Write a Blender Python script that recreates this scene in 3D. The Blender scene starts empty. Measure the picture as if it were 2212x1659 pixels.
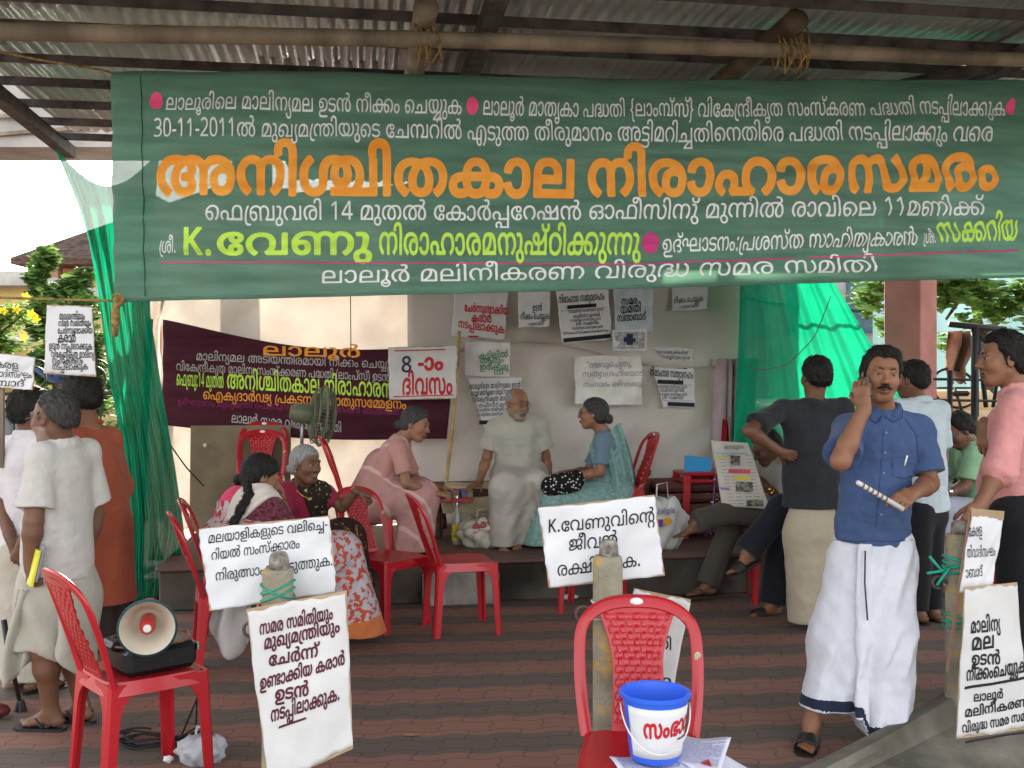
import bpy, math, random
import numpy as np
from mathutils import Vector, Matrix
R=math.radians; rnd=random.Random(7); sc=bpy.context.scene; COL=sc.collection
# ---------------------------------------------------------------- camera, sky, sun, exposure
cam=bpy.data.cameras.new('camera'); camo=bpy.data.objects.new('camera',cam); COL.objects.link(camo)
cam.sensor_width=36; cam.lens=36.1; cam.clip_end=2000; cam.clip_start=.05
camo.location=(0,0,1.5); camo.rotation_euler=(R(90),0,0); sc.camera=camo
SUN_EL,SUN_AZ=R(24),R(-6)          # azimuth from +Y, negative = to the left
w=bpy.data.worlds.new('World'); sc.world=w; w.use_nodes=True
sky=w.node_tree.nodes.new('ShaderNodeTexSky'); sky.sky_type='NISHITA'; sky.sun_disc=False
sky.sun_elevation=SUN_EL; sky.sun_rotation=SUN_AZ; sky.air_density=1.3; sky.dust_density=1.5; sky.ozone_density=.6
bg=w.node_tree.nodes['Background']; bg.inputs[1].default_value=.15
hz=w.node_tree.nodes.new('ShaderNodeHueSaturation'); hz.inputs['Saturation'].default_value=.2      # hazy, whitish sky
w.node_tree.links.new(sky.outputs[0],hz.inputs['Color']); w.node_tree.links.new(hz.outputs[0],bg.inputs[0])
sl=bpy.data.lights.new('sun','SUN'); sl.energy=4.2; sl.angle=R(.5); sl.color=(1,.91,.76)
so=bpy.data.objects.new('sun',sl); COL.objects.link(so)
sd=Vector((math.sin(SUN_AZ)*math.cos(SUN_EL),math.cos(SUN_AZ)*math.cos(SUN_EL),math.sin(SUN_EL)))
so.rotation_euler=sd.to_track_quat('Z','Y').to_euler(); so.location=(0,0,20)
sc.view_settings.view_transform='Standard'; sc.view_settings.look='None'; sc.view_settings.gamma=1; sc.view_settings.exposure=2.15
sc.render.engine='CYCLES'; sc.cycles.use_denoising=True; sc.cycles.max_bounces=8; sc.cycles.transparent_max_bounces=16
sc.cycles.caustics_reflective=False; sc.cycles.caustics_refractive=False
# ---------------------------------------------------------------- placing helpers: a picture point at a distance -> metres
F2=2218.5
def P(x,y,d): return np.array([(x-1106)/F2*d, d, 1.5-(y-829.5)/F2*d])
def GP(x,y,z=0):
    d=(1.5-z)*F2/(y-829.5); return P(x,y,d)
TH=R(8.5); CT,ST=math.cos(TH),math.sin(TH)
def S(s,t,z): return np.array([s*CT-t*ST, 7.1+s*ST+t*CT, z])      # the stall's own axes: s along its front, t into depth
def V3(*a): return np.array(a,float)
def nrm(v): v=np.asarray(v,float); return v/max(1e-9,np.linalg.norm(v))
# letter outlines: advance, contours, then per contour its point count and steps (x step doubled plus on-curve flag, y step), in units of 6/1000 em
OUTLINES=[
52,0,
76,2,16,77,-2,-20,0,-30,8,-16,14,1,9,0,10,18,14,28,7,21,0,18,0,30,-7,16,-14,1,-10,0,-9,-16,-14,-30,-8,12,77,49,-16,0,-22,-10,1,-10,0,-10,22,-10,17,0,16,0,20,10,1,10,0,10,-20,10,
249,2,97,123,94,14,0,32,-2,15,-3,2,-1,4,-1,3,-1,18,-2,20,-8,8,-10,1,-5,0,-4,-4,-7,-14,-5,-9,-3,1,1,16,-3,16,-10,1,-7,0,-7,-12,-11,-28,-7,-21,0,-26,0,-34,11,-16,19,1,11,0,9,12,18,22,14,21,6,2,0,2,1,3,1,12,3,30,3,21,0,22,0,30,-5,20,-9,9,-6,9,-33,1,-41,-27,0,1,47,0,12,-8,13,-9,4,-6,3,-22,4,-17,0,-10,0,-16,-1,-5,-1,-16,-2,-22,-10,-14,-12,-6,-12,1,-5,0,-15,24,-16,25,0,18,0,16,7,1,7,0,6,-18,7,-21,0,-5,0,1,12,7,0,20,0,16,7,1,7,0,7,-20,10,-21,2,-14,1,-20,1,-7,0,-28,0,-36,-10,-18,-17,1,-10,0,-9,10,-14,20,-10,13,-4,-17,-11,-14,5,-24,13,-16,18,1,12,0,10,14,18,28,13,40,7,59,415,-2,-22,0,-28,10,-14,16,1,9,0,15,34,19,29,0,20,0,28,-9,16,-15,1,-9,-7,1,-4,5,-12,10,-20,6,-13,0,-20,0,-20,-13,1,-10,0,-7,8,-10,16,-6,13,0,14,0,20,6,10,14,1,11,0,2,-2,4,1,3,0,1,0,3,-1,2,-2,6,-18,12,-34,8,-23,0,-14,0,-24,-3,-7,-4,-6,-2,-8,-7,-4,-10,1,-8,1,-14,-17,42,10,5,20,9,30,4,23,0,28,0,40,-8,28,-14,14,-20,1,-12,0,-14,-20,-19,-32,-9,
274,2,97,123,94,14,0,32,-2,15,-3,2,-1,4,-1,3,-1,18,-2,20,-8,8,-10,1,-5,0,-4,-4,-7,-14,-5,-9,-3,1,1,16,-3,16,-10,1,-7,0,-7,-12,-11,-28,-7,-21,0,-26,0,-34,11,-16,19,1,11,0,9,12,18,22,14,21,6,2,0,2,1,3,1,12,3,30,3,21,0,22,0,30,-5,20,-9,9,-6,9,-33,1,-41,-27,0,1,47,0,12,-8,13,-9,4,-6,3,-22,4,-17,0,-10,0,-16,-1,-5,-1,-16,-2,-22,-10,-14,-12,-6,-12,1,-5,0,-15,24,-16,25,0,18,0,16,7,1,7,0,6,-18,7,-21,0,-5,0,1,12,7,0,20,0,16,7,1,7,0,7,-20,10,-21,2,-14,1,-20,1,-7,0,-28,0,-36,-10,-18,-17,1,-10,0,-9,10,-14,20,-10,13,-4,-17,-11,-14,5,-24,13,-16,18,1,12,0,10,14,18,28,13,40,7,83,373,94,28,0,44,-10,26,-17,7,-12,0,-4,2,-9,1,-5,0,-13,-18,-18,-30,-8,-21,0,-22,0,-28,9,-12,14,1,7,0,17,46,19,43,0,4,0,6,0,5,-1,11,0,26,-2,36,-13,20,-20,1,-13,0,-11,-14,-18,-26,-13,-40,-7,-23,0,-18,0,-28,4,-9,1,9,12,10,-2,24,-2,15,0,20,0,28,5,20,10,8,14,1,7,0,9,-10,13,-18,9,-13,3,-11,1,-6,1,-12,1,-5,0,-20,0,-26,-5,-14,-10,1,-9,0,-4,6,-9,16,-5,13,0,22,0,22,14,1,14,0,4,-4,9,-1,4,-1,4,-4,7,-18,10,-28,6,-21,0,-12,0,-22,-3,-7,-4,-6,-2,-8,-7,-4,-10,1,-8,1,-14,-17,41,8,6,24,9,28,4,
164,1,121,111,94,20,0,28,-4,20,-7,7,-5,-5,0,12,9,28,7,19,0,22,0,30,-7,18,-13,10,-15,1,-8,0,-15,-18,-20,-15,-6,-10,-3,-22,-5,-32,-2,-23,0,-105,0,-14,0,-14,-1,-3,-1,-6,-1,-4,-5,1,-2,0,-3,2,-4,5,-1,6,-2,14,-2,15,0,223,0,1,-12,-223,0,-16,0,-24,3,-7,3,-10,2,-10,9,1,6,0,5,8,10,11,3,6,1,12,2,16,2,13,0,111,0,26,0,30,2,18,6,9,4,8,5,6,13,1,8,0,8,-10,15,-22,9,-17,0,-10,0,-16,-3,-5,-3,-4,-4,-6,-11,1,-11,1,-30,-27,0,1,32,0,10,-8,11,-5,3,-8,3,-18,4,-15,0,-14,0,-24,-4,-16,-5,-12,-8,-3,-5,0,-1,2,-1,-1,-1,0,-1,0,-4,1,-2,0,-10,14,-11,17,0,14,0,14,9,1,6,0,4,-6,6,-12,3,-7,0,-16,0,-20,-8,-5,-5,-7,10,6,3,16,7,20,4,13,0,18,0,22,-7,10,-10,1,-7,0,-7,-12,-12,-24,-7,-19,0,-18,0,-24,8,-14,14,1,11,0,12,22,19,44,11,
115,1,99,117,94,28,0,40,-8,24,-13,10,-16,1,-9,0,-12,-14,-17,-11,-6,-12,-5,-28,-6,-38,-2,-25,0,1,0,-14,0,-14,-1,-3,-1,-6,-1,-4,-5,1,-2,0,-3,2,-4,5,-1,6,-2,14,-2,15,0,127,0,1,-12,-127,0,-16,0,-24,3,-7,3,-10,2,-10,9,1,6,0,5,8,10,11,3,8,2,20,3,19,0,5,0,26,0,34,2,24,6,7,4,8,4,6,12,1,8,0,7,-8,12,-18,10,-28,6,-21,0,-16,0,-24,-4,-16,-5,-12,-8,-3,-5,0,-1,2,-1,-1,-1,0,-1,0,-4,1,-2,0,-10,14,-11,17,0,14,0,14,9,1,6,0,4,-6,6,-12,3,-7,0,-16,0,-20,-8,-5,-5,-7,10,6,3,16,7,20,4,13,0,18,0,22,-7,10,-10,1,-7,0,-7,-12,-12,-24,-7,-19,0,-18,0,-24,8,-14,14,1,11,0,9,12,15,26,12,38,6,
212,2,33,77,58,24,0,28,-9,14,-13,1,-7,0,-7,-8,-10,-5,-2,-7,2,169,0,1,-12,-177,0,-9,9,6,3,8,8,1,6,0,9,-18,11,-19,0,-12,0,-16,-5,-10,-9,1,-5,0,-5,10,-10,11,-4,-13,-9,-16,5,-18,14,1,10,0,8,18,14,28,8,56,301,94,26,0,40,-8,30,-16,14,-25,1,-16,0,-11,-10,-24,-24,-23,-15,-9,-21,8,14,8,20,19,8,21,1,12,0,10,-8,18,-18,16,-30,8,-23,0,-28,0,-34,-14,-18,-27,1,-18,0,-4,0,-7,1,-4,0,0,2,-2,1,-1,2,-11,12,-14,18,-6,11,0,10,0,5,3,2,1,2,5,1,5,1,80,31,0,1,-77,0,-9,-6,-10,-5,-3,-6,-3,-16,-4,-11,0,-22,0,-34,14,-20,27,1,21,0,16,14,26,28,18,42,10,
331,3,57,79,-2,-18,0,-30,9,-18,18,1,14,0,13,18,20,30,15,40,7,25,0,26,0,38,-7,24,-13,12,-17,1,-10,0,-12,-14,-18,-24,-14,-13,-5,-17,11,12,3,18,10,12,14,1,9,0,11,-18,17,-32,9,-23,0,-24,0,-38,-11,-20,-20,1,-13,0,-10,10,-12,18,-6,13,0,8,0,12,4,8,7,1,5,0,8,-18,9,-13,0,-12,0,-24,-7,-9,-5,-5,10,12,6,28,8,17,0,18,0,24,-7,14,-12,1,-8,0,-10,-14,-13,-26,-7,33,315,58,24,0,28,-9,14,-13,1,-7,0,-7,-8,-10,-5,-2,-7,2,169,0,1,-12,-177,0,-9,9,6,3,8,8,1,6,0,9,-18,11,-19,0,-10,0,-18,-5,-10,-9,1,-5,0,-5,10,-10,11,-4,-13,-9,-14,5,-20,14,1,10,0,8,18,14,30,8,56,541,94,24,0,40,-8,30,-16,14,-25,1,-16,0,-11,-10,-24,-22,-23,-17,-9,-21,8,16,8,18,19,8,21,1,12,0,10,-8,18,-18,16,-30,8,-23,0,-26,0,-36,-14,-18,-27,1,-18,0,-4,0,-7,3,-4,0,0,0,-2,1,-1,2,-11,12,-14,18,-6,11,0,10,0,5,3,4,1,0,5,1,5,1,80,31,0,1,-77,0,-9,-6,-10,-5,-3,-6,-3,-16,-4,-11,0,-22,0,-34,14,-20,27,1,21,0,16,16,26,28,18,40,10,
126,1,84,151,94,32,0,38,-7,16,-12,1,-8,0,-4,-8,-9,-14,-6,-11,-2,-1,1,20,-3,20,-12,1,-9,0,-11,-32,-14,-27,0,-10,0,-16,1,-5,1,5,12,8,-1,10,-1,7,0,16,0,18,6,1,8,0,3,-4,6,-5,2,-4,2,-16,3,-15,0,-7,0,1,12,9,0,10,0,20,2,7,3,4,2,2,4,1,3,0,8,-26,8,-31,0,-24,0,-40,-6,-28,-12,-16,-16,1,-9,1,-1,0,-10,10,-12,18,-6,13,0,8,0,12,4,8,7,1,5,0,8,-18,9,-13,0,-10,0,-22,-5,-7,-4,3,13,10,3,22,5,13,0,16,0,24,-7,14,-12,1,-8,0,-10,-14,-13,-26,-7,-15,0,-18,0,-30,9,-20,17,1,14,0,13,20,20,34,15,52,8,
210,2,84,151,94,32,0,38,-7,16,-12,1,-8,0,-4,-8,-9,-14,-6,-11,-2,-1,1,20,-3,20,-12,1,-9,0,-11,-32,-14,-27,0,-10,0,-16,1,-5,1,5,12,8,-1,10,-1,7,0,16,0,18,6,1,8,0,3,-4,6,-5,2,-4,2,-16,3,-15,0,-7,0,1,12,9,0,10,0,20,2,7,3,4,2,2,4,1,3,0,8,-26,8,-31,0,-24,0,-40,-6,-28,-12,-16,-16,1,-9,1,-1,0,-10,10,-12,18,-6,13,0,8,0,12,4,8,7,1,5,0,8,-18,9,-13,0,-10,0,-22,-5,-7,-4,3,13,10,3,22,5,13,0,16,0,24,-7,14,-12,1,-8,0,-10,-14,-13,-26,-7,-15,0,-18,0,-30,9,-20,17,1,14,0,13,20,20,34,15,52,8,38,407,46,0,-9,-8,-17,-18,-14,-30,-8,-21,0,-16,0,-26,6,-16,8,-10,11,-3,5,31,3,2,-5,10,-10,16,-6,15,0,18,0,20,9,10,17,1,10,0,11,-10,17,-20,9,-15,0,-14,0,-16,-7,-10,-10,-1,-4,-29,2,4,6,10,10,18,9,24,5,19,0,20,0,28,-8,18,-13,8,-17,
173,3,55,73,-2,-30,0,-32,15,1,12,0,8,14,12,13,3,8,2,20,3,28,2,21,0,127,0,30,0,34,-4,13,-4,10,-3,12,-11,1,-8,0,-12,-30,-15,-27,0,-10,0,-16,1,-7,1,7,11,4,-1,14,0,5,0,18,0,16,8,1,7,0,5,-6,6,-5,2,-10,3,-28,2,-19,0,-125,0,-24,0,-24,-2,-9,-3,-6,-2,-6,-6,1,-4,0,-6,8,-7,16,-3,9,0,12,0,22,3,13,5,17,-9,-10,-4,-20,-5,-20,-2,17,175,94,26,0,36,-12,16,-22,1,-14,0,-15,-18,-22,-36,-11,-23,0,-18,0,-28,6,-9,6,-10,6,-12,19,1,11,0,23,42,25,15,175,83,-26,0,-24,-18,1,-19,0,-12,12,-16,22,-8,17,0,16,0,22,8,12,16,1,12,0,13,-12,16,-22,8,
167,2,59,125,94,26,0,38,-7,26,-13,12,-17,1,-10,0,-8,-8,-13,-12,-11,-7,-4,-1,-11,-25,0,-11,9,10,4,18,10,10,13,1,9,0,11,-18,17,-32,9,-21,0,-24,0,-38,-11,-22,-19,1,-12,1,-2,0,-10,10,-12,18,-6,13,0,8,0,12,4,8,7,1,5,0,8,-18,9,-13,0,-10,0,-22,-5,-7,-4,3,13,10,3,22,5,13,0,16,0,24,-7,14,-12,1,-8,0,-10,-14,-13,-26,-7,-15,0,-18,0,-30,9,-20,18,1,14,0,17,30,25,52,13,6,311,92,1,-92,-127,0,5,12,95,0,1,80,
150,1,61,209,94,24,0,34,-11,20,-20,1,-14,0,-11,-12,-18,-22,-15,-17,-6,-17,10,12,4,18,11,10,15,1,9,0,10,-12,16,-22,8,-15,0,-12,0,-16,-4,-3,-4,-6,-4,-4,-14,1,-14,1,-2,0,-7,-4,-12,-8,-9,-5,-4,-8,-4,-26,-6,-19,0,-24,0,-36,11,-20,21,1,14,0,11,12,18,24,15,17,6,19,-10,-10,-4,-20,-11,-10,-15,1,-10,0,-10,12,-16,22,-8,17,0,14,0,14,4,7,4,6,4,2,15,1,13,1,2,0,12,10,14,9,5,8,6,28,5,
221,3,33,77,94,24,0,28,-8,14,-13,1,-8,0,-6,-8,-10,-5,-3,-7,3,67,0,7,-12,-81,0,-9,9,6,3,8,8,1,6,0,9,-18,11,-19,0,-12,0,-16,-5,-10,-9,1,-5,0,-6,10,-9,11,-3,-13,-10,-16,5,-18,14,1,9,0,9,18,14,28,7,21,419,92,1,-92,-241,0,1,52,0,12,12,15,11,5,10,5,30,5,19,0,20,0,30,-5,11,-5,12,-5,8,-15,1,-10,1,-17,-131,0,1,-25,187,0,1,80,9,257,83,-26,0,-26,-14,1,-15,1,-5,105,0,1,4,0,16,-24,14,
156,1,37,289,92,1,-92,-281,0,1,12,145,0,-17,-2,6,2,14,10,1,8,0,8,-18,11,-17,0,-16,0,-18,-10,1,-8,0,-2,2,-3,1,-2,-27,-2,0,2,-2,6,1,2,0,13,34,16,31,0,16,0,24,-5,14,-9,8,-11,1,-5,0,-5,-6,-8,-8,-7,-3,-2,-7,3,105,0,1,80,
156,1,165,101,94,18,0,28,-3,22,-8,9,-7,-7,2,8,7,28,9,25,0,24,0,32,-9,16,-14,1,-8,0,-7,-8,-10,-14,-7,-9,-3,-55,-6,-19,-1,-10,-1,-26,0,-9,0,-65,0,-12,0,-14,-1,-3,-1,-6,-1,-4,-4,1,-2,0,-4,8,-4,14,-2,5,0,16,0,28,4,26,5,13,2,8,2,14,3,14,3,16,2,9,1,6,2,10,2,8,2,8,1,5,0,14,0,20,-4,14,-8,1,-7,0,-10,-28,-11,-21,0,-18,0,-22,6,-10,11,1,5,0,5,12,7,9,1,19,3,-4,-1,-6,-4,-4,-6,1,-4,0,-7,14,-6,13,0,14,0,10,7,1,4,0,5,-8,4,-12,2,-5,0,-8,0,-14,-3,-7,-3,-1,2,-4,-2,-10,-4,-12,-4,-7,-2,-20,-5,-34,-7,-36,-4,-17,0,-14,0,-24,4,-16,9,1,8,0,4,8,9,11,2,6,2,20,3,21,0,115,0,20,0,26,1,16,4,7,2,6,3,8,8,1,5,0,5,-10,9,-18,7,-17,0,-10,0,-16,-3,-5,-4,-6,-3,-4,-11,1,-10,1,-9,-27,0,1,11,0,7,-6,13,-9,4,-8,2,-18,3,-15,0,-18,0,-26,-3,-7,-4,-2,-1,-2,-2,1,-1,-2,-3,-2,-3,1,-2,0,-8,14,-6,13,0,10,0,10,3,4,5,1,3,0,5,-12,6,-11,0,-14,0,-20,-6,-5,-4,1,7,10,5,22,6,15,0,16,0,20,-6,8,-8,1,-5,0,-5,-10,-10,-22,-6,-17,0,-24,0,-26,12,1,12,0,9,20,13,38,8,
94,1,57,91,94,30,0,42,-6,17,-5,-13,-11,-14,4,-38,6,-21,0,-18,0,-20,-4,-12,-6,1,-5,0,-3,4,-4,5,-2,6,-3,28,-2,19,0,3,0,26,0,30,-5,9,-6,6,-3,4,-8,1,-5,0,-8,-18,-13,-34,-7,-27,0,-28,0,-42,6,-19,6,17,11,10,-3,24,-5,26,-3,17,0,18,0,20,4,12,7,1,5,0,3,-6,6,-3,2,-6,2,-20,2,-17,0,-3,0,-22,0,-38,5,-7,5,-6,3,-4,8,1,5,0,8,16,12,36,7,
109,2,16,109,94,30,0,44,-11,24,-22,1,-15,0,-14,-24,-22,-42,-12,-31,0,-32,0,-42,14,-22,22,1,12,0,15,24,21,44,12,14,109,10,24,0,28,9,16,17,1,10,0,11,-16,16,-28,9,-21,0,-32,0,-36,-19,1,-17,0,-16,34,-20,
222,2,58,199,-2,-14,0,-24,5,-7,5,-4,2,-8,8,-6,13,1,11,1,6,0,9,-2,13,-5,5,-4,3,-16,4,-13,0,-16,0,-22,-8,-12,-15,1,-11,0,-9,10,-15,18,-11,13,-5,-17,-10,-16,7,-24,15,-12,18,1,11,0,14,20,21,36,10,25,0,20,0,26,-5,9,-5,6,-4,8,-9,4,-11,1,-9,1,-8,0,-11,4,-13,7,-3,6,-3,12,-3,11,0,10,0,14,3,5,3,6,4,6,11,1,10,1,51,29,0,1,-48,-13,-30,-8,-8,-30,-8,52,367,94,18,0,28,-8,18,-19,1,-15,0,-17,-28,-25,-48,-12,-29,0,-26,0,-32,8,-13,8,-7,37,1,38,27,0,1,-47,0,-11,8,-11,7,-4,8,-3,18,-3,17,0,24,0,34,11,20,19,1,12,1,2,0,10,-12,13,-16,6,-11,0,-8,0,-12,-4,-8,-7,1,-6,0,-8,16,-9,17,0,12,0,24,7,9,5,7,-10,-10,-6,-28,-7,-17,0,-16,0,-24,6,-14,12,1,10,0,8,14,13,26,7,
228,1,100,121,94,28,0,32,-9,13,-7,-3,1,10,7,30,8,19,0,22,0,28,-8,9,-7,-3,-1,14,9,28,7,21,0,26,0,36,-12,20,-20,1,-13,0,-11,-12,-18,-24,-15,-15,-7,-17,11,12,4,18,11,10,15,1,10,0,9,-14,16,-22,8,-15,0,-12,0,-18,-4,-5,-5,-4,-4,-4,-11,1,-10,1,-48,-27,0,1,53,0,9,-6,11,-5,3,-6,3,-14,3,-11,0,-10,0,-16,-3,-3,-3,-8,-4,-4,-10,1,-11,1,-51,-29,0,1,50,0,11,-6,11,-7,4,-8,3,-20,3,-11,0,-24,0,-36,-11,-20,-19,1,-12,1,-2,0,-9,12,-13,16,-6,13,0,8,0,14,4,6,7,1,5,0,8,-16,9,-13,0,-14,0,-22,-7,-9,-5,-5,10,10,6,30,8,17,0,16,0,26,-7,12,-12,1,-8,0,-10,-14,-13,-24,-7,-17,0,-18,0,-30,9,-18,18,1,15,0,18,28,24,48,12,
169,1,83,169,-2,-20,0,-32,9,-16,18,1,11,0,12,16,17,24,14,17,5,7,3,14,4,32,3,19,0,26,0,36,-7,24,-13,12,-17,1,-10,0,-12,-12,-18,-24,-14,-15,-5,-15,11,10,3,18,10,12,14,1,9,0,11,-18,17,-32,10,-23,0,-10,0,-16,-1,-7,-2,-11,-2,-12,-3,-20,-12,-14,-16,1,-10,0,-11,12,-12,18,-4,9,0,12,0,16,4,12,12,1,11,0,9,-12,17,-24,13,-13,3,-5,1,-8,2,-16,1,-7,0,-26,0,-34,-10,-18,-17,1,-10,0,-9,10,-14,20,-10,13,-4,-17,-11,-14,5,-24,13,-16,18,1,12,0,10,14,18,28,13,38,7,25,0,18,0,26,-3,15,-4,11,-3,22,-7,30,-25,1,-16,0,-11,-14,-18,-30,-9,
107,1,57,125,94,24,0,32,-6,16,-12,1,-8,0,-8,-16,-11,-15,-3,-1,1,18,-3,20,-12,1,-8,0,-12,-32,-14,-29,0,-12,0,-18,1,-5,1,7,12,8,-1,12,-1,9,0,16,0,20,6,1,8,0,3,-4,6,-5,2,-6,2,-16,3,-17,0,-13,0,1,12,15,0,14,0,18,2,7,3,4,2,4,5,1,3,0,8,-24,7,-19,0,-28,0,-34,-12,-16,-21,1,-13,0,-8,4,-18,7,-8,-27,-3,-6,9,-4,20,1,8,0,18,22,26,48,14,
152,1,57,97,94,16,0,22,-4,14,-8,7,-4,-3,0,10,8,28,8,23,0,26,0,36,-12,18,-20,1,-13,0,-11,-12,-18,-22,-15,-15,-6,-19,10,12,4,20,11,10,15,1,10,0,9,-14,16,-22,8,-15,0,-14,0,-18,-4,-5,-5,-4,-4,-2,-11,1,-10,1,-48,-27,0,1,48,0,10,-4,11,-3,4,-6,5,-16,4,-13,0,-14,0,-24,-8,-14,-16,1,-9,0,-10,12,-15,18,-11,11,-4,-17,-10,-16,5,-22,14,-14,18,1,13,0,13,22,21,36,11,
149,1,35,77,58,24,0,28,-9,14,-13,1,-7,0,-7,-8,-10,-5,-2,-7,2,127,0,1,80,31,0,1,-92,-165,0,-9,9,6,3,8,8,1,6,0,9,-18,11,-19,0,-12,0,-16,-5,-10,-9,1,-5,0,-5,10,-10,11,-4,-13,-9,-16,5,-18,14,1,10,0,8,18,14,28,8,
188,3,33,77,58,24,0,28,-9,14,-13,1,-7,0,-7,-8,-10,-5,-2,-7,2,93,0,1,-12,-101,0,-9,9,6,3,8,8,1,6,0,9,-18,11,-19,0,-12,0,-16,-5,-10,-9,1,-5,0,-5,10,-10,11,-4,-13,-9,-16,5,-18,14,1,10,0,8,18,14,28,8,16,273,94,20,0,32,-5,11,-5,10,-6,12,-16,1,-13,1,-49,-163,0,1,49,0,9,4,13,10,9,7,4,12,5,28,5,15,273,82,-12,0,-20,-4,-5,-3,-6,-3,-8,-13,1,-13,1,-34,107,0,1,33,0,13,-8,14,-5,3,-8,3,-18,4,
218,2,53,121,94,28,0,32,-9,13,-7,7,-7,5,-27,1,-44,-27,0,1,51,0,10,-6,11,-7,4,-8,3,-18,3,-13,0,-24,0,-36,-11,-20,-19,1,-12,1,-2,0,-9,12,-13,16,-6,13,0,8,0,14,4,6,7,1,5,0,8,-16,9,-13,0,-14,0,-22,-7,-9,-5,-5,10,10,6,30,8,17,0,16,0,26,-7,12,-12,1,-8,0,-10,-14,-13,-24,-7,-17,0,-18,0,-30,9,-18,18,1,15,0,18,28,24,48,12,37,413,92,1,-92,-137,0,-11,9,10,5,16,10,10,14,1,11,0,9,-12,16,-24,8,-15,0,-14,0,-16,-4,-5,-5,-4,-4,-4,-11,1,-10,1,-48,-27,0,1,43,17,27,-1,10,10,7,28,7,23,0,24,0,36,-12,20,-20,1,-13,0,-10,-8,-14,-14,-10,-5,-5,-7,2,93,0,1,80,
109,1,80,133,94,22,0,34,-5,18,-11,1,-7,0,-4,-4,-6,-3,-3,-4,-3,-18,-3,-15,0,-9,0,-14,0,-12,-1,-1,-1,-4,-1,-2,-2,1,-2,0,-5,16,-2,17,0,5,0,16,0,22,-3,7,-3,6,-2,4,-7,1,-4,0,-6,-12,-10,-26,-5,-19,0,-12,0,-24,2,-20,2,-7,2,11,12,14,-3,24,-3,17,0,16,0,16,5,1,3,0,6,-16,2,-11,0,-5,0,-22,0,-24,4,-3,4,-4,2,-4,5,1,4,0,3,6,7,7,3,6,2,22,4,21,0,13,0,10,0,8,2,1,4,0,7,-26,5,-19,0,-32,0,-36,-12,-18,-21,1,-13,0,-8,4,-18,7,-8,-27,-3,-6,9,-4,20,1,8,0,18,24,26,50,14,
120,3,17,119,94,26,0,38,-6,13,-6,10,-4,12,-10,4,-14,1,-10,1,-44,-199,0,1,45,0,8,6,14,12,11,9,4,12,6,36,6,16,103,82,-14,0,-20,-6,-7,-6,-4,-5,-8,-13,1,-10,1,-31,3,0,22,9,36,18,20,20,1,9,0,5,-4,6,-12,4,18,159,66,0,-10,-18,-19,-34,-19,-21,-10,-1,3,10,0,18,1,11,0,73,0,1,30,0,12,-10,16,-22,10,-17,2,3,2,6,-4,8,-8,
172,1,98,221,-2,-12,0,-30,3,-13,4,-2,0,-6,2,-1,0,-18,7,-22,15,-10,18,1,9,0,7,6,11,7,5,3,2,8,4,18,6,20,3,13,0,32,0,36,-21,1,-18,0,-15,-24,-24,-21,-7,-2,-1,-6,-2,-3,0,-14,-4,-30,-4,-15,0,-28,0,-42,9,-28,15,-16,21,1,13,0,12,18,17,34,9,23,0,18,0,28,-6,9,-6,-19,-10,-4,4,-16,7,-13,0,-14,0,-18,-6,-12,-13,1,-8,0,-12,20,-22,38,-13,29,0,6,0,16,1,7,1,4,1,8,1,5,1,12,3,20,11,12,17,1,10,0,10,-12,12,-18,6,-9,0,-14,0,-18,-7,-12,-12,1,-9,0,-9,12,-16,20,-13,15,-4,4,-1,4,0,5,0,6,-1,16,-2,9,0,28,0,36,12,18,19,1,12,0,10,-12,18,-11,6,23,8,16,-9,16,-21,1,-12,0,-12,-16,-20,-28,-14,-40,-8,
123,1,64,123,94,26,0,42,-8,28,-14,14,-20,1,-12,0,-14,-18,-19,-32,-9,-19,0,-22,0,-28,10,-16,16,1,9,0,15,36,19,29,0,18,0,28,-9,16,-15,1,-9,-7,1,-2,5,-12,10,-22,6,-11,0,-22,0,-20,-13,1,-10,0,-7,8,-10,16,-6,15,0,14,0,18,6,10,14,1,11,0,1,0,6,-1,4,0,0,0,3,1,1,-4,7,-20,12,-34,7,-21,0,-24,0,-36,-8,-20,-17,1,-11,0,-9,10,-14,20,-10,13,-4,-17,-11,-14,5,-24,13,-16,18,1,12,0,10,14,17,26,13,40,8,
112,1,36,115,94,24,0,38,-7,24,-13,12,-17,1,-10,0,-12,-14,-18,-24,-14,-15,-5,-15,11,10,3,20,10,10,14,1,9,0,11,-16,17,-30,9,-23,0,-22,0,-30,-10,-18,-16,1,-10,0,-9,10,-14,20,-10,13,-4,-17,-10,-14,4,-24,13,-16,18,1,12,0,10,14,18,26,13,38,7,
143,2,21,263,92,1,-92,-241,0,1,52,0,12,12,15,11,5,10,5,30,5,21,0,20,0,30,-5,9,-5,12,-5,10,-15,1,-10,1,-17,-131,0,1,-25,185,0,1,80,9,103,83,-28,0,-24,-14,1,-15,1,-5,103,0,1,4,0,16,-24,14,
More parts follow.
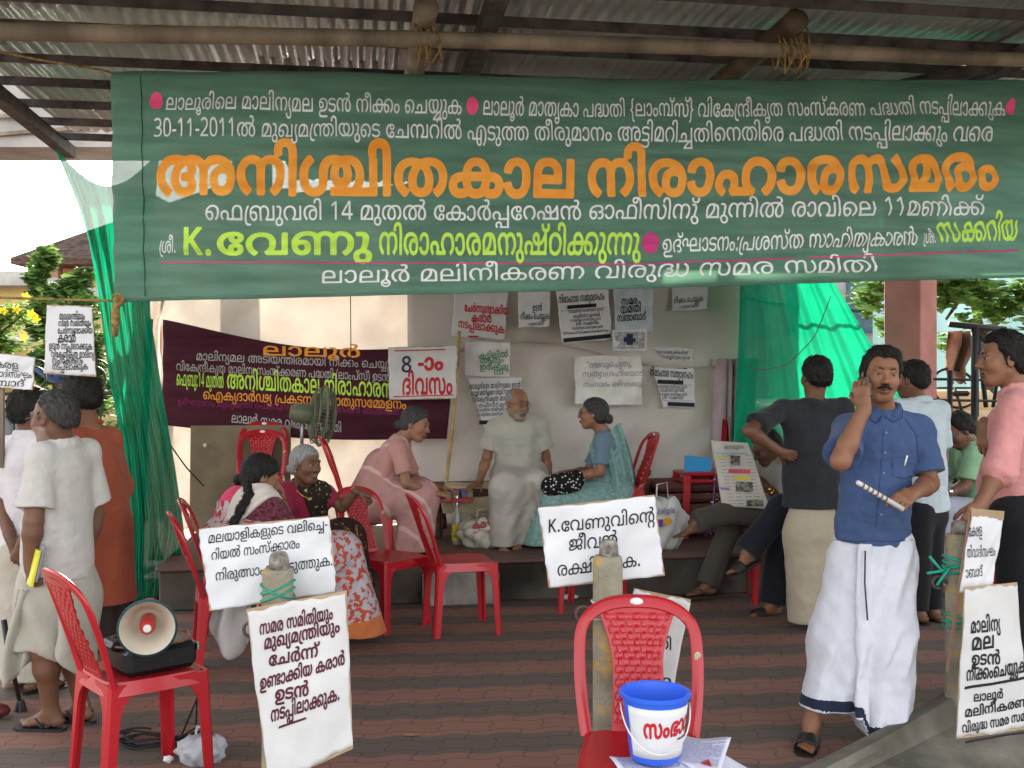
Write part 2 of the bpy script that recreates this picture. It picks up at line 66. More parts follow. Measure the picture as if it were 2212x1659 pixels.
121,2,67,133,83,-18,0,-32,-4,-22,-6,-16,-7,-3,-4,0,-1,2,-2,-1,-1,0,-1,0,-4,1,-1,0,-10,14,-12,17,0,14,0,14,9,1,6,0,4,-6,6,-12,3,-7,0,-16,0,-20,-8,-5,-5,-7,10,6,3,16,7,20,4,13,0,18,0,22,-7,10,-10,1,-7,0,-7,-12,-12,-24,-7,-19,0,-18,0,-24,8,-14,15,1,10,0,9,14,16,32,11,44,6,29,0,32,0,40,-6,20,-12,1,-9,0,-6,-8,-9,-20,-6,-15,-2,-31,2,1,6,5,0,12,0,16,1,5,2,6,3,6,4,1,4,0,5,-12,7,-28,5,55,229,24,0,-5,-8,-9,-5,-3,-6,-2,-14,-3,-20,-2,-15,0,-69,0,-14,0,-14,-1,-3,-1,-6,-1,-4,-5,1,-2,0,-3,2,-4,5,-1,6,-2,14,-2,15,0,137,0,1,-12,-137,0,-16,0,-24,3,-7,3,-10,2,-10,9,1,6,0,5,8,10,11,3,6,1,12,2,16,2,13,0,77,0,12,0,18,1,7,3,4,1,4,5,1,4,0,3,-6,5,-5,2,-4,2,-16,2,-11,0,-7,0,1,9,37,-1,24,-3,20,-12,
109,1,63,89,67,0,12,30,15,31,0,20,0,26,-8,12,-14,1,-7,0,-11,-22,-18,-40,-11,-27,0,-5,0,-34,0,-42,11,-22,19,1,12,0,6,8,14,11,7,23,-6,-6,-6,-6,-10,1,-5,0,-10,18,-14,32,-7,21,0,7,0,20,0,28,8,12,14,1,8,0,7,-12,10,-17,0,-10,0,-14,-4,-6,-7,1,-5,0,-7,8,-11,12,-11,8,-11,1,-7,0,-4,-8,-11,-22,-7,-23,0,-12,0,-26,3,-13,3,11,12,8,-3,22,-3,13,0,18,0,10,6,1,5,0,6,-10,11,-12,10,-8,12,
160,1,42,115,94,24,0,38,-7,24,-13,12,-17,1,-10,0,-9,-8,-14,-16,-10,-7,-5,-7,3,97,0,1,80,29,0,1,-92,-139,0,-11,10,10,3,18,10,10,13,1,9,0,11,-16,17,-30,9,-23,0,-22,0,-30,-10,-18,-16,1,-10,0,-9,10,-14,20,-10,13,-4,-17,-11,-14,5,-24,13,-16,18,1,12,0,10,14,18,26,13,38,7,
173,1,89,229,94,24,0,40,-7,28,-15,14,-19,1,-13,0,-14,-18,-19,-32,-9,-19,0,-22,0,-30,10,-14,16,1,9,0,15,34,19,29,0,20,0,28,-9,16,-15,1,-9,-7,1,-2,5,-14,10,-20,6,-13,0,-20,0,-20,-13,1,-10,0,-7,8,-10,16,-6,15,0,12,0,20,6,10,14,1,11,0,1,-2,6,1,4,0,0,0,3,1,1,-4,8,-20,12,-32,6,-17,0,-14,0,-22,-3,-7,-3,-12,-4,-10,-17,1,-11,1,-3,0,-12,-8,-15,-9,-6,-8,-4,-26,-6,-19,0,-24,0,-36,11,-20,21,1,14,0,11,12,18,24,15,17,6,19,-10,-10,-4,-20,-11,-10,-15,1,-10,0,-10,12,-16,22,-8,17,0,14,0,14,4,7,4,6,4,2,15,1,7,1,3,0,14,14,18,15,5,14,6,32,4,
192,3,33,77,58,24,0,28,-9,14,-13,1,-7,0,-7,-8,-10,-5,-2,-7,2,107,0,5,-12,-119,0,-9,9,6,3,8,8,1,6,0,9,-18,11,-19,0,-12,0,-16,-5,-10,-9,1,-5,0,-5,10,-10,11,-4,-13,-9,-16,5,-18,14,1,10,0,8,18,14,28,8,23,221,0,1,64,0,4,-4,8,-3,3,-2,1,-8,3,-5,0,-12,0,-12,-7,1,-6,0,-5,10,-9,20,-5,19,0,9,0,20,0,32,7,24,12,20,15,9,7,29,0,1,-92,27,197,94,12,0,16,-2,9,-3,8,-3,8,-12,1,-10,1,-52,83,0,1,43,0,3,2,7,0,7,1,2,1,0,-8,-11,-32,-15,-38,-9,-21,0,-9,0,-28,0,-34,8,-16,14,1,9,0,6,12,11,24,7,
204,1,84,209,94,16,0,24,-4,9,-6,4,-2,8,-8,4,-12,1,-12,1,-5,0,-9,4,-14,7,-4,4,-4,16,-4,15,0,16,0,22,8,12,16,1,10,0,10,-10,15,-20,11,-9,4,19,10,16,-6,24,-15,10,-18,1,-11,0,-14,-18,-21,-36,-11,-23,0,-20,0,-26,6,-7,4,-6,4,-8,9,-4,12,1,8,1,8,0,12,-4,12,-7,4,-4,3,-12,2,-11,0,-8,0,-14,-3,-5,-3,-4,-3,-6,-11,1,-10,1,-52,-27,0,1,49,0,9,-4,11,-3,4,-6,5,-18,4,-11,0,-14,0,-24,-8,-14,-16,1,-9,0,-10,12,-15,18,-11,11,-4,-17,-10,-16,5,-22,14,-14,18,1,13,0,12,20,21,38,12,27,0,22,0,26,-8,9,-7,1,0,8,8,30,7,
198,2,33,77,58,24,0,28,-9,14,-13,1,-7,0,-7,-8,-10,-5,-2,-7,2,107,0,5,-12,-119,0,-9,9,6,3,8,8,1,6,0,9,-18,11,-19,0,-12,0,-16,-5,-10,-9,1,-5,0,-5,10,-10,11,-4,-13,-9,-16,5,-18,14,1,10,0,8,18,14,28,8,38,287,94,24,0,38,-7,24,-13,12,-17,1,-10,0,-12,-14,-18,-24,-14,-15,-5,-15,11,10,3,20,10,10,14,1,9,0,11,-16,17,-30,9,-23,0,-22,0,-30,-10,-18,-16,1,-10,0,-9,10,-13,16,-10,13,-4,-11,-10,-11,0,-15,11,-6,4,-14,10,-8,13,1,8,0,10,14,18,26,13,36,7,
84,1,38,155,46,0,-9,-8,-17,-18,-14,-28,-8,-23,0,-16,0,-24,6,-18,8,-10,11,-1,5,29,3,2,-5,10,-10,18,-6,13,0,18,0,22,9,8,17,1,10,0,11,-8,17,-22,9,-15,0,-12,0,-18,-7,-10,-10,-1,-4,-27,2,2,6,10,10,18,9,26,5,17,0,20,0,30,-8,16,-13,8,-17,
38,1,32,-11,140,14,0,18,-2,9,-3,8,-3,12,-10,4,-15,1,-13,1,-94,-27,0,1,90,0,9,-2,13,-4,8,-3,3,-4,3,-12,3,-7,0,-8,0,-14,-3,-10,-7,1,-6,0,-1,2,-4,1,-1,-27,-3,0,2,-2,4,1,2,0,10,16,12,26,6,
38,1,45,-35,140,14,0,28,-2,15,-4,18,-6,14,-21,1,-17,1,-90,-27,0,1,88,0,6,-2,10,-2,9,-3,3,-6,8,-28,6,-21,0,-8,0,-12,-3,-10,-5,1,-4,0,-4,10,-6,13,0,12,0,10,6,1,4,0,4,-6,8,-5,2,31,-4,2,-1,4,-6,1,-3,0,-6,-10,-10,-20,-6,-17,0,-12,0,-20,5,-14,10,1,7,0,6,14,11,26,5,
55,3,15,53,-38,-28,0,-32,16,1,13,0,9,14,13,28,7,19,0,18,0,26,-7,16,-13,1,-9,0,-9,-16,-13,-26,-7,12,53,-27,14,0,18,9,1,9,0,9,-18,9,-13,0,-14,0,-20,-9,1,-9,0,-9,20,-9,21,35,94,20,0,24,-7,10,-13,1,-7,0,-11,-12,-27,-9,-15,-25,2,8,15,10,24,1,11,0,7,-10,9,-15,0,-6,0,-10,0,-3,-1,-5,11,6,1,14,1,
55,4,15,53,-38,-28,0,-32,16,1,13,0,9,14,13,28,7,19,0,16,0,28,-7,16,-13,1,-9,0,-9,-16,-13,-28,-7,12,53,10,-16,0,-22,-10,1,-9,0,-9,22,-9,17,0,16,0,22,9,1,9,0,9,-22,10,29,53,-16,-20,0,-18,10,1,9,0,3,6,6,9,4,15,-5,-6,-1,-6,-4,1,-2,0,-3,6,-4,8,-2,9,0,6,0,10,2,4,4,1,3,0,1,-4,4,-5,1,15,6,8,-4,6,-5,1,-4,0,-5,-8,-9,-16,-5,21,35,94,20,0,24,-7,10,-13,1,-7,0,-11,-12,-27,-9,-15,-25,2,8,15,10,24,1,11,0,7,-10,9,-15,0,-6,0,-10,0,-3,-1,-5,11,6,1,14,1,
40,1,50,11,-53,-16,0,-26,6,-16,11,1,8,0,11,30,12,27,0,14,0,30,-5,15,-7,-7,-10,-12,5,-24,6,-13,0,-12,0,-16,-6,1,-7,0,-6,16,-6,15,0,12,0,18,4,12,9,1,7,0,7,-6,12,-10,12,-3,5,-6,8,-10,17,1,10,0,11,14,22,11,9,31,0,-10,-8,-10,-13,-6,-13,1,-7,0,-10,10,-16,7,-7,6,-7,8,-12,6,-13,1,-6,0,-12,-20,-14,-32,-7,
119,1,57,81,-2,-18,0,-30,9,-20,18,1,14,0,13,18,20,30,15,40,7,25,0,26,0,38,-7,26,-13,12,-17,1,-10,0,-12,-14,-18,-24,-14,-15,-5,-15,11,10,3,18,10,12,14,1,9,0,11,-16,17,-34,9,-21,0,-24,0,-38,-11,-22,-20,1,-13,0,-10,10,-12,18,-6,13,0,8,0,12,4,8,7,1,5,0,8,-18,9,-13,0,-12,0,-24,-7,-7,-5,-5,10,10,6,30,8,17,0,16,0,24,-7,14,-12,1,-8,0,-10,-14,-13,-26,-7,
99,1,81,123,-2,-22,0,-40,6,-30,12,-18,18,1,13,0,12,20,18,30,12,38,5,23,0,22,0,28,-6,14,-10,1,-6,0,-7,-12,-10,-22,-5,-11,0,-18,0,-20,6,-10,10,1,6,0,3,4,6,3,2,31,3,-6,-2,-6,-8,1,-4,0,-3,10,-8,15,0,10,0,10,6,1,5,0,6,-18,6,-11,0,-6,0,-8,0,-3,0,-22,-1,-30,-10,-18,-15,1,-11,0,-11,18,-16,30,-10,21,-1,4,0,10,-1,3,0,10,0,14,3,8,6,1,4,0,4,-10,7,-11,0,-12,0,-10,-8,1,-4,0,-4,6,-7,9,-3,-31,4,-2,2,-4,5,1,4,0,6,10,9,20,6,19,0,12,0,22,-4,12,-10,1,-7,0,-7,-14,-10,-28,-6,
0,1,30,-35,98,-20,0,-28,7,-14,12,1,8,0,3,2,6,3,2,25,-2,0,-2,-2,-4,1,-2,0,-6,10,-7,16,-3,11,0,8,0,16,3,10,7,1,6,0,2,-2,4,1,2,25,2,2,-2,2,-6,1,-3,0,-8,-14,-12,-28,-7,
177,2,31,97,94,14,0,24,-4,16,-8,9,-6,9,-38,1,-38,-27,0,1,47,0,11,-4,11,-3,4,-6,5,-16,4,-13,0,-14,0,-24,-8,-14,-16,1,-9,0,-10,12,-15,18,-11,11,-4,-17,-10,-16,5,-22,14,-14,18,1,13,0,13,22,21,36,11,76,275,-2,-22,0,-28,9,-16,17,1,12,0,10,12,16,22,15,15,7,11,5,10,4,12,10,1,5,0,5,-12,7,-13,0,-6,0,-14,-1,-3,-1,-5,12,4,0,20,2,13,0,20,0,20,-7,10,-10,1,-4,0,-8,-18,-14,-15,-7,-5,-5,-14,-5,-18,-14,-10,-14,1,-8,0,-10,12,-12,16,-4,11,0,18,0,20,13,1,13,0,8,-12,17,-20,14,-17,4,-6,2,-16,1,-9,0,-18,0,-22,-3,-5,-4,-6,-3,-8,-7,-4,-12,1,-9,1,-27,-25,0,1,32,11,26,6,7,24,8,30,4,19,0,14,0,24,-2,13,-3,2,-1,2,0,3,-1,20,-5,24,-17,12,-19,1,-9,0,-18,-34,-21,
123,1,80,165,-2,-20,0,-30,9,-14,17,1,12,0,10,12,16,20,15,15,7,11,5,10,4,14,10,1,5,0,5,-12,7,-13,0,-8,0,-12,-1,-5,-1,-5,12,6,0,20,2,11,0,20,0,22,-7,8,-10,1,-4,0,-8,-16,-14,-15,-7,-7,-5,-12,-5,-20,-14,-8,-14,1,-8,0,-10,10,-12,18,-4,11,0,18,0,18,13,1,13,0,6,-6,13,-12,12,-18,9,-11,3,-8,2,-18,1,-9,0,-24,0,-34,-9,-18,-17,1,-10,0,-9,10,-14,20,-10,13,-4,-17,-11,-14,5,-24,13,-16,18,1,12,0,10,14,18,26,13,40,7,25,0,16,0,26,-2,11,-3,2,-1,4,0,3,-1,20,-5,24,-17,12,-19,1,-9,0,-18,-34,-21,
200,1,124,245,94,14,0,28,-1,24,-3,11,-4,9,-1,30,-8,28,-25,1,-15,0,-18,-34,-21,-31,0,-22,0,-30,9,-16,17,1,12,0,10,12,16,22,15,15,7,11,4,10,5,14,10,1,5,0,5,-12,7,-13,0,-8,0,-12,-1,-3,-1,-7,12,6,0,20,2,11,0,20,0,22,-7,10,-10,1,-4,0,-8,-18,-14,-15,-7,-5,-5,-16,-5,-16,-14,-10,-14,1,-8,0,-10,10,-12,18,-4,11,0,18,0,18,13,1,13,0,9,-10,16,-22,12,-17,4,-5,1,-12,2,-28,2,-15,0,-16,0,-30,-2,-13,-3,-5,-1,-22,-5,-26,-19,1,-15,0,-11,12,-12,18,-4,9,0,12,0,16,4,12,12,1,11,0,9,-12,17,-24,13,-13,3,-5,1,-8,2,-16,1,-7,0,-26,0,-34,-10,-18,-17,1,-10,0,-9,10,-14,20,-10,13,-4,-17,-11,-14,5,-24,13,-16,18,1,12,0,10,14,18,28,13,38,7,25,0,18,0,26,-3,15,-4,11,-3,22,-7,30,-25,1,-16,0,-11,-14,-18,-30,-9,-23,0,-20,0,-32,9,-16,18,1,11,0,11,14,18,24,13,17,5,9,3,18,4,40,4,
40,1,42,-17,-11,0,-1,0,-3,1,-1,0,-4,4,-8,16,-5,15,0,16,0,18,9,1,8,0,4,-4,8,-8,11,-5,8,-6,7,-10,18,1,10,0,11,14,22,11,9,31,0,-10,-8,-10,-13,-6,-13,1,-7,0,-10,10,-16,7,-7,4,-6,8,-11,6,-11,1,-6,0,-15,-36,-14,-25,0,-32,0,-32,16,1,13,0,2,0,3,1,1,
41,1,24,85,92,-14,-14,-18,-28,-8,-26,1,-12,0,-12,10,-13,22,-6,17,0,4,0,8,1,9,0,3,-12,-10,0,-12,-1,-7,0,-24,0,-30,10,-16,19,1,13,0,13,10,27,18,27,13,14,
251,3,17,175,94,26,0,36,-12,16,-22,1,-14,0,-15,-18,-22,-36,-11,-23,0,-18,0,-28,6,-9,6,-10,6,-12,19,1,11,0,23,42,25,15,175,83,-26,0,-24,-18,1,-19,0,-12,12,-16,22,-8,17,0,16,0,22,8,12,16,1,12,0,13,-12,16,-22,8,96,73,-2,-30,0,-32,15,1,12,0,8,14,12,13,3,8,2,20,3,28,2,21,0,209,0,18,0,24,-3,18,-4,7,-3,6,-3,8,-10,1,-7,0,-12,-32,-15,-25,0,-20,0,-28,8,-18,16,1,12,0,4,2,7,1,3,2,1,0,1,1,1,4,11,20,16,28,11,36,5,21,0,26,0,38,-7,24,-13,12,-17,1,-10,0,-12,-12,-18,-24,-14,-15,-5,-15,11,10,3,18,10,12,14,1,9,0,11,-16,17,-32,9,-23,0,-20,0,-32,-7,-24,-14,-3,-10,0,-1,-2,-2,1,-1,-2,-3,0,-7,1,-3,0,-8,8,-12,18,-5,13,0,14,0,16,8,1,8,0,4,-4,6,-5,3,-6,2,-20,3,-19,0,-205,0,-24,0,-24,-2,-9,-3,-6,-2,-6,-6,1,-4,0,-6,8,-7,16,-3,9,0,12,0,22,3,13,5,17,-9,-10,-4,-20,-5,-20,-2,
283,5,17,175,94,26,0,36,-12,16,-22,1,-14,0,-15,-18,-22,-36,-11,-23,0,-18,0,-28,6,-9,6,-10,6,-12,19,1,11,0,23,42,25,15,175,83,-24,0,-26,-18,1,-19,0,-12,12,-16,22,-8,17,0,16,0,22,8,12,16,1,12,0,13,-12,16,-22,8,54,73,-2,-30,0,-32,15,1,12,0,8,14,12,13,3,8,2,20,3,28,2,21,0,125,0,28,0,36,-4,13,-4,10,-3,12,-10,1,-7,0,-5,-6,-6,-10,-6,-9,-3,-5,5,107,0,-3,-12,-123,0,-5,11,14,1,16,7,1,7,0,4,-6,6,-5,2,-8,3,-28,2,-21,0,-123,0,-24,0,-24,-2,-9,-3,-6,-2,-6,-6,1,-5,0,-5,8,-7,16,-3,9,0,12,0,22,3,13,5,17,-9,-10,-4,-20,-5,-20,-2,23,403,0,1,64,0,4,-2,8,-3,3,-4,1,-8,3,-5,0,-10,0,-12,-7,1,-6,0,-5,8,-9,20,-5,19,0,9,0,20,0,32,7,26,12,18,15,9,7,29,0,1,-92,27,381,94,10,0,18,-2,7,-3,8,-3,8,-12,1,-10,1,-52,83,0,1,43,0,3,2,7,0,7,1,2,3,0,-10,-11,-30,-15,-40,-9,-21,0,-9,0,-28,0,-34,8,-16,14,1,9,0,6,12,11,24,7,
156,2,42,289,92,1,-92,-55,0,-21,1,-10,-1,-22,0,-9,0,-161,0,1,12,145,0,-17,-2,6,2,14,10,1,8,0,8,-18,11,-17,0,-16,0,-18,-10,1,-8,0,-2,2,-3,1,-2,-27,-2,0,2,-2,6,1,2,0,13,34,16,31,0,16,0,24,-5,14,-9,8,-11,1,-5,0,-5,-6,-8,-8,-7,-3,-2,-7,3,105,0,1,80,19,289,21,1,-66,-169,0,-11,11,65,24,10,4,32,9,13,3,29,-2,-79,-28,-8,-3,-16,-6,-7,-3,-1,2,10,0,26,0,15,0,71,0,1,44,
94,2,54,91,94,30,0,42,-6,17,-5,-13,-11,-14,4,-38,6,-21,0,-18,0,-20,-4,-12,-6,1,-5,0,-3,4,-4,5,-2,6,-3,28,-2,19,0,5,0,24,0,30,-5,9,-6,6,-2,4,-9,1,-5,0,-10,-22,-11,-34,-5,-17,0,-87,0,1,12,77,0,18,0,22,1,9,3,4,2,6,5,1,3,0,3,-6,6,-3,2,-6,2,-18,2,-15,0,-7,0,-22,0,-38,5,-7,5,-6,3,-4,8,1,5,0,8,16,12,36,7,25,97,-42,-18,0,-30,3,-28,5,-13,4,17,11,10,-3,24,-5,26,-3,17,0,18,0,22,4,10,7,1,4,0,5,-14,9,-13,3,13,9,14,-1,20,-8,10,-10,1,-6,0,-9,-18,-12,-34,-7,
244,2,75,121,94,28,0,32,-9,13,-7,-3,1,10,7,30,8,19,0,22,0,34,-8,11,-12,1,-5,7,-21,1,-48,-27,0,1,53,0,9,-6,11,-5,3,-6,3,-14,3,-11,0,-10,0,-16,-3,-3,-3,-8,-4,-4,-10,1,-11,1,-51,-29,0,1,50,0,11,-6,11,-7,4,-8,3,-20,3,-11,0,-24,0,-36,-11,-20,-19,1,-12,1,-2,0,-9,12,-13,16,-6,13,0,8,0,14,4,6,7,1,5,0,8,-16,9,-13,0,-14,0,-22,-7,-9,-5,-5,10,10,6,30,8,17,0,16,0,26,-7,12,-12,1,-8,0,-10,-14,-13,-24,-7,-17,0,-18,0,-30,9,-18,18,1,15,0,18,28,24,48,12,79,401,94,22,0,34,-5,20,-11,1,-7,0,-4,-4,-6,-3,-3,-4,-3,-18,-3,-17,0,-9,0,-12,0,-12,-1,-3,-1,-2,-1,-4,-2,1,-2,0,-5,18,-2,17,0,5,0,16,0,20,-3,7,-3,6,-2,6,-7,1,-4,0,-6,-12,-10,-28,-5,-19,0,-10,0,-24,2,-22,2,-5,2,11,12,12,-3,26,-3,15,0,18,0,14,5,1,3,0,6,-14,2,-13,0,-3,0,-22,0,-24,4,-5,4,-4,2,-2,5,1,4,0,3,4,7,7,3,8,2,22,4,19,0,15,0,10,0,8,2,1,4,0,7,-26,5,-21,0,-20,0,-28,-5,-9,-4,-10,-5,-14,-16,1,-11,1,-21,-15,6,-3,36,4,5,14,11,22,10,36,6,
274,2,80,117,94,18,0,28,-3,15,-4,9,-3,22,-7,30,-25,1,-16,0,-11,-14,-18,-30,-9,-21,0,-22,0,-32,9,-16,18,1,11,0,12,16,17,24,14,17,5,7,3,14,4,32,3,13,0,20,0,30,-5,20,-9,9,-6,1,-6,11,-22,1,-46,-29,0,1,45,0,13,-8,14,-11,5,-8,3,-18,3,-13,0,-6,0,-16,-1,-7,-2,-11,-2,-12,-3,-20,-12,-14,-16,1,-10,0,-11,12,-12,18,-4,9,0,12,0,16,4,12,12,1,11,0,9,-12,17,-24,13,-13,3,-5,1,-8,2,-16,1,-7,0,-26,0,-34,-10,-18,-17,1,-10,0,-9,10,-14,20,-10,13,-4,-17,-11,-14,5,-24,13,-16,18,1,12,0,10,14,18,26,13,40,7,58,351,94,14,0,24,-4,11,-6,4,-2,8,-8,4,-12,1,-12,1,-5,0,-9,4,-14,7,-4,4,-4,16,-4,15,0,14,0,22,8,12,16,1,10,0,10,-10,15,-18,11,-11,4,19,10,18,-6,22,-15,12,-18,1,-11,0,-14,-20,-21,-36,-11,-23,0,-18,0,-26,6,-9,4,-6,4,-8,9,-2,12,1,8,1,8,0,12,-6,12,-5,4,-4,3,-14,2,-9,0,-10,0,-12,-3,-5,-3,-6,-3,-4,-11,1,-10,1,-49,-25,0,1,46,9,28,10,9,30,8,
293,2,80,117,94,18,0,28,-3,15,-4,9,-3,22,-7,30,-25,1,-16,0,-11,-14,-18,-30,-9,-21,0,-22,0,-32,9,-16,18,1,11,0,12,16,17,24,14,17,5,7,3,14,4,32,3,13,0,20,0,30,-5,20,-9,9,-7,1,-5,11,-22,1,-46,-29,0,1,45,0,13,-8,14,-11,5,-8,3,-18,3,-13,0,-6,0,-16,-1,-7,-2,-11,-2,-12,-3,-20,-12,-14,-16,1,-10,0,-11,12,-12,18,-4,9,0,12,0,16,4,12,12,1,11,0,9,-12,17,-24,13,-13,3,-5,1,-8,2,-16,1,-7,0,-26,0,-34,-10,-18,-17,1,-10,0,-9,10,-14,20,-10,13,-4,-17,-11,-14,5,-24,13,-16,18,1,12,0,10,14,18,26,13,40,7,80,369,94,18,0,26,-3,15,-4,9,-3,22,-7,30,-24,1,-17,0,-11,-16,-18,-30,-9,-21,0,-22,0,-32,9,-14,18,1,11,0,12,14,17,26,14,17,5,5,3,14,4,32,3,19,0,26,0,36,-7,24,-13,14,-17,1,-10,0,-12,-14,-18,-24,-14,-15,-5,-15,11,10,3,18,10,12,14,1,9,0,11,-16,17,-32,10,-23,0,-12,0,-16,-1,-7,-2,-9,-2,-14,-3,-20,-12,-14,-16,1,-10,0,-11,12,-12,18,-4,11,0,10,0,16,4,12,12,1,11,0,9,-12,16,-20,13,-13,3,-7,2,-4,1,-10,1,-10,1,-7,0,-18,0,-22,-5,-5,-3,-8,-4,-8,-12,1,-11,1,-41,-25,0,1,28,9,41,8,5,22,9,28,4,
197,2,89,127,94,22,0,30,-5,14,-9,1,-6,0,-6,-16,-10,-15,-2,1,2,12,-1,16,-5,8,-8,1,-4,0,-4,-4,-6,-3,-2,-8,-3,-20,-3,-17,0,-5,0,-4,0,-4,-2,1,-2,0,-4,20,-4,15,0,16,0,22,4,9,3,10,4,10,15,1,12,1,39,23,0,1,-43,-1,-21,-6,-8,-24,-11,-34,-6,-21,0,-22,0,-28,6,-12,9,1,5,0,3,4,6,5,2,4,2,16,3,17,0,3,0,6,0,10,1,3,1,4,2,1,4,0,2,-4,4,-1,1,-6,1,-12,1,-9,0,-17,0,1,11,17,0,10,0,12,1,7,2,2,1,2,3,1,3,0,3,-8,5,-16,3,-13,0,-28,0,-34,-13,-18,-21,1,-13,0,-8,4,-18,7,-8,-27,-3,-6,9,-4,20,1,8,0,18,22,26,50,14,31,299,-2,-22,0,-32,12,-7,10,5,7,-11,17,1,48,31,0,1,-48,0,-10,2,-10,5,-4,6,-5,18,-5,13,0,16,0,24,9,12,15,1,10,0,10,-10,15,-18,11,-11,3,21,11,14,-6,22,-14,14,-18,1,-12,0,-14,-20,-20,-38,-12,
159,2,31,97,94,16,0,20,-4,18,-8,9,-6,9,-31,1,-45,-27,0,1,49,0,9,-4,11,-3,4,-6,5,-16,4,-13,0,-14,0,-24,-8,-14,-16,1,-9,0,-10,12,-15,18,-11,11,-4,-17,-10,-16,5,-22,14,-14,18,1,13,0,13,22,21,36,11,58,231,94,24,0,30,-6,18,-12,1,-8,0,-5,-8,-8,-14,-7,-11,-2,-1,1,20,-3,18,-12,1,-8,0,-12,-30,-14,-27,0,-10,0,-16,1,-7,1,7,12,8,-1,10,-1,7,0,16,0,18,6,1,8,0,3,-4,6,-5,2,-6,2,-16,3,-17,0,-7,0,1,12,9,0,14,0,18,2,7,3,4,2,4,5,1,3,0,8,-22,7,-19,0,-16,0,-22,-4,-7,-5,-6,-3,-8,-7,-4,-13,1,-10,1,-27,-25,0,1,27,13,33,6,6,22,10,32,5,
210,1,79,211,94,22,0,28,-8,9,-7,-3,-1,12,9,28,7,23,0,26,0,36,-12,18,-20,1,-13,0,-11,-12,-18,-22,-15,-17,-6,-17,10,12,4,18,11,10,15,1,10,0,9,-12,16,-24,8,-13,0,-14,0,-18,-4,-5,-5,-4,-4,-2,-11,1,-9,1,-49,-29,0,1,53,0,8,-4,12,-7,3,-4,3,-16,3,-9,0,-10,0,-16,-3,-5,-3,-6,-4,-6,-10,1,-11,1,-51,-27,0,1,49,0,9,-4,11,-3,4,-6,5,-16,4,-13,0,-14,0,-24,-8,-14,-16,1,-9,0,-10,12,-15,18,-11,11,-4,-17,-10,-16,5,-22,14,-14,18,1,13,0,13,22,21,36,11,27,0,16,0,22,-4,14,-8,7,-4,-3,1,10,7,32,8,
177,3,31,97,94,14,0,24,-4,16,-8,9,-6,9,-38,1,-38,-27,0,1,47,0,11,-4,11,-3,4,-6,5,-16,4,-13,0,-14,0,-24,-8,-14,-16,1,-9,0,-10,12,-15,18,-11,11,-4,-17,-10,-16,5,-22,14,-14,18,1,13,0,13,22,21,36,11,77,275,0,-22,0,-28,7,-16,17,1,12,0,10,12,16,22,15,15,7,11,5,10,4,12,10,1,5,0,5,-12,7,-13,0,-6,0,-14,-1,-3,-1,-5,12,4,0,20,2,13,0,20,0,20,-7,10,-10,1,-4,0,-8,-18,-14,-15,-7,-5,-5,-14,-5,-18,-14,-10,-14,1,-8,0,-10,12,-12,16,-4,11,0,18,0,20,13,1,13,0,8,-12,17,-20,14,-17,4,-6,2,-16,1,-9,0,-18,0,-22,-3,-5,-4,-6,-3,-8,-7,-4,-12,1,-9,1,-27,-25,0,1,32,11,26,6,7,24,8,30,4,19,0,14,0,24,-2,13,-3,2,-1,2,0,3,-1,20,-5,24,-17,12,-19,1,-9,0,-13,-14,-16,-30,-8,28,269,8,24,0,32,-8,18,-15,1,-9,0,-11,-20,-16,-13,-5,-17,9,12,3,12,11,1,7,0,12,-22,13,-23,0,-22,0,-24,-14,1,-10,0,-7,12,-11,13,-4,-17,-9,-12,5,-20,15,1,12,0,9,16,15,32,8,
222,2,31,97,94,14,0,22,-4,16,-7,9,-6,11,-32,1,-45,-27,0,1,49,0,9,-4,11,-3,4,-6,5,-16,4,-13,0,-14,0,-24,-8,-14,-16,1,-9,0,-10,12,-15,18,-11,11,-4,-17,-10,-16,5,-22,14,-14,18,1,13,0,13,22,21,36,11,80,227,94,18,0,28,-3,13,-4,9,-3,22,-7,30,-24,1,-17,0,-11,-16,-18,-30,-9,-21,0,-22,0,-30,9,-16,18,1,11,0,12,14,17,26,14,17,5,5,3,16,4,30,3,19,0,26,0,38,-7,24,-13,12,-17,1,-10,0,-12,-14,-18,-24,-14,-15,-5,-15,11,10,3,20,10,10,14,1,9,0,11,-16,17,-32,10,-23,0,-10,0,-18,-1,-7,-2,-9,-2,-12,-3,-22,-12,-12,-16,1,-10,0,-11,10,-12,18,-4,11,0,10,0,18,4,10,12,1,11,0,9,-10,16,-20,13,-13,3,-7,2,-6,1,-8,1,-12,1,-5,0,-18,0,-22,-5,-7,-3,-8,-4,-8,-12,1,-11,1,-41,-25,0,1,28,9,41,8,5,22,9,28,4,
149,2,34,113,-10,18,0,22,-6,12,-10,1,-5,0,-4,-4,-6,-3,-2,-9,1,101,0,1,53,31,0,1,-64,-139,0,-7,9,4,2,8,5,1,4,0,6,-14,7,-13,0,-14,0,-14,-7,1,-5,0,-4,8,-6,9,-3,-15,-8,-10,3,-14,11,1,7,0,7,12,10,24,5,35,77,58,24,0,28,-9,14,-13,1,-7,0,-7,-8,-10,-5,-2,-7,2,127,0,1,80,31,0,1,-92,-165,0,-9,9,6,3,8,8,1,6,0,9,-18,11,-19,0,-12,0,-16,-5,-10,-9,1,-5,0,-5,10,-10,11,-4,-13,-9,-16,5,-18,14,1,10,0,8,18,14,28,8,
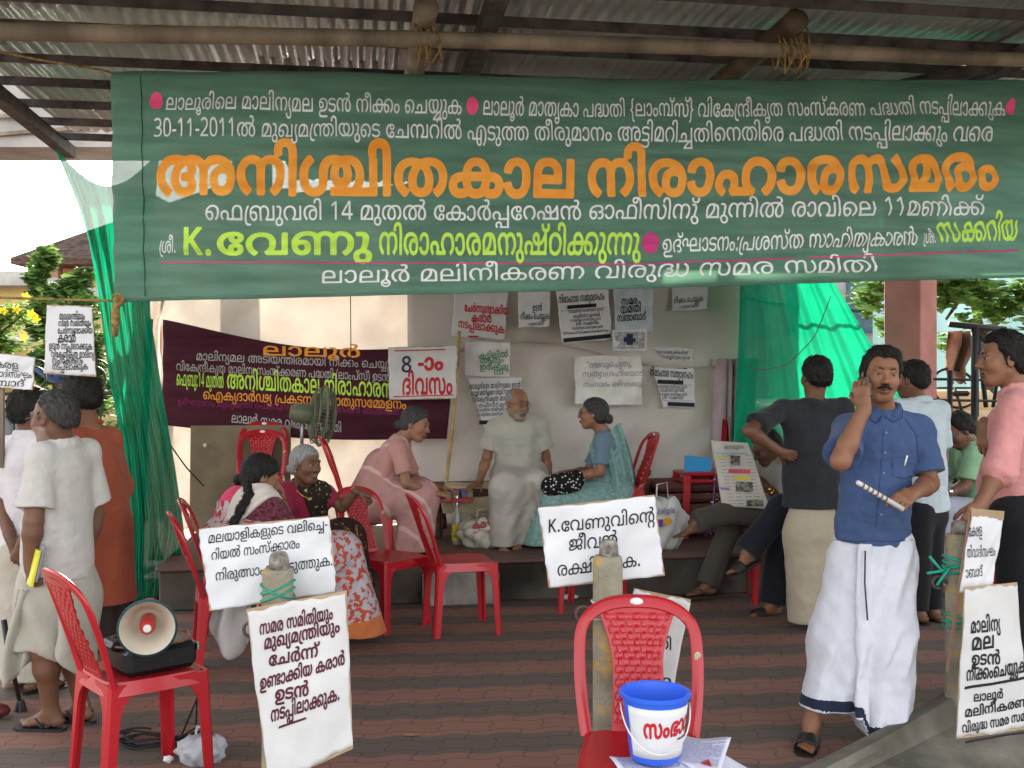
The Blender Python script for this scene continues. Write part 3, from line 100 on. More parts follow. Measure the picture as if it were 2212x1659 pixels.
207,6,18,119,94,18,0,28,-2,20,-6,9,-4,8,-4,12,-11,4,-13,1,-9,1,-45,-195,0,1,45,0,8,6,14,12,11,9,4,12,6,36,6,16,103,82,-14,0,-20,-6,-7,-6,-4,-5,-8,-13,1,-10,1,-31,3,0,22,9,36,18,20,20,1,9,0,5,-4,6,-12,4,18,159,66,0,-10,-18,-19,-34,-19,-21,-10,-1,3,10,0,18,1,11,0,73,0,1,30,0,12,-10,16,-22,10,-17,2,3,2,6,-4,8,-8,18,291,94,26,0,38,-6,13,-6,10,-4,12,-10,6,-14,1,-10,1,-44,-197,0,1,46,0,8,4,13,12,11,9,4,8,4,20,5,24,3,16,275,82,-14,0,-20,-6,-7,-6,-4,-5,-8,-13,1,-10,1,-31,3,0,24,9,34,18,20,20,1,9,0,5,-4,6,-12,4,18,331,66,0,-10,-18,-19,-34,-19,-21,-10,-1,3,10,0,20,1,9,0,73,0,1,30,0,12,-10,16,-22,10,-15,2,1,2,6,-4,8,-8,
199,2,59,97,94,16,0,22,-4,14,-8,7,-4,-3,0,10,8,28,8,23,0,26,0,36,-12,18,-20,1,-13,0,-10,-8,-14,-12,-10,-7,-5,3,-10,-27,0,-11,9,10,5,16,10,12,14,1,11,0,9,-14,16,-22,8,-15,0,-14,0,-18,-4,-5,-5,-4,-4,-2,-11,1,-10,1,-48,-27,0,1,48,0,10,-4,11,-3,4,-6,5,-16,4,-13,0,-14,0,-24,-8,-14,-16,1,-9,0,-10,12,-15,18,-11,11,-4,-17,-10,-16,5,-22,14,-14,18,1,13,0,13,22,21,36,11,6,375,92,1,-92,-127,0,11,12,91,0,1,80,
172,2,99,221,-2,-8,0,-20,2,-18,2,-9,3,-2,0,-6,2,-1,0,-18,7,-22,15,-10,18,1,9,0,7,6,11,7,5,3,2,8,4,18,6,20,3,13,0,32,0,36,-21,1,-18,0,-15,-24,-24,-21,-7,-2,-1,-6,-2,-3,0,-14,-4,-30,-4,-15,0,-28,0,-42,9,-28,15,-16,21,1,13,0,12,18,17,34,9,23,0,18,0,28,-6,9,-6,-19,-10,-4,4,-16,7,-13,0,-14,0,-18,-6,-12,-13,1,-8,0,-12,20,-22,38,-13,29,0,6,0,16,1,7,1,4,1,8,1,5,1,12,3,20,11,12,17,1,10,0,10,-12,12,-18,6,-9,0,-14,0,-18,-7,-12,-12,1,-9,0,-9,12,-16,20,-13,15,-4,4,-1,4,0,5,0,6,-1,16,-2,9,0,28,0,36,12,18,19,1,12,0,10,-12,18,-11,6,23,8,16,-9,16,-21,1,-12,0,-12,-16,-20,-28,-14,-40,-8,19,303,21,1,-66,-167,0,-13,11,65,24,12,4,30,9,15,3,27,-2,-77,-28,-8,-3,-16,-6,-9,-3,1,2,8,0,28,0,15,0,71,0,1,44,
252,2,107,305,94,24,0,36,-7,20,-13,12,-16,1,-10,0,-10,-10,-16,-18,-12,-9,-5,-33,2,12,4,18,11,12,16,1,10,0,10,-14,16,-28,9,-19,0,-4,0,-12,-1,-7,-1,-7,-1,-10,-2,-18,-8,-10,-12,1,-7,0,-6,8,-8,12,-3,9,0,8,0,12,3,8,7,1,7,0,7,-10,12,-16,8,-9,2,-5,1,-8,1,-10,1,-5,0,-12,0,-20,-3,-5,-3,-12,-5,-10,-17,1,-11,1,-3,0,-12,-8,-15,-9,-6,-8,-4,-26,-6,-19,0,-24,0,-36,11,-20,21,1,14,0,11,12,18,24,15,17,6,19,-10,-10,-4,-20,-11,-10,-15,1,-10,0,-10,12,-16,22,-8,17,0,14,0,14,4,7,4,6,4,2,15,1,7,1,3,0,14,14,18,15,6,14,5,28,4,19,0,12,0,22,-2,13,-3,5,-3,20,-5,26,-19,1,-11,0,-9,-14,-14,-26,-6,-15,0,-16,0,-26,6,-14,14,1,9,0,11,26,19,23,6,3,2,14,3,26,2,6,481,92,1,-92,-275,0,1,12,249,0,1,80,
71,2,4,33,90,-7,43,37,0,-7,-43,4,91,90,-7,43,37,0,-7,-43,
50,1,18,15,47,0,16,10,31,22,28,17,11,29,0,-16,-12,-20,-28,-10,-31,1,-15,0,-15,10,-31,20,-29,17,-13,-27,0,-16,12,-22,29,-10,31,
50,1,18,87,46,0,-16,-10,-31,-22,-28,-15,-12,-27,0,16,13,20,28,10,30,1,16,0,15,-8,31,-22,28,-15,13,29,0,16,-12,22,-28,10,-31,
42,1,11,61,19,3,-1,-4,-6,-10,-14,-10,-13,-5,-7,-21,0,4,7,6,15,4,14,3,5,
54,1,4,15,38,1,14,81,0,1,-14,
45,1,12,45,-2,-8,0,-12,5,1,6,0,7,12,5,9,0,10,0,12,-5,1,-7,0,-6,-12,-5,
95,2,17,97,-2,-26,0,-36,14,-18,28,1,20,0,20,18,28,34,13,29,0,24,0,36,-14,18,-27,1,-20,0,-16,-10,-23,-20,-15,-28,-8,20,97,10,16,0,20,9,10,15,2,17,1,9,0,8,-2,17,-10,15,-20,8,-15,0,-18,0,-20,-8,-10,-15,-2,-17,1,-8,0,-10,4,-18,10,-14,20,-8,
95,1,13,119,0,-27,0,1,83,0,7,0,10,3,4,-4,-2,-6,-2,-3,-2,-31,-14,-15,10,65,25,25,0,
95,1,31,17,0,1,12,63,32,18,9,24,14,14,13,1,8,0,6,-10,10,-20,4,-11,0,-18,0,-24,-6,-15,-5,-13,10,10,5,24,6,24,3,15,0,20,0,32,-7,20,-14,1,-11,0,-9,-16,-17,-28,-16,-15,-9,-49,-24,1,-1,121,0,1,-13,
95,1,47,81,-2,-20,0,-32,3,-11,3,1,14,14,-4,34,-4,17,0,32,0,30,12,1,12,0,7,-16,9,-30,5,-21,0,-21,0,1,13,25,0,18,0,26,5,14,10,1,7,0,9,-22,9,-19,0,-18,0,-26,-4,-15,-6,-15,10,16,6,38,7,21,0,22,0,32,-6,20,-13,1,-11,0,-7,-10,-12,-22,-8,-15,-1,1,-1,28,-2,28,-14,1,-12,0,-13,-24,-16,-42,-7,
95,2,11,123,0,1,27,-113,0,1,13,113,80,31,0,1,-80,35,0,1,-13,-33,0,1,-27,11,37,40,87,0,1,38,0,3,0,8,0,10,3,5,-1,0,-2,-3,-8,-7,-3,-3,
95,3,32,97,-2,-22,0,-36,6,-22,15,1,11,0,7,12,12,22,9,17,4,-14,4,-20,10,-8,10,1,6,0,10,20,13,32,6,21,0,18,0,32,-6,20,-13,1,-10,0,-6,-10,-10,-20,-9,-13,-4,14,-4,24,-9,14,-11,1,-8,0,-11,-22,-15,-34,-7,15,97,10,20,0,30,10,1,10,0,6,-10,8,-22,8,-17,3,-5,1,-16,-3,-20,-8,-8,-9,1,-6,0,-9,26,-11,14,97,69,16,3,18,7,8,8,1,5,0,9,-26,8,-15,0,-20,0,-24,-9,1,-8,0,-6,12,-9,20,-5,
45,2,12,45,-2,-8,0,-12,5,1,6,0,7,12,5,9,0,10,0,12,-5,1,-7,0,-6,-12,-5,12,45,69,-8,0,-12,5,1,6,0,7,12,5,9,0,10,0,12,-5,1,-7,0,-6,-12,-5,
62,1,35,111,-41,-16,1,-26,5,-16,13,1,10,1,33,0,11,-22,8,-19,0,1,12,20,0,22,9,1,10,1,33,0,11,16,12,26,6,17,0,1,-12,-14,0,-14,-6,1,-10,1,-33,0,-11,-20,-12,-17,-2,1,-1,18,-2,20,-13,1,-10,1,-34,0,-6,6,-7,14,-2,9,0,
62,1,35,15,133,16,0,26,-6,16,-12,1,-11,1,-33,0,-10,20,-8,21,0,1,-13,-20,0,-20,-8,1,-11,1,-33,0,-10,-16,-13,-26,-5,-15,-1,1,13,12,0,16,6,1,10,1,33,0,11,20,12,19,2,1,1,-18,2,-20,12,1,11,1,33,0,7,-6,6,-14,3,-7,0,
100,1,12,27,0,1,119,33,0,1,-54,89,54,41,0,-85,-51,93,-68,-37,0,-75,58,-19,-13,1,-45]
# painted lines, as rows of letter numbers
TEXTS={
'm1':[31,39,31,43,29,40,45,31,0,27,39,31,40,22,51,27,31,0,5,16,48,0,22,41,53,1,0,45,14,68,42,10],
'm1b':[31,39,31,43,49,0,27,39,20,44,10,39,0,23,60,20,40,0,83,31,39,1,67,47,37,47,84,0,34,40,46,10,52,61,41,10,44,20,0,37,1,37,47,10,29,19,0,23,60,20,40,0,22,16,65,40,31,39,53,42,10],
'm2':[79,76,74,77,77,74,78,76,77,77,50,0,27,42,11,51,27,52,64,40,28,42,45,16,0,46,14,67,30,40,50,0,6,16,42,59,0,20,41,29,42,27,39,22,1,0,2,56,40,27,30,40,55,20,40,45,22,20,40,45,29,0,23,60,20,40,0,22,16,65,40,31,39,53,42,1,0,34,45,29],
'm3':[2,22,40,69,40,20,10,39,31],
'm3b':[22,40,29,39,38,39,29],
'm3c':[37,27,29,1],
'm4':[45,24,52,25,42,34,29,40,0,77,80,0,27,42,20,50,0,46,10,39,49,65,46,30,36,48,0,9,24,41,37,40,22,42,47,0,27,42,62,40,50,0,29,39,34,40,45,31,0,77,77,27,19,40,53,47],
'm5a':[52,35,41,75],
'm5b':[85,75],
'm5c':[46,34,19,42],
'm5d':[22,40,29,39,38,39,29,27,22,42,36,47,17,40,53,42,62,42],
'm5e':[5,21,47,13,39,16,22,1,82,52,23,35,37,47,20,0,37,39,38,40,20,51,10,39,29,48],
'm5f':[37,53,30,40,28],
'm6':[31,39,31,43,49,0,27,31,40,22,41,10,29,19,0,34,40,29,42,60,0,37,27,29,0,37,27,40,20,40],
'n1':[31,39,31,43,49],
'n2':[27,39,31,40,22,51,27,31,0,2,16,40,28,64,40,29,27,39,28,40,0,22,41,53,1,0,45,14,68,42,10],
'n3':[34,40,46,10,52,61,41,10,44,20,0,27,39,31,40,22,51,0,37,1,37,47,53,29,19,0,23,60,20,40,0,71,31,39,1,23,47,37,47,72,0,5,16,48],
'n4':[45,24,52,25,42,82,77,80,0,27,42,20,50],
'n5':[2,22,40,69,40,20,10,39,31,0,22,40,29,39,38,39,29,37,27,29,1],
'n6':[7,10,51,21,39,49,18,51,0,52,23,10,16,22,1,0,45,23,39,20,42,37,46,66,32,22,1],
'n7':[5,21,47,13,39,16,22,1,0,27,42,11,51,27,52,64,40,0,45,24,52,25,42,34,29,40,0,77,80,0,46,10,39,49,65,46,30,36,48,0,9,24,41,37,40,22,47,0,27,42,62,40,50],
'n8':[31,39,31,43,49,0,37,27,29,0,34,40,29,42,60,0,37,27,40,20,40],
'd1':[81],
'd2':[74,39,1],
'd3':[21,40,34,37,1],
'a1':[27,31,28,39,32,40,10,32,42,45,16,0,34,31,40,45,55,74],
'a2':[30,40,28,50,0,37,1,37,47,53,39,29,1],
'a3':[22,40,29,42,58,39,38,45,65,16,42,59,42,10,75],
'b1':[37,27,29,0,37,27,40,20,40,28,42,1],
'b2':[27,42,11,51,27,52,64,40,28,42,1],
'b3':[46,14,49,62,47],
'b4':[5,57,39,53,40,28,0,10,29,39,49],
'b5':[5,16,48],
'b6':[22,16,65,40,31,39,53,42,10,75],
'c1':[85,75,46,34,19,42,34,40,45,63],
'c2':[15,41,34,48],
'c3':[29,54,40,53,42,10,75],
'e1':[27,39,31,40,22,51],
'e2':[27,31],
'e3':[22,41,53,1,45,14,68,42,10],
'e4':[27,31,40,22,41,10,29,19],
'e5':[34,40,29,42,60,0,37,27,29,0,37,27,40,20,40],
'k1':[46,10,29,32],
'k2':[20,40,34,39,21,40,37,1,13,1],
'k3':[39,25,39,21,47],
'f3':[46,14,49,62,42,57,39,53,40,28],
'f4':[10,29,39,49],
'f5':[5,16,48,0,22,16,65,40,31,39,53,42,10],
'f6':[34,40,46,10,52,61,41,10,44,20,0,27,39,31,40,22,51],
'f7':[37,1,37,47,53,29,19,1],
'f8':[22,16,65,40,31,39,53,42,10],
'p2':[22,41,53,1,0,45,14,68,42,10],
'p3':[74,0,37,27,29,37,27,40,20,40],
'p4':[22,40,29,39,38,39,29,0,37,20,51,39,52,12,38,1],
'p5':[45,24,52,25,42,34,29,40,0,77,80,0,27,42,20,50],
'p6':[37,27,29],
'p7':[37,27,40,20,40],
'p8':[37,40,61,39,25,39,21,47],
'g1':[10,56,40,31,40,50],
'g2':[3,29,42,1],
'g3':[4,29,40,53,29,42],
'g4':[20,47],
'w1':[70,21,28,34,42,45,14,51,20,42,73],
'w2':[37,20,51,39,52,12,38,40,46,28,39,16,47],
'w3':[37,1,37,39,29,1,0,8,33,40,34,39,53,42,10,70],
's1':[37,1,26,39,34],
'j1':[15,22,28,42,12,1],
'j2':[31,39,31,43,49,0,37,27,29,1],
'q1':[31,39,31,43,29,40,45,31,0,27,39,31,40,22,51,27,31,0,5,16,48],
'q2':[9,24,41,37,40,22,47,0,27,42,62,40,50],
'q3':[52,35,41,75,0,37,53,30,40,28],
'g5':[27,20,40],
'g6':[22,1],}
# ---------------------------------------------------------------- materials
MATS={}
def mat(name,col,rough=.75,spec=.3,var=.12,vs=6,bump=0,bs=60,metal=0,trans=0,clear=0,col2=None,stretch=None,emit=0,detail=4,coat=0,sheen=0,crease=0,cs=7):
    if name in MATS: return MATS[name]
    m=bpy.data.materials.new(name); m.use_nodes=True; nt=m.node_tree; b=nt.nodes['Principled BSDF']; L=nt.links.new
    tc=nt.nodes.new('ShaderNodeTexCoord'); src=tc.outputs['Object']
    if stretch:
        mp=nt.nodes.new('ShaderNodeMapping'); mp.inputs['Scale'].default_value=stretch; L(src,mp.inputs[0]); src=mp.outputs[0]
    n=nt.nodes.new('ShaderNodeTexNoise'); n.inputs['Scale'].default_value=vs; n.inputs['Detail'].default_value=detail; L(src,n.inputs['Vector'])
    mx=nt.nodes.new('ShaderNodeMix'); mx.data_type='RGBA'
    c=np.array(col); c2=np.array(col2) if col2 is not None else np.clip(c*(1-2*var),0,1); c1=c if col2 is not None else np.clip(c*(1+var),0,1)
    mx.inputs[6].default_value=(*c1,1); mx.inputs[7].default_value=(*c2,1)
    rp=nt.nodes.new('ShaderNodeMapRange'); rp.inputs[1].default_value=.32; rp.inputs[2].default_value=.68; L(n.outputs[0],rp.inputs[0]); L(rp.outputs[0],mx.inputs[0])
    L(mx.outputs[2],b.inputs['Base Color']); b.inputs['Roughness'].default_value=rough; b.inputs['Specular IOR Level'].default_value=spec; b.inputs['Metallic'].default_value=metal
    if coat: b.inputs['Coat Weight'].default_value=coat
    if sheen: b.inputs['Sheen Weight'].default_value=sheen
    nb=None
    if bump:
        n2=nt.nodes.new('ShaderNodeTexNoise'); n2.inputs['Scale'].default_value=bs; n2.inputs['Detail'].default_value=3; L(src,n2.inputs['Vector'])
        nb=nt.nodes.new('ShaderNodeBump'); nb.inputs['Strength'].default_value=bump; nb.inputs['Distance'].default_value=.01; L(n2.outputs[0],nb.inputs['Height']); L(nb.outputs[0],b.inputs['Normal'])
    if crease:                                                  # sharp irregular creases, as in worn cotton
        n3=nt.nodes.new('ShaderNodeTexNoise'); n3.noise_type='RIDGED_MULTIFRACTAL'; n3.inputs['Scale'].default_value=cs; n3.inputs['Detail'].default_value=3; n3.inputs['Distortion'].default_value=.8; L(tc.outputs['Object'],n3.inputs['Vector'])
        n4=nt.nodes.new('ShaderNodeBump'); n4.inputs['Strength'].default_value=crease; n4.inputs['Distance'].default_value=.02; L(n3.outputs[0],n4.inputs['Height'])
        if nb: L(nb.outputs[0],n4.inputs['Normal'])
        L(n4.outputs[0],b.inputs['Normal'])
    if emit: b.inputs['Emission Color'].default_value=(*col,1); b.inputs['Emission Strength'].default_value=emit
    out=nt.nodes['Material Output']; sh=b.outputs[0]
    if trans:
        t=nt.nodes.new('ShaderNodeBsdfTranslucent'); L(mx.outputs[2],t.inputs[0]); ms=nt.nodes.new('ShaderNodeMixShader'); ms.inputs[0].default_value=trans; L(sh,ms.inputs[1]); L(t.outputs[0],ms.inputs[2]); sh=ms.outputs[0]
    if clear:
        t=nt.nodes.new('ShaderNodeBsdfTransparent'); ms=nt.nodes.new('ShaderNodeMixShader'); ms.inputs[0].default_value=clear; L(sh,ms.inputs[1]); L(t.outputs[0],ms.inputs[2]); sh=ms.outputs[0]
    if sh is not b.outputs[0]: L(sh,out.inputs[0])
    MATS[name]=m; return m
def nodes(m): return m.node_tree,m.node_tree.nodes,m.node_tree.links.new
# ---------------------------------------------------------------- mesh builder
def rot_to(d,up=(0,0,1)):
    z=nrm(d); x=np.cross(up,z)
    if np.linalg.norm(x)<1e-4: x=np.cross((0,1,0),z)
    x=nrm(x); return np.stack([x,np.cross(z,x),z],1)
def rz(a): c,s=math.cos(a),math.sin(a); return np.array([[c,-s,0],[s,c,0],[0,0,1.]])
def rx(a): c,s=math.cos(a),math.sin(a); return np.array([[1.,0,0],[0,c,-s],[0,s,c]])
def ry(a): c,s=math.cos(a),math.sin(a); return np.array([[c,0,s],[0,1.,0],[-s,0,c]])
class MB:
    def __init__(s): s.v=[]; s.f=[]; s.m=[]; s.n=0
    def add(s,v,f,mi=0):
        v=np.asarray(v,float).reshape(-1,3); o=s.n; s.v.append(v); s.n+=len(v)
        s.f+=[tuple(int(i)+o for i in q) for q in f]; s.m+=([mi]*len(f) if np.isscalar(mi) else list(mi)); return s
    def box(s,c,size,rot=None,mi=0,bev=0,taper=1):
        h=np.array(size)/2
        if bev:
            b=min(bev,*(h*.9)); vs=[]; 
            for sx in(-1,1):
                for sy in(-1,1):
                    for sz in(-1,1):
                        for ax in range(3):
                            q=np.array([sx,sy,sz])*h; 
                            for k in range(3):
                                if k!=ax: q[k]-=(sx,sy,sz)[k]*b
                            vs.append(q)
            vs=np.array(vs)
            if taper!=1: vs[:,:2]*=np.where(vs[:,2:3]>0,taper,1)
            idx=lambda sx,sy,sz,ax:((((sx>0)*2+(sy>0))*2+(sz>0))*3+ax)
            f=[]
            for ax in range(3):
                o=[k for k in range(3) if k!=ax]
                for sg in(-1,1):
                    q=[]
                    for a,b2 in((-1,-1),(1,-1),(1,1),(-1,1)):
                        t=[0,0,0]; t[ax]=sg; t[o[0]]=a; t[o[1]]=b2; q.append(idx(*t,ax))
                    if (sg>0)==(ax==1): q=q[::-1]
                    f.append(q)
            for ax in range(3):
                o=[k for k in range(3) if k!=ax]
                for a in(-1,1):
                    for b2 in(-1,1):
                        q=[]
                        for sg,oo in((-1,0),(1,0),(1,1),(-1,1)):
                            t=[0,0,0]; t[ax]=sg; t[o[0]]=a; t[o[1]]=b2; q.append(idx(*t,o[oo]))
                        n=np.cross(vs[q[1]]-vs[q[0]],vs[q[2]]-vs[q[0]])
                        if n@vs[q].mean(0)<0: q=q[::-1]
                        f.append(q)
            for sx in(-1,1):
                for sy in(-1,1):
                    for sz in(-1,1):
                        q=[idx(sx,sy,sz,k) for k in range(3)]
                        n=np.cross(vs[q[1]]-vs[q[0]],vs[q[2]]-vs[q[0]])
                        if n@vs[q].mean(0)<0: q=q[::-1]
                        f.append(q)
        else:
            vs=np.array([[x,y,z] for x in(-1,1) for y in(-1,1) for z in(-1,1)])*h
            if taper!=1: vs[:,:2]*=np.where(vs[:,2:3]>0,taper,1)
            f=[(0,1,3,2),(4,6,7,5),(0,4,5,1),(2,3,7,6),(0,2,6,4),(1,5,7,3)]
        if rot is not None: vs=vs@np.asarray(rot).T
        return s.add(vs+np.array(c),f,mi)
    def bar(s,a,b,wd,th,up=(0,0,1),mi=0):                     # rectangular bar from a to b
        a=np.array(a,float); b=np.array(b,float); r=rot_to(b-a,up); return s.box((a+b)/2,(wd,th,np.linalg.norm(b-a)),r,mi)
    def loft(s,rings,mi=0,caps=True,closed=True):
        rings=[np.asarray(r,float) for r in rings]; n=len(rings[0]); v=np.concatenate(rings); f=[]
        for i in range(len(rings)-1):
            for j in range(n if closed else n-1):
                k=(j+1)%n; f.append((i*n+j,i*n+k,(i+1)*n+k,(i+1)*n+j))
        if caps and closed: f.append(tuple(range(n))[::-1]); f.append(tuple(range((len(rings)-1)*n,len(rings)*n)))
        return s.add(v,f,mi)
    def tube(s,path,r,seg=8,mi=0,caps=True,flat=1):
        path=np.array(path,float); n=len(path); rr=np.full(n,r) if np.isscalar(r) else np.array(r); rings=[]; up=None
        for i in range(n):
            d=nrm(path[min(i+1,n-1)]-path[max(i-1,0)])
            if up is None: M=rot_to(d); x=M[:,0]
            else: x=nrm(up-d*(up@d))
            up=x; y=np.cross(d,x); a=np.linspace(0,2*math.pi,seg,endpoint=False)
            rings.append(path[i]+rr[i]*(np.outer(np.cos(a),x)+flat*np.outer(np.sin(a),y)))
        return s.loft(rings,mi,caps)
    def lathe(s,prof,c=(0,0,0),seg=24,rot=None,mi=0,caps=True):
        a=np.linspace(0,2*math.pi,seg,endpoint=False); rings=[]
        for r,z in prof:
            q=np.stack([r*np.cos(a),r*np.sin(a),np.full(seg,z)],1)
            if rot is not None: q=q@np.asarray(rot).T
            rings.append(q+np.array(c))
        return s.loft(rings,mi,caps)
    def ball(s,c,r,mi=0,seg=12,rot=None):
        r=np.array([r]*3 if np.isscalar(r) else r); k=seg//2+1; rings=[]; a=np.linspace(0,2*math.pi,seg,endpoint=False)
        for i in range(k):
            t=-math.pi/2+math.pi*(i+.02)/(k-1+.04); q=np.stack([np.cos(t)*np.cos(a),np.cos(t)*np.sin(a),np.full(seg,math.sin(t))],1)*r
            if rot is not None: q=q@np.asarray(rot).T
            rings.append(q+np.array(c))
        return s.loft(rings,mi)
    def grid(s,fn,nu,nv,mi=0,thick=0):
        us=np.linspace(0,1,nu+1); vs=np.linspace(0,1,nv+1); U,Vv=np.meshgrid(us,vs,indexing='ij'); p=fn(U.ravel(),Vv.ravel()); m=nv+1
        f=[(i*m+j,(i+1)*m+j,(i+1)*m+j+1,i*m+j+1) for i in range(nu) for j in range(nv)]
        s.add(p,f,mi)
        if thick:
            q=p.reshape(nu+1,nv+1,3); n=np.cross(np.gradient(q,axis=0),np.gradient(q,axis=1)).reshape(-1,3); n/=np.maximum(1e-9,np.linalg.norm(n,axis=1))[:,None]
            o=s.n-len(p); s.add(p-n*thick,[t[::-1] for t in f],mi); k=len(p)
            rim=[i*m for i in range(nu+1)]+[nu*m+j for j in range(1,m)]+[i*m+nv for i in range(nu-1,-1,-1)]+[j for j in range(nv-1,0,-1)]
            for a,b in zip(rim,rim[1:]+rim[:1]): s.f.append((o+b,o+a,o+a+k,o+b+k)); s.m.append(mi)
        return s
    def prism(s,poly,h,M=None,o=(0,0,0),mi=0):               # outline in its local xy, extruded along local z
        poly=np.array(poly,float); n=len(poly); v=np.concatenate([np.c_[poly,np.zeros(n)],np.c_[poly,np.full(n,h)]])
        if M is not None: v=v@np.asarray(M).T
        f=[tuple(range(n))[::-1],tuple(range(n,2*n))]+[(i,(i+1)%n,n+(i+1)%n,n+i) for i in range(n)]
        return s.add(v+np.array(o),f,mi)
    def build(s,name,mats,parent=None,smooth=False,angle=None):
        v=np.concatenate(s.v) if s.v else np.zeros((0,3))
        return mk(name,v,s.f,mats,parent,s.m,smooth,angle)
BASE={}
def mk(name,v,f,mats,parent=None,mi=None,smooth=False,angle=None):
    v=np.asarray(v,float)
    base=np.array(BASE.get(parent.name,(0,0,0))) if parent is not None else (np.array([v[:,0].mean(),v[:,1].mean(),v[:,2].min()]) if len(v) else np.zeros(3))
    me=bpy.data.meshes.new(name); me.from_pydata((v-base).tolist(),[],f if isinstance(f,list) else f.tolist())
    for m in(mats if isinstance(mats,(list,tuple)) else [mats]): me.materials.append(m)
    if mi is not None and len(me.materials)>1: me.polygons.foreach_set('material_index',np.array(mi,dtype=np.int32))
    if smooth: me.polygons.foreach_set('use_smooth',np.ones(len(me.polygons),dtype=bool))
    me.update()
    if angle: me.set_sharp_from_angle(angle=R(angle))
    o=bpy.data.objects.new(name,me); COL.objects.link(o)
    if parent is not None: o.parent=parent; BASE[o.name]=tuple(base)
    else: o.location=base; BASE[o.name]=tuple(base)
    return o
def tag(o,label=None,cat=None,group=None,kind=None):
    if label: o['label']=label
    if cat: o['category']=cat
    if group: o['group']=group
    if kind: o['kind']=kind
    return o
def thing(name,label,cat,loc=(0,0,0),group=None):              # children are modelled in metres of the place; the Empty stands at the base
    o=bpy.data.objects.new(name,None); o.empty_display_size=.1; COL.objects.link(o); o.location=tuple(loc); BASE[o.name]=tuple(float(x) for x in loc)
    return tag(o,label,cat,group)
def struct(o): o['kind']='structure'; return o
def local(name,loc0=(0,0,0)): pass
def copy_tree(root,loc,rotz,label=None):
    r=root.copy(); COL.objects.link(r); r.location=loc; r.rotation_euler=(0,0,rotz)
    if label: r['label']=label
    for ch in list(root.children):
        c=ch.copy(); COL.objects.link(c); c.parent=r
        for g in list(ch.children):
            d=g.copy(); COL.objects.link(d); d.parent=c
    return r
# ---------------------------------------------------------------- lettering
_g=np.array(OUTLINES); GL=[]; _i=0
while _i<len(_g):
    ad,nc=int(_g[_i]),int(_g[_i+1]); _i+=2; cs=[]
    for _ in range(nc):
        n=int(_g[_i]); _i+=1; q=_g[_i:_i+2*n].astype(int).reshape(n,2); _i+=2*n
        on=q[:,0]&1; x=np.cumsum(q[:,0]>>1); y=np.cumsum(q[:,1]); cs.append((np.stack([x,y],1)*6.0,on))
    GL.append((ad*6,cs))
def flat(c,seg=4):
    p,on=c; n=len(p); pts=[]
    for i in range(n):
        a=p[i-1]; b=p[i]; e=p[(i+1)%n]
        if on[i]: pts.append(b)
        else:
            s0=a if on[i-1] else (a+b)/2; s1=e if on[(i+1)%n] else (b+e)/2
            for k in range(0 if not on[i-1] else 1,seg+(0 if on[(i+1)%n] else 0)):
                t=k/seg; pts.append(s0*(1-t)**2+2*b*t*(1-t)+s1*t*t)
    return pts
FLAT=[[flat(c) for c in cs] for ad,cs in GL]
_TM={}
_GF={}
def glyph(g,b):                                                 # the inked area of a letter, its strokes widened by b, as small faces that follow the cloth
    if (g,b) in _GF: return _GF[g,b]
    cs=[np.array(c) for c in FLAT[g] if len(c)>2]
    if not cs: _GF[g,b]=(np.zeros((0,2)),[]); return _GF[g,b]
    A=np.concatenate(cs); B=np.concatenate([np.roll(c,-1,0) for c in cs]); h=16.0 if b>12 else 20.0
    lo=A.min(0)-b-h; n=np.ceil((A.max(0)+b+h-lo)/h).astype(int)+1
    X,Y=np.meshgrid(lo[0]+np.arange(n[0])*h,lo[1]+np.arange(n[1])*h,indexing='ij'); Q=np.stack([X.ravel(),Y.ravel()],1); e=B-A
    d2=np.full(len(Q),1e12); wn=np.zeros(len(Q),int)
    for p,q,v in zip(A,B,e):
        r=Q-p; l=v@v
        if l<1e-9: continue
        t=np.clip(r@v/l,0,1); d2=np.minimum(d2,((r-np.outer(t,v))**2).sum(1)); cr=v[0]*r[:,1]-v[1]*r[:,0]
        wn+=((p[1]<=Q[:,1])&(q[1]>Q[:,1])&(cr>0)).astype(int)-((p[1]>Q[:,1])&(q[1]<=Q[:,1])&(cr<0)).astype(int)
    f=np.where(wn!=0,1,-1)*np.sqrt(d2)+max(b,3)+.01; f=f.reshape(n); ins=f>0; V=[];I={};F=[]
    def vt(k,p):
        if k not in I: I[k]=len(V); V.append(p)
        return I[k]
    any_=ins[:-1,:-1]|ins[1:,:-1]|ins[1:,1:]|ins[:-1,1:]
    for i,j in np.argwhere(any_):
        c=((i,j),(i+1,j),(i+1,j+1),(i,j+1)); poly=[]
        for k in range(4):
            a,q=c[k],c[(k+1)%4]
            if ins[a]: poly.append(vt(a,(lo[0]+a[0]*h,lo[1]+a[1]*h)))
            if ins[a]!=ins[q]:
                t=f[a]/(f[a]-f[q]); poly.append(vt((min(a,q),max(a,q)),(lo[0]+(a[0]+(q[0]-a[0])*t)*h,lo[1]+(a[1]+(q[1]-a[1])*t)*h)))
        if len(poly)>2: F.append(tuple(poly))
    _GF[g,b]=(np.array(V),F); return _GF[g,b]
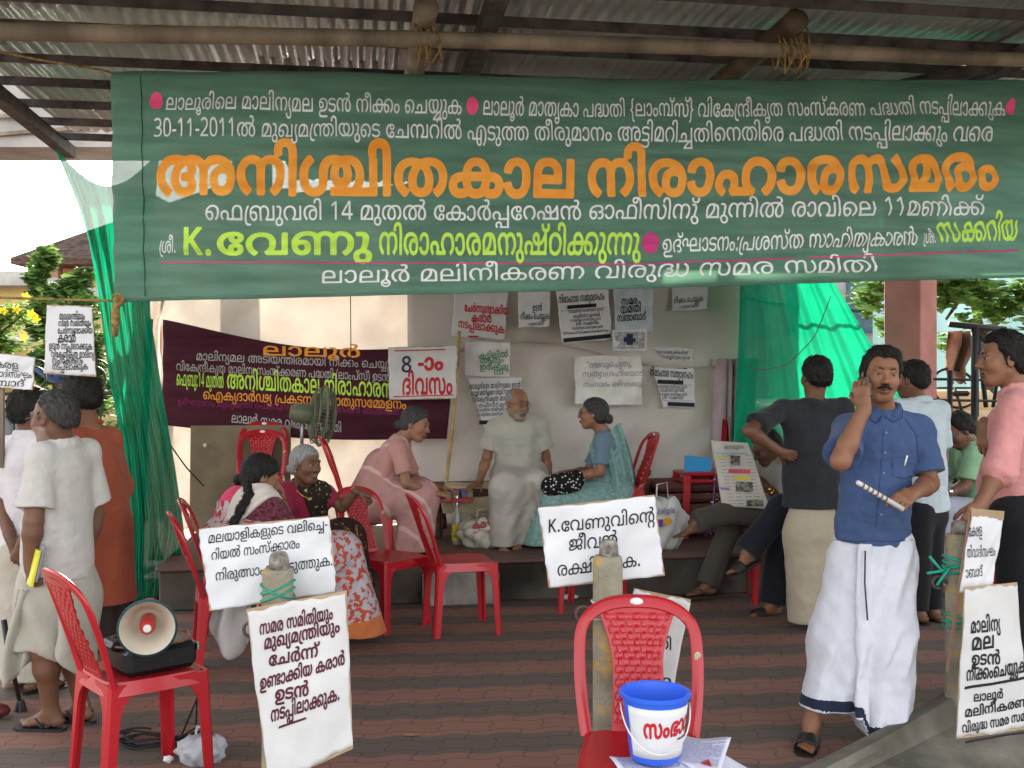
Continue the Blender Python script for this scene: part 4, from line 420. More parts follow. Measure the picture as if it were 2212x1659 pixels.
def text2d(key,bold=0,jit=0):                                   # -> 2D vertices (1000 = em), faces, width, levels
    if (key,bold,jit) in _TM: return _TM[key,bold,jit]
    x=0; rr=random.Random(len(key)+3); V=[];Fc=[];Z=[];n=0
    for g in TEXTS[key]:
        dy=rr.uniform(-jit,jit); s=1+rr.uniform(-jit,jit)/500; v,f=glyph(g,bold); z=np.zeros(len(v)); sl=rr.uniform(-jit,jit)/400
        q=v*[1,s]+[x+bold*.35,dy]
        if len(v): q[:,0]+=v[:,1]*sl
        V.append(q); Fc+=[tuple(i+n for i in t) for t in f]; n+=len(v); Z.append(z); x+=GL[g][0]+bold*.7
    _TM[key,bold,jit]=(np.concatenate(V),Fc,float(x),np.concatenate(Z)); return _TM[key,bold,jit]
def ray_plane(px,py,o,n):
    d=np.stack([(px-1106)/F2,np.ones_like(px),-(py-829.5)/F2],-1); t=((o-V3(0,0,1.5))@n)/(d@n); return V3(0,0,1.5)+d*t[...,None]
class Sheet:
    """a sheet of cloth, paper or board: four corners (top left, top right, bottom right, bottom left) and its own waves"""
    def __init__(s,tl,tr,br,bl,disp=None):
        s.c=[np.array(q,float) for q in(tl,tr,br,bl)]; s.n=nrm(np.cross(s.c[1]-s.c[0],s.c[3]-s.c[0])); s.disp=disp or (lambda u,v:u*0)
        if s.n[1]>0: s.n=-s.n                                   # the side towards the street
    def bil(s,u,v): u=u[:,None]; v=v[:,None]; a,b,c,d=s.c; return a*(1-u)*(1-v)+b*u*(1-v)+c*u*v+d*(1-u)*v
    def at(s,u,v,off=0): u=np.asarray(u,float); v=np.asarray(v,float); return s.bil(u,v)+np.outer(s.disp(u,v)+off,s.n)
    def uv(s,p):
        u=np.full(len(p),.5); v=np.full(len(p),.5); a,b,c,d=s.c
        for _ in range(6):
            r=s.bil(u,v)-p; du=(b-a)*(1-v)[:,None]+(c-d)*v[:,None]; dv=(d-a)*(1-u)[:,None]+(c-b)*u[:,None]
            A=(du*du).sum(1);B=(du*dv).sum(1);C=(dv*dv).sum(1);e=(du*r).sum(1);g=(dv*r).sum(1);D=np.maximum(1e-12,A*C-B*B); u-=(C*e-B*g)/D; v-=(A*g-B*e)/D
        return u,v
    def mesh(s,mb,nu,nv,mi=0,thick=.002): return mb.grid(lambda u,v:s.at(u,v),nu,nv,mi,thick)
    def px(s,x,y,off=.003):
        p=ray_plane(np.asarray(x,float),np.asarray(y,float),s.c[0],s.n); u,v=s.uv(p); return s.at(u,v,off)
    def text(s,mb,key,a,b,h,bold=0,mi=0,off=.004,jit=0,lean=0,cut=1.0):   # baseline from picture point a to b, letter height h
        v,f,W,z=text2d(key,bold,jit); a=np.array(a,float); b=np.array(b,float); e=(b-a)
        q=a+np.outer(v[:,0]/W,e)+np.outer(v[:,1]/560*h,[lean,-1.0]); mb.add(s.px(q[:,0],q[:,1],off+z),f,mi); return s
    def line(s,mb,pts,wd,mi=0,off=.004):
        pts=np.array(pts,float); q=[]
        for i in range(len(pts)-1):
            for k in range(9): q.append(pts[i]+(pts[i+1]-pts[i])*k/8)
        q=np.array(q); n=len(q); lo=s.px(q[:,0],q[:,1]-wd/2,off); hi=s.px(q[:,0],q[:,1]+wd/2,off)
        mb.add(np.concatenate([lo,hi]),[(i,i+1,n+i+1,n+i) for i in range(n-1)],mi); return s
    def blob(s,mb,c,rx_,ry_,mi=0,off=.004):
        a=np.linspace(0,2*math.pi,28,endpoint=False); X=[c[0]];Y=[c[1]]; f=[]
        for k in range(1,6):
            w_=1+.03*np.sin(a*3+c[0])+.02*np.sin(a*7); X+=list(c[0]+rx_*k/5*np.cos(a)*w_); Y+=list(c[1]+ry_*k/5*np.sin(a)*w_)
        for j in range(28):
            f.append((0,1+j,1+(j+1)%28))
            for k in range(4): o=1+28*k; f.append((o+j,o+28+j,o+28+(j+1)%28,o+(j+1)%28))
        mb.add(s.px(X,Y,off),f,mi); return s
    def rect(s,mb,x0,y0,x1,y1,off=.004,sk=0,mi=0):
        n=6; t=np.linspace(0,1,n); X=np.concatenate([x0+(x1-x0)*t,x0+(x1-x0)*t]); Y=np.concatenate([y0+sk*t,y1+sk*t]); mb.add(s.px(X,Y,off),[(i,i+1,n+i+1,n+i) for i in range(n-1)],mi); return s
# ---------------------------------------------------------------- organic surfaces: blended tapered limbs, meshed as one continuous skin
def wob(P,f,ph=0):
    x,y,z=P[:,0]*f,P[:,1]*f,P[:,2]*f
    return (np.sin(x*1.3+1.7*np.sin(z*.7+ph)+ph)+np.sin(y*1.1+1.9*np.sin(x*.6+ph*2)+2*ph)+np.sin(z*1.2+1.6*np.sin(y*.8+ph)+3*ph))/3
class SDF:
    def __init__(s): s.o=[]; s.post=None; s.tf=None
    def cone(s,a,b,r1,r2=None,k=.02,sq=None,cuts=(),sg=1,wr=None):    # tapered limb; sq=(direction, factor) flattens it
        r2=r1 if r2 is None else r2; s.o.append(('c',np.array(a,float),np.array(b,float),r1,r2,k,sq,cuts,sg,wr)); return s
    def ell(s,c,r,M=None,k=.02,cuts=(),sg=1,wr=None):
        s.o.append(('e',np.array(c,float),np.array(r,float),np.eye(3) if M is None else np.asarray(M,float),0,k,None,cuts,sg,wr)); return s
    def cut(s,p,n,k=.004,wr=None): s.o.append(('p',np.array(p,float),nrm(n),0,0,k,None,(),-1,wr)); return s
    def bnd(s,o):
        if o[0]=='c':
            m=max(o[3],o[4]); return (o[1]+o[2])/2,np.linalg.norm(o[2]-o[1])/2+m*1.05
        return o[1],max(o[2])
    def ev(s,P):
        d=np.full(len(P),.5)
        for o in s.o:
            t,k,sg=o[0],o[5],o[8]
            if t=='p':
                v=(P-o[1])@o[2]
                if o[9]: v=v+o[9][0]*wob(P,o[9][1],3)
                d=-smin(-d,-v,k); continue
            c,r=s.bnd(o); m=((P-c)**2).sum(1)<(r+k+.05)**2
            if not m.any(): continue
            Q=P[m]
            if t=='c':
                a,b,r1,r2=o[1:5]; sq=o[6]; X=Q-a; ba=b-a
                if sq is not None:
                    n=nrm(sq[0]); X=X+np.outer(X@n*(1/sq[1]-1),n); ba=ba+n*(ba@n*(1/sq[1]-1))
                h=np.clip(X@ba/max(1e-9,ba@ba),0,1); v=np.linalg.norm(X-np.outer(h,ba),axis=1)-(r1+(r2-r1)*h)
            else:
                X=(Q-o[1])@o[3]; q=X/o[2]; k0=np.linalg.norm(q,axis=1); k1=np.linalg.norm(q/o[2],axis=1); v=k0*(k0-1)/np.maximum(k1,1e-6)
            for cp,cn in o[7]: v=np.maximum(v,(Q-cp)@nrm(cn))
            if o[9]: v=v+o[9][0]*wob(Q,o[9][1],o[9][2] if len(o[9])>2 else 0)
            dm=d[m]; d[m]=smin(dm,v,k) if sg>0 else -smin(-dm,v,k)
        if s.post is not None: d=s.post(P,d)
        return d
    def mesh(s,h=.008,margin=.02):
        lo=np.min([c-r for c,r in map(s.bnd,[o for o in s.o if o[0]!='p' and o[8]>0])],0)-margin; hi=np.max([c+r for c,r in map(s.bnd,[o for o in s.o if o[0]!='p' and o[8]>0])],0)+margin
        B=8; H=B*h; n=np.ceil((hi-lo)/H).astype(int)+1
        bi=np.stack(np.meshgrid(*[np.arange(k) for k in n],indexing='ij'),-1).reshape(-1,3)
        d=s.ev(lo+(bi+.5)*H); bi=bi[np.abs(d)<H*.95+.022]
        l9=np.stack(np.meshgrid(*[np.arange(B+1)]*3,indexing='ij'),-1).reshape(-1,3)
        N=n*B+2; key=lambda q:(q[...,0]*N[1]+q[...,1])*N[2]+q[...,2]
        VK=[];VP=[];EQ=[]
        for c in range(0,len(bi),300):
            b=bi[c:c+300]; g=b[:,None,:]*B+l9[None]; D=s.ev((lo+g*h).reshape(-1,3)).reshape(len(b),B+1,B+1,B+1); D=np.where(D==0,1e-7,D)
            sg=D<0
            cor=[D[:,i:i+B,j:j+B,k:k+B] for i in(0,1) for j in(0,1) for k in(0,1)]; cs=sum((x<0).astype(int) for x in cor); act=(cs>0)&(cs<8)
            if not act.any(): continue
            w=np.argwhere(act); cv=np.stack([x[act] for x in cor],1); off=np.array([[i,j,k] for i in(0,1) for j in(0,1) for k in(0,1)],float)
            acc=np.zeros((len(w),3)); cnt=np.zeros(len(w))
            for p in range(8):
                for q in range(p+1,8):
                    if abs(off[p]-off[q]).sum()==1:
                        x=(cv[:,p]<0)!=(cv[:,q]<0); t=cv[:,p]/np.where(x,cv[:,p]-cv[:,q],1); acc+=np.where(x[:,None],off[p]+t[:,None]*(off[q]-off[p]),0); cnt+=x
            gc=b[w[:,0]]*B+w[:,1:]; VK.append(key(gc+1)); VP.append(lo+(gc+acc/cnt[:,None])*h)
            for ax in range(3):
                sl0=[slice(None)]+[slice(0,B)]*3; sl1=list(sl0); sl1[ax+1]=slice(1,B+1); A,Bq=sg[tuple(sl0)],sg[tuple(sl1)]; x=A!=Bq
                e=np.argwhere(x); ge=b[e[:,0]]*B+e[:,1:]+1; u,v=[(1,2),(2,0),(0,1)][ax]; q=[]
                for du,dv in((-1,-1),(0,-1),(0,0),(-1,0)):
                    z=ge.copy(); z[:,u]+=du; z[:,v]+=dv; q.append(key(z))
                q=np.stack(q,1); fl=~A[x]; q[fl]=q[fl][:,::-1]; EQ.append(q)
        VK=np.concatenate(VK); VP=np.concatenate(VP); o=np.argsort(VK); VK=VK[o]; VP=VP[o]; Q=np.concatenate(EQ)
        i=np.searchsorted(VK,Q); i=np.clip(i,0,len(VK)-1); ok=(VK[i]==Q).all(1); f=i[ok]
        # relax a little
        for _ in range(1):
            a=np.zeros_like(VP); c=np.zeros(len(VP))
            for j in range(4): np.add.at(a,f[:,j],VP[f[:,(j+1)%4]]+VP[f[:,(j+3)%4]]); np.add.at(c,f[:,j],2)
            m=c>0; VP[m]=VP[m]*.5+.5*a[m]/c[m][:,None]
        return VP,f
    def build(s,name,mats,parent,h=.008,matf=None,disp=None):
        v,f=s.mesh(h)
        mi=matf(v[f].mean(1)) if matf else None
        if disp is not None: v=disp(v)
        return mk(name,v,f,mats,parent,mi,True)
def smin(a,b,k):
    if k<=0: return np.minimum(a,b)
    h=np.maximum(k-np.abs(a-b),0)/k; return np.minimum(a,b)-h*h*k*.25
# ================================================================= THE SETTING
# ---- ground and paving
M_ground=mat('earth',(.16,.13,.10),.95,.1,.25,3,bump=.4,bs=30)
mb=MB(); mb.grid(lambda u,v:np.stack([(u-.5)*600,v*500-60,u*0-.12],1),8,8); struct(mb.build('ground',M_ground))
M_road=mat('dusty concrete road',(.24,.22,.20),.9,.25,.2,40,bump=.5,bs=200)
mb=MB(); mb.grid(lambda u,v:np.stack([(u-.5)*80,-16+v*18.6,u*0-.08],1),4,4); struct(mb.build('road',M_road))
def paver_mat():
    m=bpy.data.materials.new('interlocking pavers'); m.use_nodes=True; nt,N,L=nodes(m); b=N['Principled BSDF']; nw=N.new
    tc=nw('ShaderNodeTexCoord'); mp=nw('ShaderNodeMapping'); mp.inputs['Rotation'].default_value=(0,0,-R(5.5)); L(tc.outputs['Object'],mp.inputs[0])
    sp=nw('ShaderNodeSeparateXYZ'); L(mp.outputs[0],sp.inputs[0])
    def mth(op,a,bv=None,c=None):
        n=nw('ShaderNodeMath'); n.operation=op
        for i,x in enumerate((a,bv,c)):
            if x is None: continue
            if isinstance(x,(int,float)): n.inputs[i].default_value=x
            else: L(x,n.inputs[i])
        return n.outputs[0]
    wx=mth('MULTIPLY',mth('SINE',mth('MULTIPLY',sp.outputs[1],2*math.pi/.1125)),.011)
    wy=mth('MULTIPLY',mth('SINE',mth('MULTIPLY',sp.outputs[0],2*math.pi/.225)),.013)
    X=mth('ADD',sp.outputs[0],wx); Y=mth('ADD',sp.outputs[1],wy)
    cb=nw('ShaderNodeCombineXYZ'); L(X,cb.inputs[0]); L(Y,cb.inputs[1])
    br=nw('ShaderNodeTexBrick'); L(cb.outputs[0],br.inputs[0]); br.inputs['Scale'].default_value=1; br.inputs['Brick Width'].default_value=.225; br.inputs['Row Height'].default_value=.1125
    br.inputs['Mortar Size'].default_value=.0035; br.inputs['Mortar Smooth'].default_value=.3; br.inputs['Color1'].default_value=(1,1,1,1); br.inputs['Color2'].default_value=(.72,.72,.72,1); br.inputs['Mortar'].default_value=(0,0,0,1)
    band=mth('MODULO',mth('FLOOR',mth('DIVIDE',mth('ADD',Y,50.0),.225)),2.0)
    def noise(s,d=4):
        n=nw('ShaderNodeTexNoise'); n.inputs['Scale'].default_value=s; n.inputs['Detail'].default_value=d; L(tc.outputs['Object'],n.inputs[0]); return n.outputs[0]
    def mix(f,a,c,mode='MIX'):
        n=nw('ShaderNodeMix'); n.data_type='RGBA'; n.blend_type=mode
        for i,x in((0,f),(6,a),(7,c)):
            if isinstance(x,(int,float)): n.inputs[i].default_value=x
            elif isinstance(x,tuple): n.inputs[i].default_value=(*x,1)
            else: L(x,n.inputs[i])
        return n.outputs[2]
    c=mix(band,(.32,.155,.116),(.16,.120,.100)); dirt=nw('ShaderNodeMapRange'); dirt.inputs[1].default_value=.35; dirt.inputs[2].default_value=.75; L(noise(.9,6),dirt.inputs[0])
    c=mix(mth('MULTIPLY',dirt.outputs[0],.5),c,(.125,.088,.072)); c=mix(mth('MULTIPLY',noise(90,2),.35),c,(.05,.04,.035)); c=mix(.22,c,br.outputs[0],'MULTIPLY'); c=mix(mth('MULTIPLY',br.outputs[1],.38),c,(.05,.038,.032))
    L(c,b.inputs['Base Color']); b.inputs['Roughness'].default_value=.82; b.inputs['Specular IOR Level'].default_value=.25
    bp=nw('ShaderNodeBump'); bp.inputs['Strength'].default_value=.6; bp.inputs['Distance'].default_value=.006; L(mth('SUBTRACT',mth('MULTIPLY',noise(150,2),.3),br.outputs[1]),bp.inputs['Height']); L(bp.outputs[0],b.inputs['Normal'])
    return m
M_pave=paver_mat()
def kerb_y(x): return np.interp(x,[-17,-3,-.78,.332,1.1,1.86,3.6,17],[2.6,3.30,3.44,3.58,3.86,4.32,5.2,9])
mb=MB(); mb.grid(lambda u,v:np.stack([(u-.5)*34,kerb_y((u-.5)*34)+v*(14.1-kerb_y((u-.5)*34)),u*0],1),120,6); struct(mb.build('pavement',M_pave))
Z0=0.0
# ---- raised stage of the stall
def grime(name,base,dark,sc_=2.2,lo=.38,hi=.62,rough=.9):
    m=mat(name,base,rough,.2,.1,sc_,bump=.5,bs=45,col2=dark,detail=8); return m
M_conc=grime('stained concrete',(.115,.098,.082),(.022,.018,.015)); M_oxide=mat('red oxide floor',(.165,.078,.058),.6,.35,.2,3,bump=.2,bs=60,col2=(.085,.048,.038))
def sbox(mb,s0,s1,t0,t1,z0,z1,mi=0,bev=0): mb.box(S((s0+s1)/2,(t0+t1)/2,(z0+z1)/2),(s1-s0,t1-t0,z1-z0),rz(TH),mi,bev)
st=thing('stage','low concrete stage with red floor under the seated people','stage',S(.2,1.5,Z0))
mb=MB(); sbox(mb,-2.35,3.6,0,3.2,Z0,.262,0,.012); mb.build('base',M_conc,st)
mb=MB(); sbox(mb,-2.37,3.62,-.02,3.22,.262,.292,0,.01); mb.build('floor_slab',M_oxide,st)
mb=MB(); sbox(mb,-.62,-.1,-.10,.0,Z0,.22,0,.01); mb.build('patch_block',mat('pale cement',(.33,.31,.28),.9,.2,.2,5,bump=.4),st)
ZS=.292
# ---- corrugated canopy
RZ=3.45
M_gi=mat('old galvanised sheet',(.62,.63,.63),.40,.5,.2,1.3,metal=.45,col2=(.42,.42,.41),bump=.1,bs=30); M_rust=mat('rusty angle iron',(.115,.095,.088),.75,.3,.3,8)
can=thing('canopy_roof','corrugated metal canopy roof on dark purlins above the banner','roof',S(1.5,-1,RZ-.1))
def sheet(s0,s1,t0,t1,z,slope=0):
    mb=MB(); n=int((s1-s0)/.076*6)
    mb.grid(lambda u,v:np.stack([*S(s0+u*(s1-s0),t0+v*(t1-t0),z+.0095*np.sin(2*math.pi*(u*(s1-s0))/.076)+slope*(v-.5)+.004*np.sin(9*v+u*40))],1),n,6,0,.0012); return mb
k=0
for i,(a,b) in enumerate([(-3.3,-2.45),(-2.5,-1.65),(-1.7,-.85),(-.9,-.05),(-.1,.75),(.7,1.55),(1.5,2.35),(2.3,3.15),(3.1,3.95),(3.9,4.75),(4.7,5.55)]):
    for t0,t1,dz in((-4.9,-.55,0),(-.7,1.45,.03),(1.3,3.3,.06)):  # front reach and rear row, out of view, are lengthened to shade the stall
        if (i<2 or i>4) and t0>1: continue
        if i in(2,) and t0<-1: continue
        sheet(a,b,t0,t1,RZ+dz+.003*(i%2),.02).build('roof_sheet',M_gi,can,True)
sheet(-1.72,-.83,-4.9,-.55,RZ+.006,.02).build('roof_sheet',M_gi,can,True)
for t in(-4.7,-4.0,-3.3,-2.75,-2.2,-1.72,-1.3,-.72,-.24,.28,.76,1.22):
    mb=MB(); z=RZ-.045; mb.bar(S(-3.32,t,z),S(5.6,t,z),.06,.006,mi=0); mb.bar(S(-3.32,t-.028,z-.028),S(5.6,t-.028,z-.028),.006,.05); mb.build('purlin',M_rust,can)
for s in(-3.3,-.4,2.6,5.5):
    mb=MB(); mb.bar(S(s,-4.9,RZ-.125),S(s,1.5 if abs(s)>1 else 3.3,RZ-.125),.09,.09); mb.build('rafter',M_rust,can)
mb=MB(); mb.bar(S(1.2,.3,RZ-.11),S(3.4,-2.6,RZ-.11),.05,.07); mb.build('brace',M_rust,can)
for s in(-.4,5.5):
    mb=MB(); mb.tube([S(s,2.9 if s<1 else 1.4,Z0),S(s,2.9 if s<1 else 1.4,RZ-.17)],.05,10); mb.build('post',M_rust,can)
M_bam=mat('weathered bamboo',(.25,.195,.135),.6,.3,.25,5,stretch=(1,1,.3),bump=.15,bs=40)
def bamboo(a,b,r,mat_=None,hollow=False,nodes_=True):
    a=np.array(a,float); b=np.array(b,float); L=np.linalg.norm(b-a); n=max(8,int(L/.05)); pth=[];rr=[]
    for i in range(n+1):
        t=i/n; pth.append(a+(b-a)*t+V3(0,0,.012*math.sin(5*t+L))); q=(t*L)%.38; rr.append(r*(1-.1*t)*(1.07 if nodes_ and q<.05 else 1))
    mb=MB()
    if hollow: pth=[a+(b-a)*.04,a]+pth; rr=[r*.72,r*.78]+rr
    mb.tube(pth,rr,12); return mb
tag(bamboo(P(-60,62,4.55),P(2290,128,5.5),.041).build('bamboo_pole',M_bam,None,True),'long horizontal bamboo pole across the front under the roof, in front of the banner','pole')
e1=P(921,11,4.76); e2=P(1722,38,5.08); dv=V3(-ST,CT,0)
tag(bamboo(e1,e1+dv*4.2+V3(0,0,.02),.058,hollow=True).build('bamboo_pole',M_bam,None,True),'bamboo pole with hollow end resting on the long pole, near the middle of the roof','pole')
tag(bamboo(e2,e2+dv*4.0+V3(0,0,.02),.058,hollow=True).build('bamboo_pole',mat('dark bamboo',(.12,.085,.05),.6,.3,.25,5,bump=.15,bs=40),None,True),'dark bamboo pole with hollow end resting on the long pole at the right','pole')
M_coir=mat('coir rope',(.36,.23,.09),.9,.1,.3,40,bump=.6,bs=150)
def lash(c,r,lab,n=4):
    mb=MB()
    for i in range(n):
        a0=rnd.uniform(-.05,.05); p=[]
        for j in range(17):
            t=j/16*2*math.pi; p.append(np.array(c)+V3(.03*i-.045+a0*math.sin(t)*.8,math.cos(t)*r,-.02+math.sin(t)*(r+.035)))
        mb.tube(p,.005,6)
    for i in range(3):
        x=-.05+.05*i; mb.tube([np.array(c)+V3(x,-r,.02),np.array(c)+V3(x+.03,-r-.012,-.09),np.array(c)+V3(x+rnd.uniform(-.03,.05),-r*.8,-.17)],.004,6)
    tag(mb.build('rope_lashing',M_coir,None,True),lab,'rope')
lash(P(921,74,4.95),.075,'coir rope lashing round the crossing poles near the middle of the roof')
lash(P(1695,96,5.26),.075,'thick coir rope lashing round the crossing poles at the right',6)
# ---- concrete eave of the neighbouring shelter (its columns stand behind the cloth)
M_wash=mat('grey limewash',(.42,.39,.36),.9,.15,.15,2,bump=.2)
sh=thing('concrete_shelter','pale concrete eave slab beyond the left edge of the canopy','building',(-4.6,10.8,Z0))
mb=MB(); mb.box((-4.9,9.02,4.0),(6.4,.54,.96)); mb.build('roof_slab',M_wash,sh)
for i,x in enumerate((-2.35,-7.8)):
    mb=MB(); mb.box((x,9.3,1.79),(.30,.30,3.48),None,0,.02); mb.build('column',M_wash,sh)
mb=MB()
for x,y,r in((-4.9,8.74,.2),(-3.9,8.73,-.1),(-4.4,8.72,.05)): mb.bar((x-.5,y,3.72+r),(x+.35,y-.02,3.74+r*.6),.03,.03)
mb.build('stick_bundle',M_bam,sh)
bw=thing('shade_wall','unseen wall added behind the white cloth to shade its right part','wall',(.6,10.3,0)); mb=MB(); mb.box((.62,10.35,2.05),(3.3,.25,4.1)); mb.build('shade_wall_face',M_wash,bw)  # unseen; added only to keep the sun off the right part of the cloth
# ---- white cloth behind the stage
M_cloth=mat('white cotton sheet',(.78,.73,.68),.9,.1,.05,3,trans=.36,bump=.25,bs=25,crease=.7,cs=2.2)
def folds(amp,fu,fv,ph=0): return lambda u,v: amp*(np.sin(u*fu+1.6*np.sin(v*fv+ph)+ph)*.6+np.sin(v*fv*1.7+u*3+ph)*.4)
CL=P(352,640,8.55); 
def clothd(u,v): return .022*np.sin((u*1.8-v)*26+2.5*np.sin(u*7+v*3))*(.4+.6*np.sin(u*5+1)**2)+.014*np.sin((u*1.5+v*1.2)*44+2*np.sin(v*6))+.03*np.sin(u*31+2*np.sin(v*5))*(.25+v*.5)+.012*np.sin(v*38+u*9+1.5*np.sin(u*14))*np.clip(1.3-v,0,1)+.05*np.sin(u*6.5+v*3)
BC=Sheet(P(352,445,8.55),P(1607,335,9.25),P(1600,1116,9.2),P(352,1144,8.55),clothd)
bc=thing('backdrop_cloth','large white cotton sheet hung behind the stage','cloth',P(980,1130,8.9))
mb=MB(); BC.mesh(mb,150,90,0,.002); mb.build('main_sheet',M_cloth,bc,True)
def flapd(u,v): return .04*np.sin(v*9+u*5)+.02*np.sin(u*17+v*4)
FL=Sheet(P(880,330,8.72),P(1610,380,9.05),P(1597,775,9.05),P(880,760,8.72),flapd)
def flapf(u,v):
    p=FL.at(u,v); sag=.10*np.sin(np.clip(u,0,1)*math.pi)*v+.0; p[:,2]+= .06*np.sin(u*5)*v - .05*v*np.sin(u*9+1); return p
mb=MB(); mb.grid(flapf,60,30,0,.002); mb.build('top_flap',M_cloth,bc,True)
mb=MB()
for x0,x1,y0,y1,d in((1535,1640,775,1030,8.95),(1570,1600,775,1040,8.9)):
    mb.grid(lambda u,v:P(0,0,1)*0+np.stack([*(P(x0+(x1-x0)*u,y0+(y1-y0)*v,d+.05*np.sin(u*16)).T if False else ((x0+(x1-x0)*u*(1-.25*v)-1106)/F2*d,d+.05*np.sin(u*16+v),1.5-(y0+(y1-y0)*v-829.5)/F2*d))],1),16,8,0,.002)
mb.build('gathered_edge',mat('pinkish cotton',(.66,.55,.57),.9,.1,.08,4,trans=.35),bc,True)
# left bunched edge of the cloth
mb=MB(); mb.grid(lambda u,v:np.stack([((318+40*u-18*np.sin(v*9)*u-1106)/F2*8.5),8.5+.06*np.sin(u*12+v*8),1.5-(650+560*v-829.5)/F2*8.5],1),14,30,0,.002); mb.build('bunched_edge',M_cloth,bc,True)
# ---- pink pillar at the right
pl=thing('pillar','square pink painted pillar behind the man in the blue shirt','pillar',(3.75,9.3,Z0))
M_pink=mat('pink pillar paint',(.54,.24,.205),.8,.2,.1,3,bump=.1); 
mb=MB(); mb.box((3.57,9.2,1.78),(.335,.335,3.55),rz(R(-46)),0,.008); mb.build('shaft',M_pink,pl)
mb=MB(); mb.box((3.57,9.2,.07),(.41,.41,.15),rz(R(-46)),0,.01); mb.build('plinth',M_pink,pl)
# ================================================================= THE BANNERS
def bands(u,v): return .015*np.sin(v*42+2.2*np.sin(u*4))*(.5+.5*np.sin(u*7+v*3))+.030*np.sin(u*8.5+v*1.3)+.010*np.sin((u*2+v)*17+1.5*np.sin(u*9))+.008*np.sin(v*90+u*15)*np.clip(v-.2,0,1)+.006*np.sin(u*60+v*4)
def banner_mat(name,c,clear,tr):
    m=mat(name,c,.9,.08,.10,2.5,trans=tr,clear=clear,bump=.35,bs=22,stretch=(1,1,7),crease=.25,cs=2.2); return m
M_ban=banner_mat('green banner cotton',(.195,.375,.28),.17,.42)
MB_BAN=Sheet(P(240,157,5.15),P(2245,178,6.05),P(2245,597,6.05),P(250,652,5.15),bands)
ban=thing('main_banner','wide green cloth banner painted with white, orange and lime lettering','banner',P(1240,625,5.6))
mb=MB(); MB_BAN.mesh(mb,220,80,0,.0012); mb.build('cloth',M_ban,ban,True)
mb=MB(); mb.tube(MB_BAN.at(np.linspace(0,1,80),np.full(80,.004),0),.008,6); mb.tube(MB_BAN.at(np.linspace(0,1,80),np.full(80,.996),0),.010,6); mb.build('hem',M_ban,ban,True)
mb=MB(); MBh=[MB_BAN.at(np.full(30,.028),np.linspace(.02,.98,30),.004)]; mb.tube(MBh[0],.003,5); mb.build('side_seam',mat('dark green seam',(.03,.10,.065),.9),ban,True)
def paint(name,c,rough=.6,**k): return mat(name,c,rough,.25,.06,9,**k)
W_=paint('white banner paint',(.82,.83,.82)); O_=paint('orange banner paint',(.93,.40,.06),col2=(.86,.30,.03)); Y_=paint('lime banner paint',(.55,.83,.10)); PK=paint('pink banner paint',(.93,.10,.25)); PK2=paint('dull pink paint',(.62,.05,.22))
B1=1
def line_of(m,*a): mb=MB(); MB_BAN.text(mb,*a,jit=7); mb.build('lettering',m,ban)
for q in(('m1',(358,240),(997,248),30,B1),('m1b',(1042,248),(2168,252),29,B1),('m2',(332,297),(2140,307),31,B1),('m4',(445,478),(2120,466),31,B1+3),('m5a',(347,548),(383,548),26,4),('m5e',(1434,545),(1975,530),29,6),('m5a',(1988,527),(2015,526),22,4),('m6',(692,612),(1888,588),27,B1+2)): line_of(W_,*q)
for q in(('m3',(338,419),(1250,421),76,38),('m3b',(1272,420),(1820,416),74,38),('m3c',(1826,415),(2152,408),72,36)): line_of(O_,*q)
for q in(('m5b',(394,551),(462,551),44,22),('m5c',(468,551),(802,549),46,26),('m5d',(818,549),(1386,548),46,18),('m5f',(2020,525),(2200,518),42,18)): line_of(Y_,*q)
for c,a,b in(((338,219),14,19),((1019,230),13,19),((2179,233),10,17)): mb=MB(); MB_BAN.blob(mb,c,a,b); mb.build('pink_dot',PK,ban)
mb=MB(); MB_BAN.blob(mb,(1409,523),18,23); mb.build('pink_dot',PK2,ban); mb=MB(); MB_BAN.line(mb,[(345,568),(800,567),(1386,570),(1800,556),(2205,540)],3.2); mb.build('pink_underline',PK2,ban)
# maroon banner on the cloth
def nd_(u,v): return .012*np.sin(v*20+2*np.sin(u*5))+.02*np.sin(u*9+v)
M_mar=mat('maroon banner cotton',(.105,.028,.045),.85,.15,.1,3,trans=.3,bump=.3,bs=22,stretch=(1,1,6))
def px_sheet(tl,tr,br,bl,d0,d1,disp=None): return Sheet(P(*tl,d0),P(*tr,d1),P(*br,d1),P(*bl,d0),disp)
NB=px_sheet((352,690),(985,748),(965,948),(352,918),8.40,8.62,nd_)
def nbm(u,v):
    p=NB.at(u,v); p[:,2]-=.20*np.sin(np.clip(u,0,1)*math.pi)**1.2*.6*(1-.55*v)+0*u; return p
nb=thing('maroon_banner','maroon cloth banner with lime and orange lettering behind the red chairs','banner',P(660,940,8.5))
mb=MB(); mb.grid(nbm,80,30,0,.0015); mb.build('cloth',M_mar,nb,True)
def ntext(mb,key,a,b,h,bold=0,mi=0):
    v,f,W,z=text2d(key,bold); q=np.array(a,float)+np.outer(v[:,0]/W,np.array(b,float)-np.array(a,float))+np.outer(v[:,1]/560*h,[0,-1.]); 
    p=ray_plane(q[:,0],q[:,1],NB.c[0],NB.n); u,vv=NB.uv(p)
    for _ in range(4):                                          # follow the sag of the cloth
        r=nbm(u,vv); u2,v2=NB.uv(p-(r-NB.at(u,vv))*np.array([1,1,1])); u,vv=u2,v2
    mb.add(nbm(u,vv)+np.outer(.006+z,NB.n),f,mi)
def nline(m,*q): mb=MB(); ntext(mb,*q); mb.build('lettering',m,nb)
nline(O_,'n1',(565,767),(780,772),20,14); nline(O_,'n6',(440,862),(878,884),17,8)
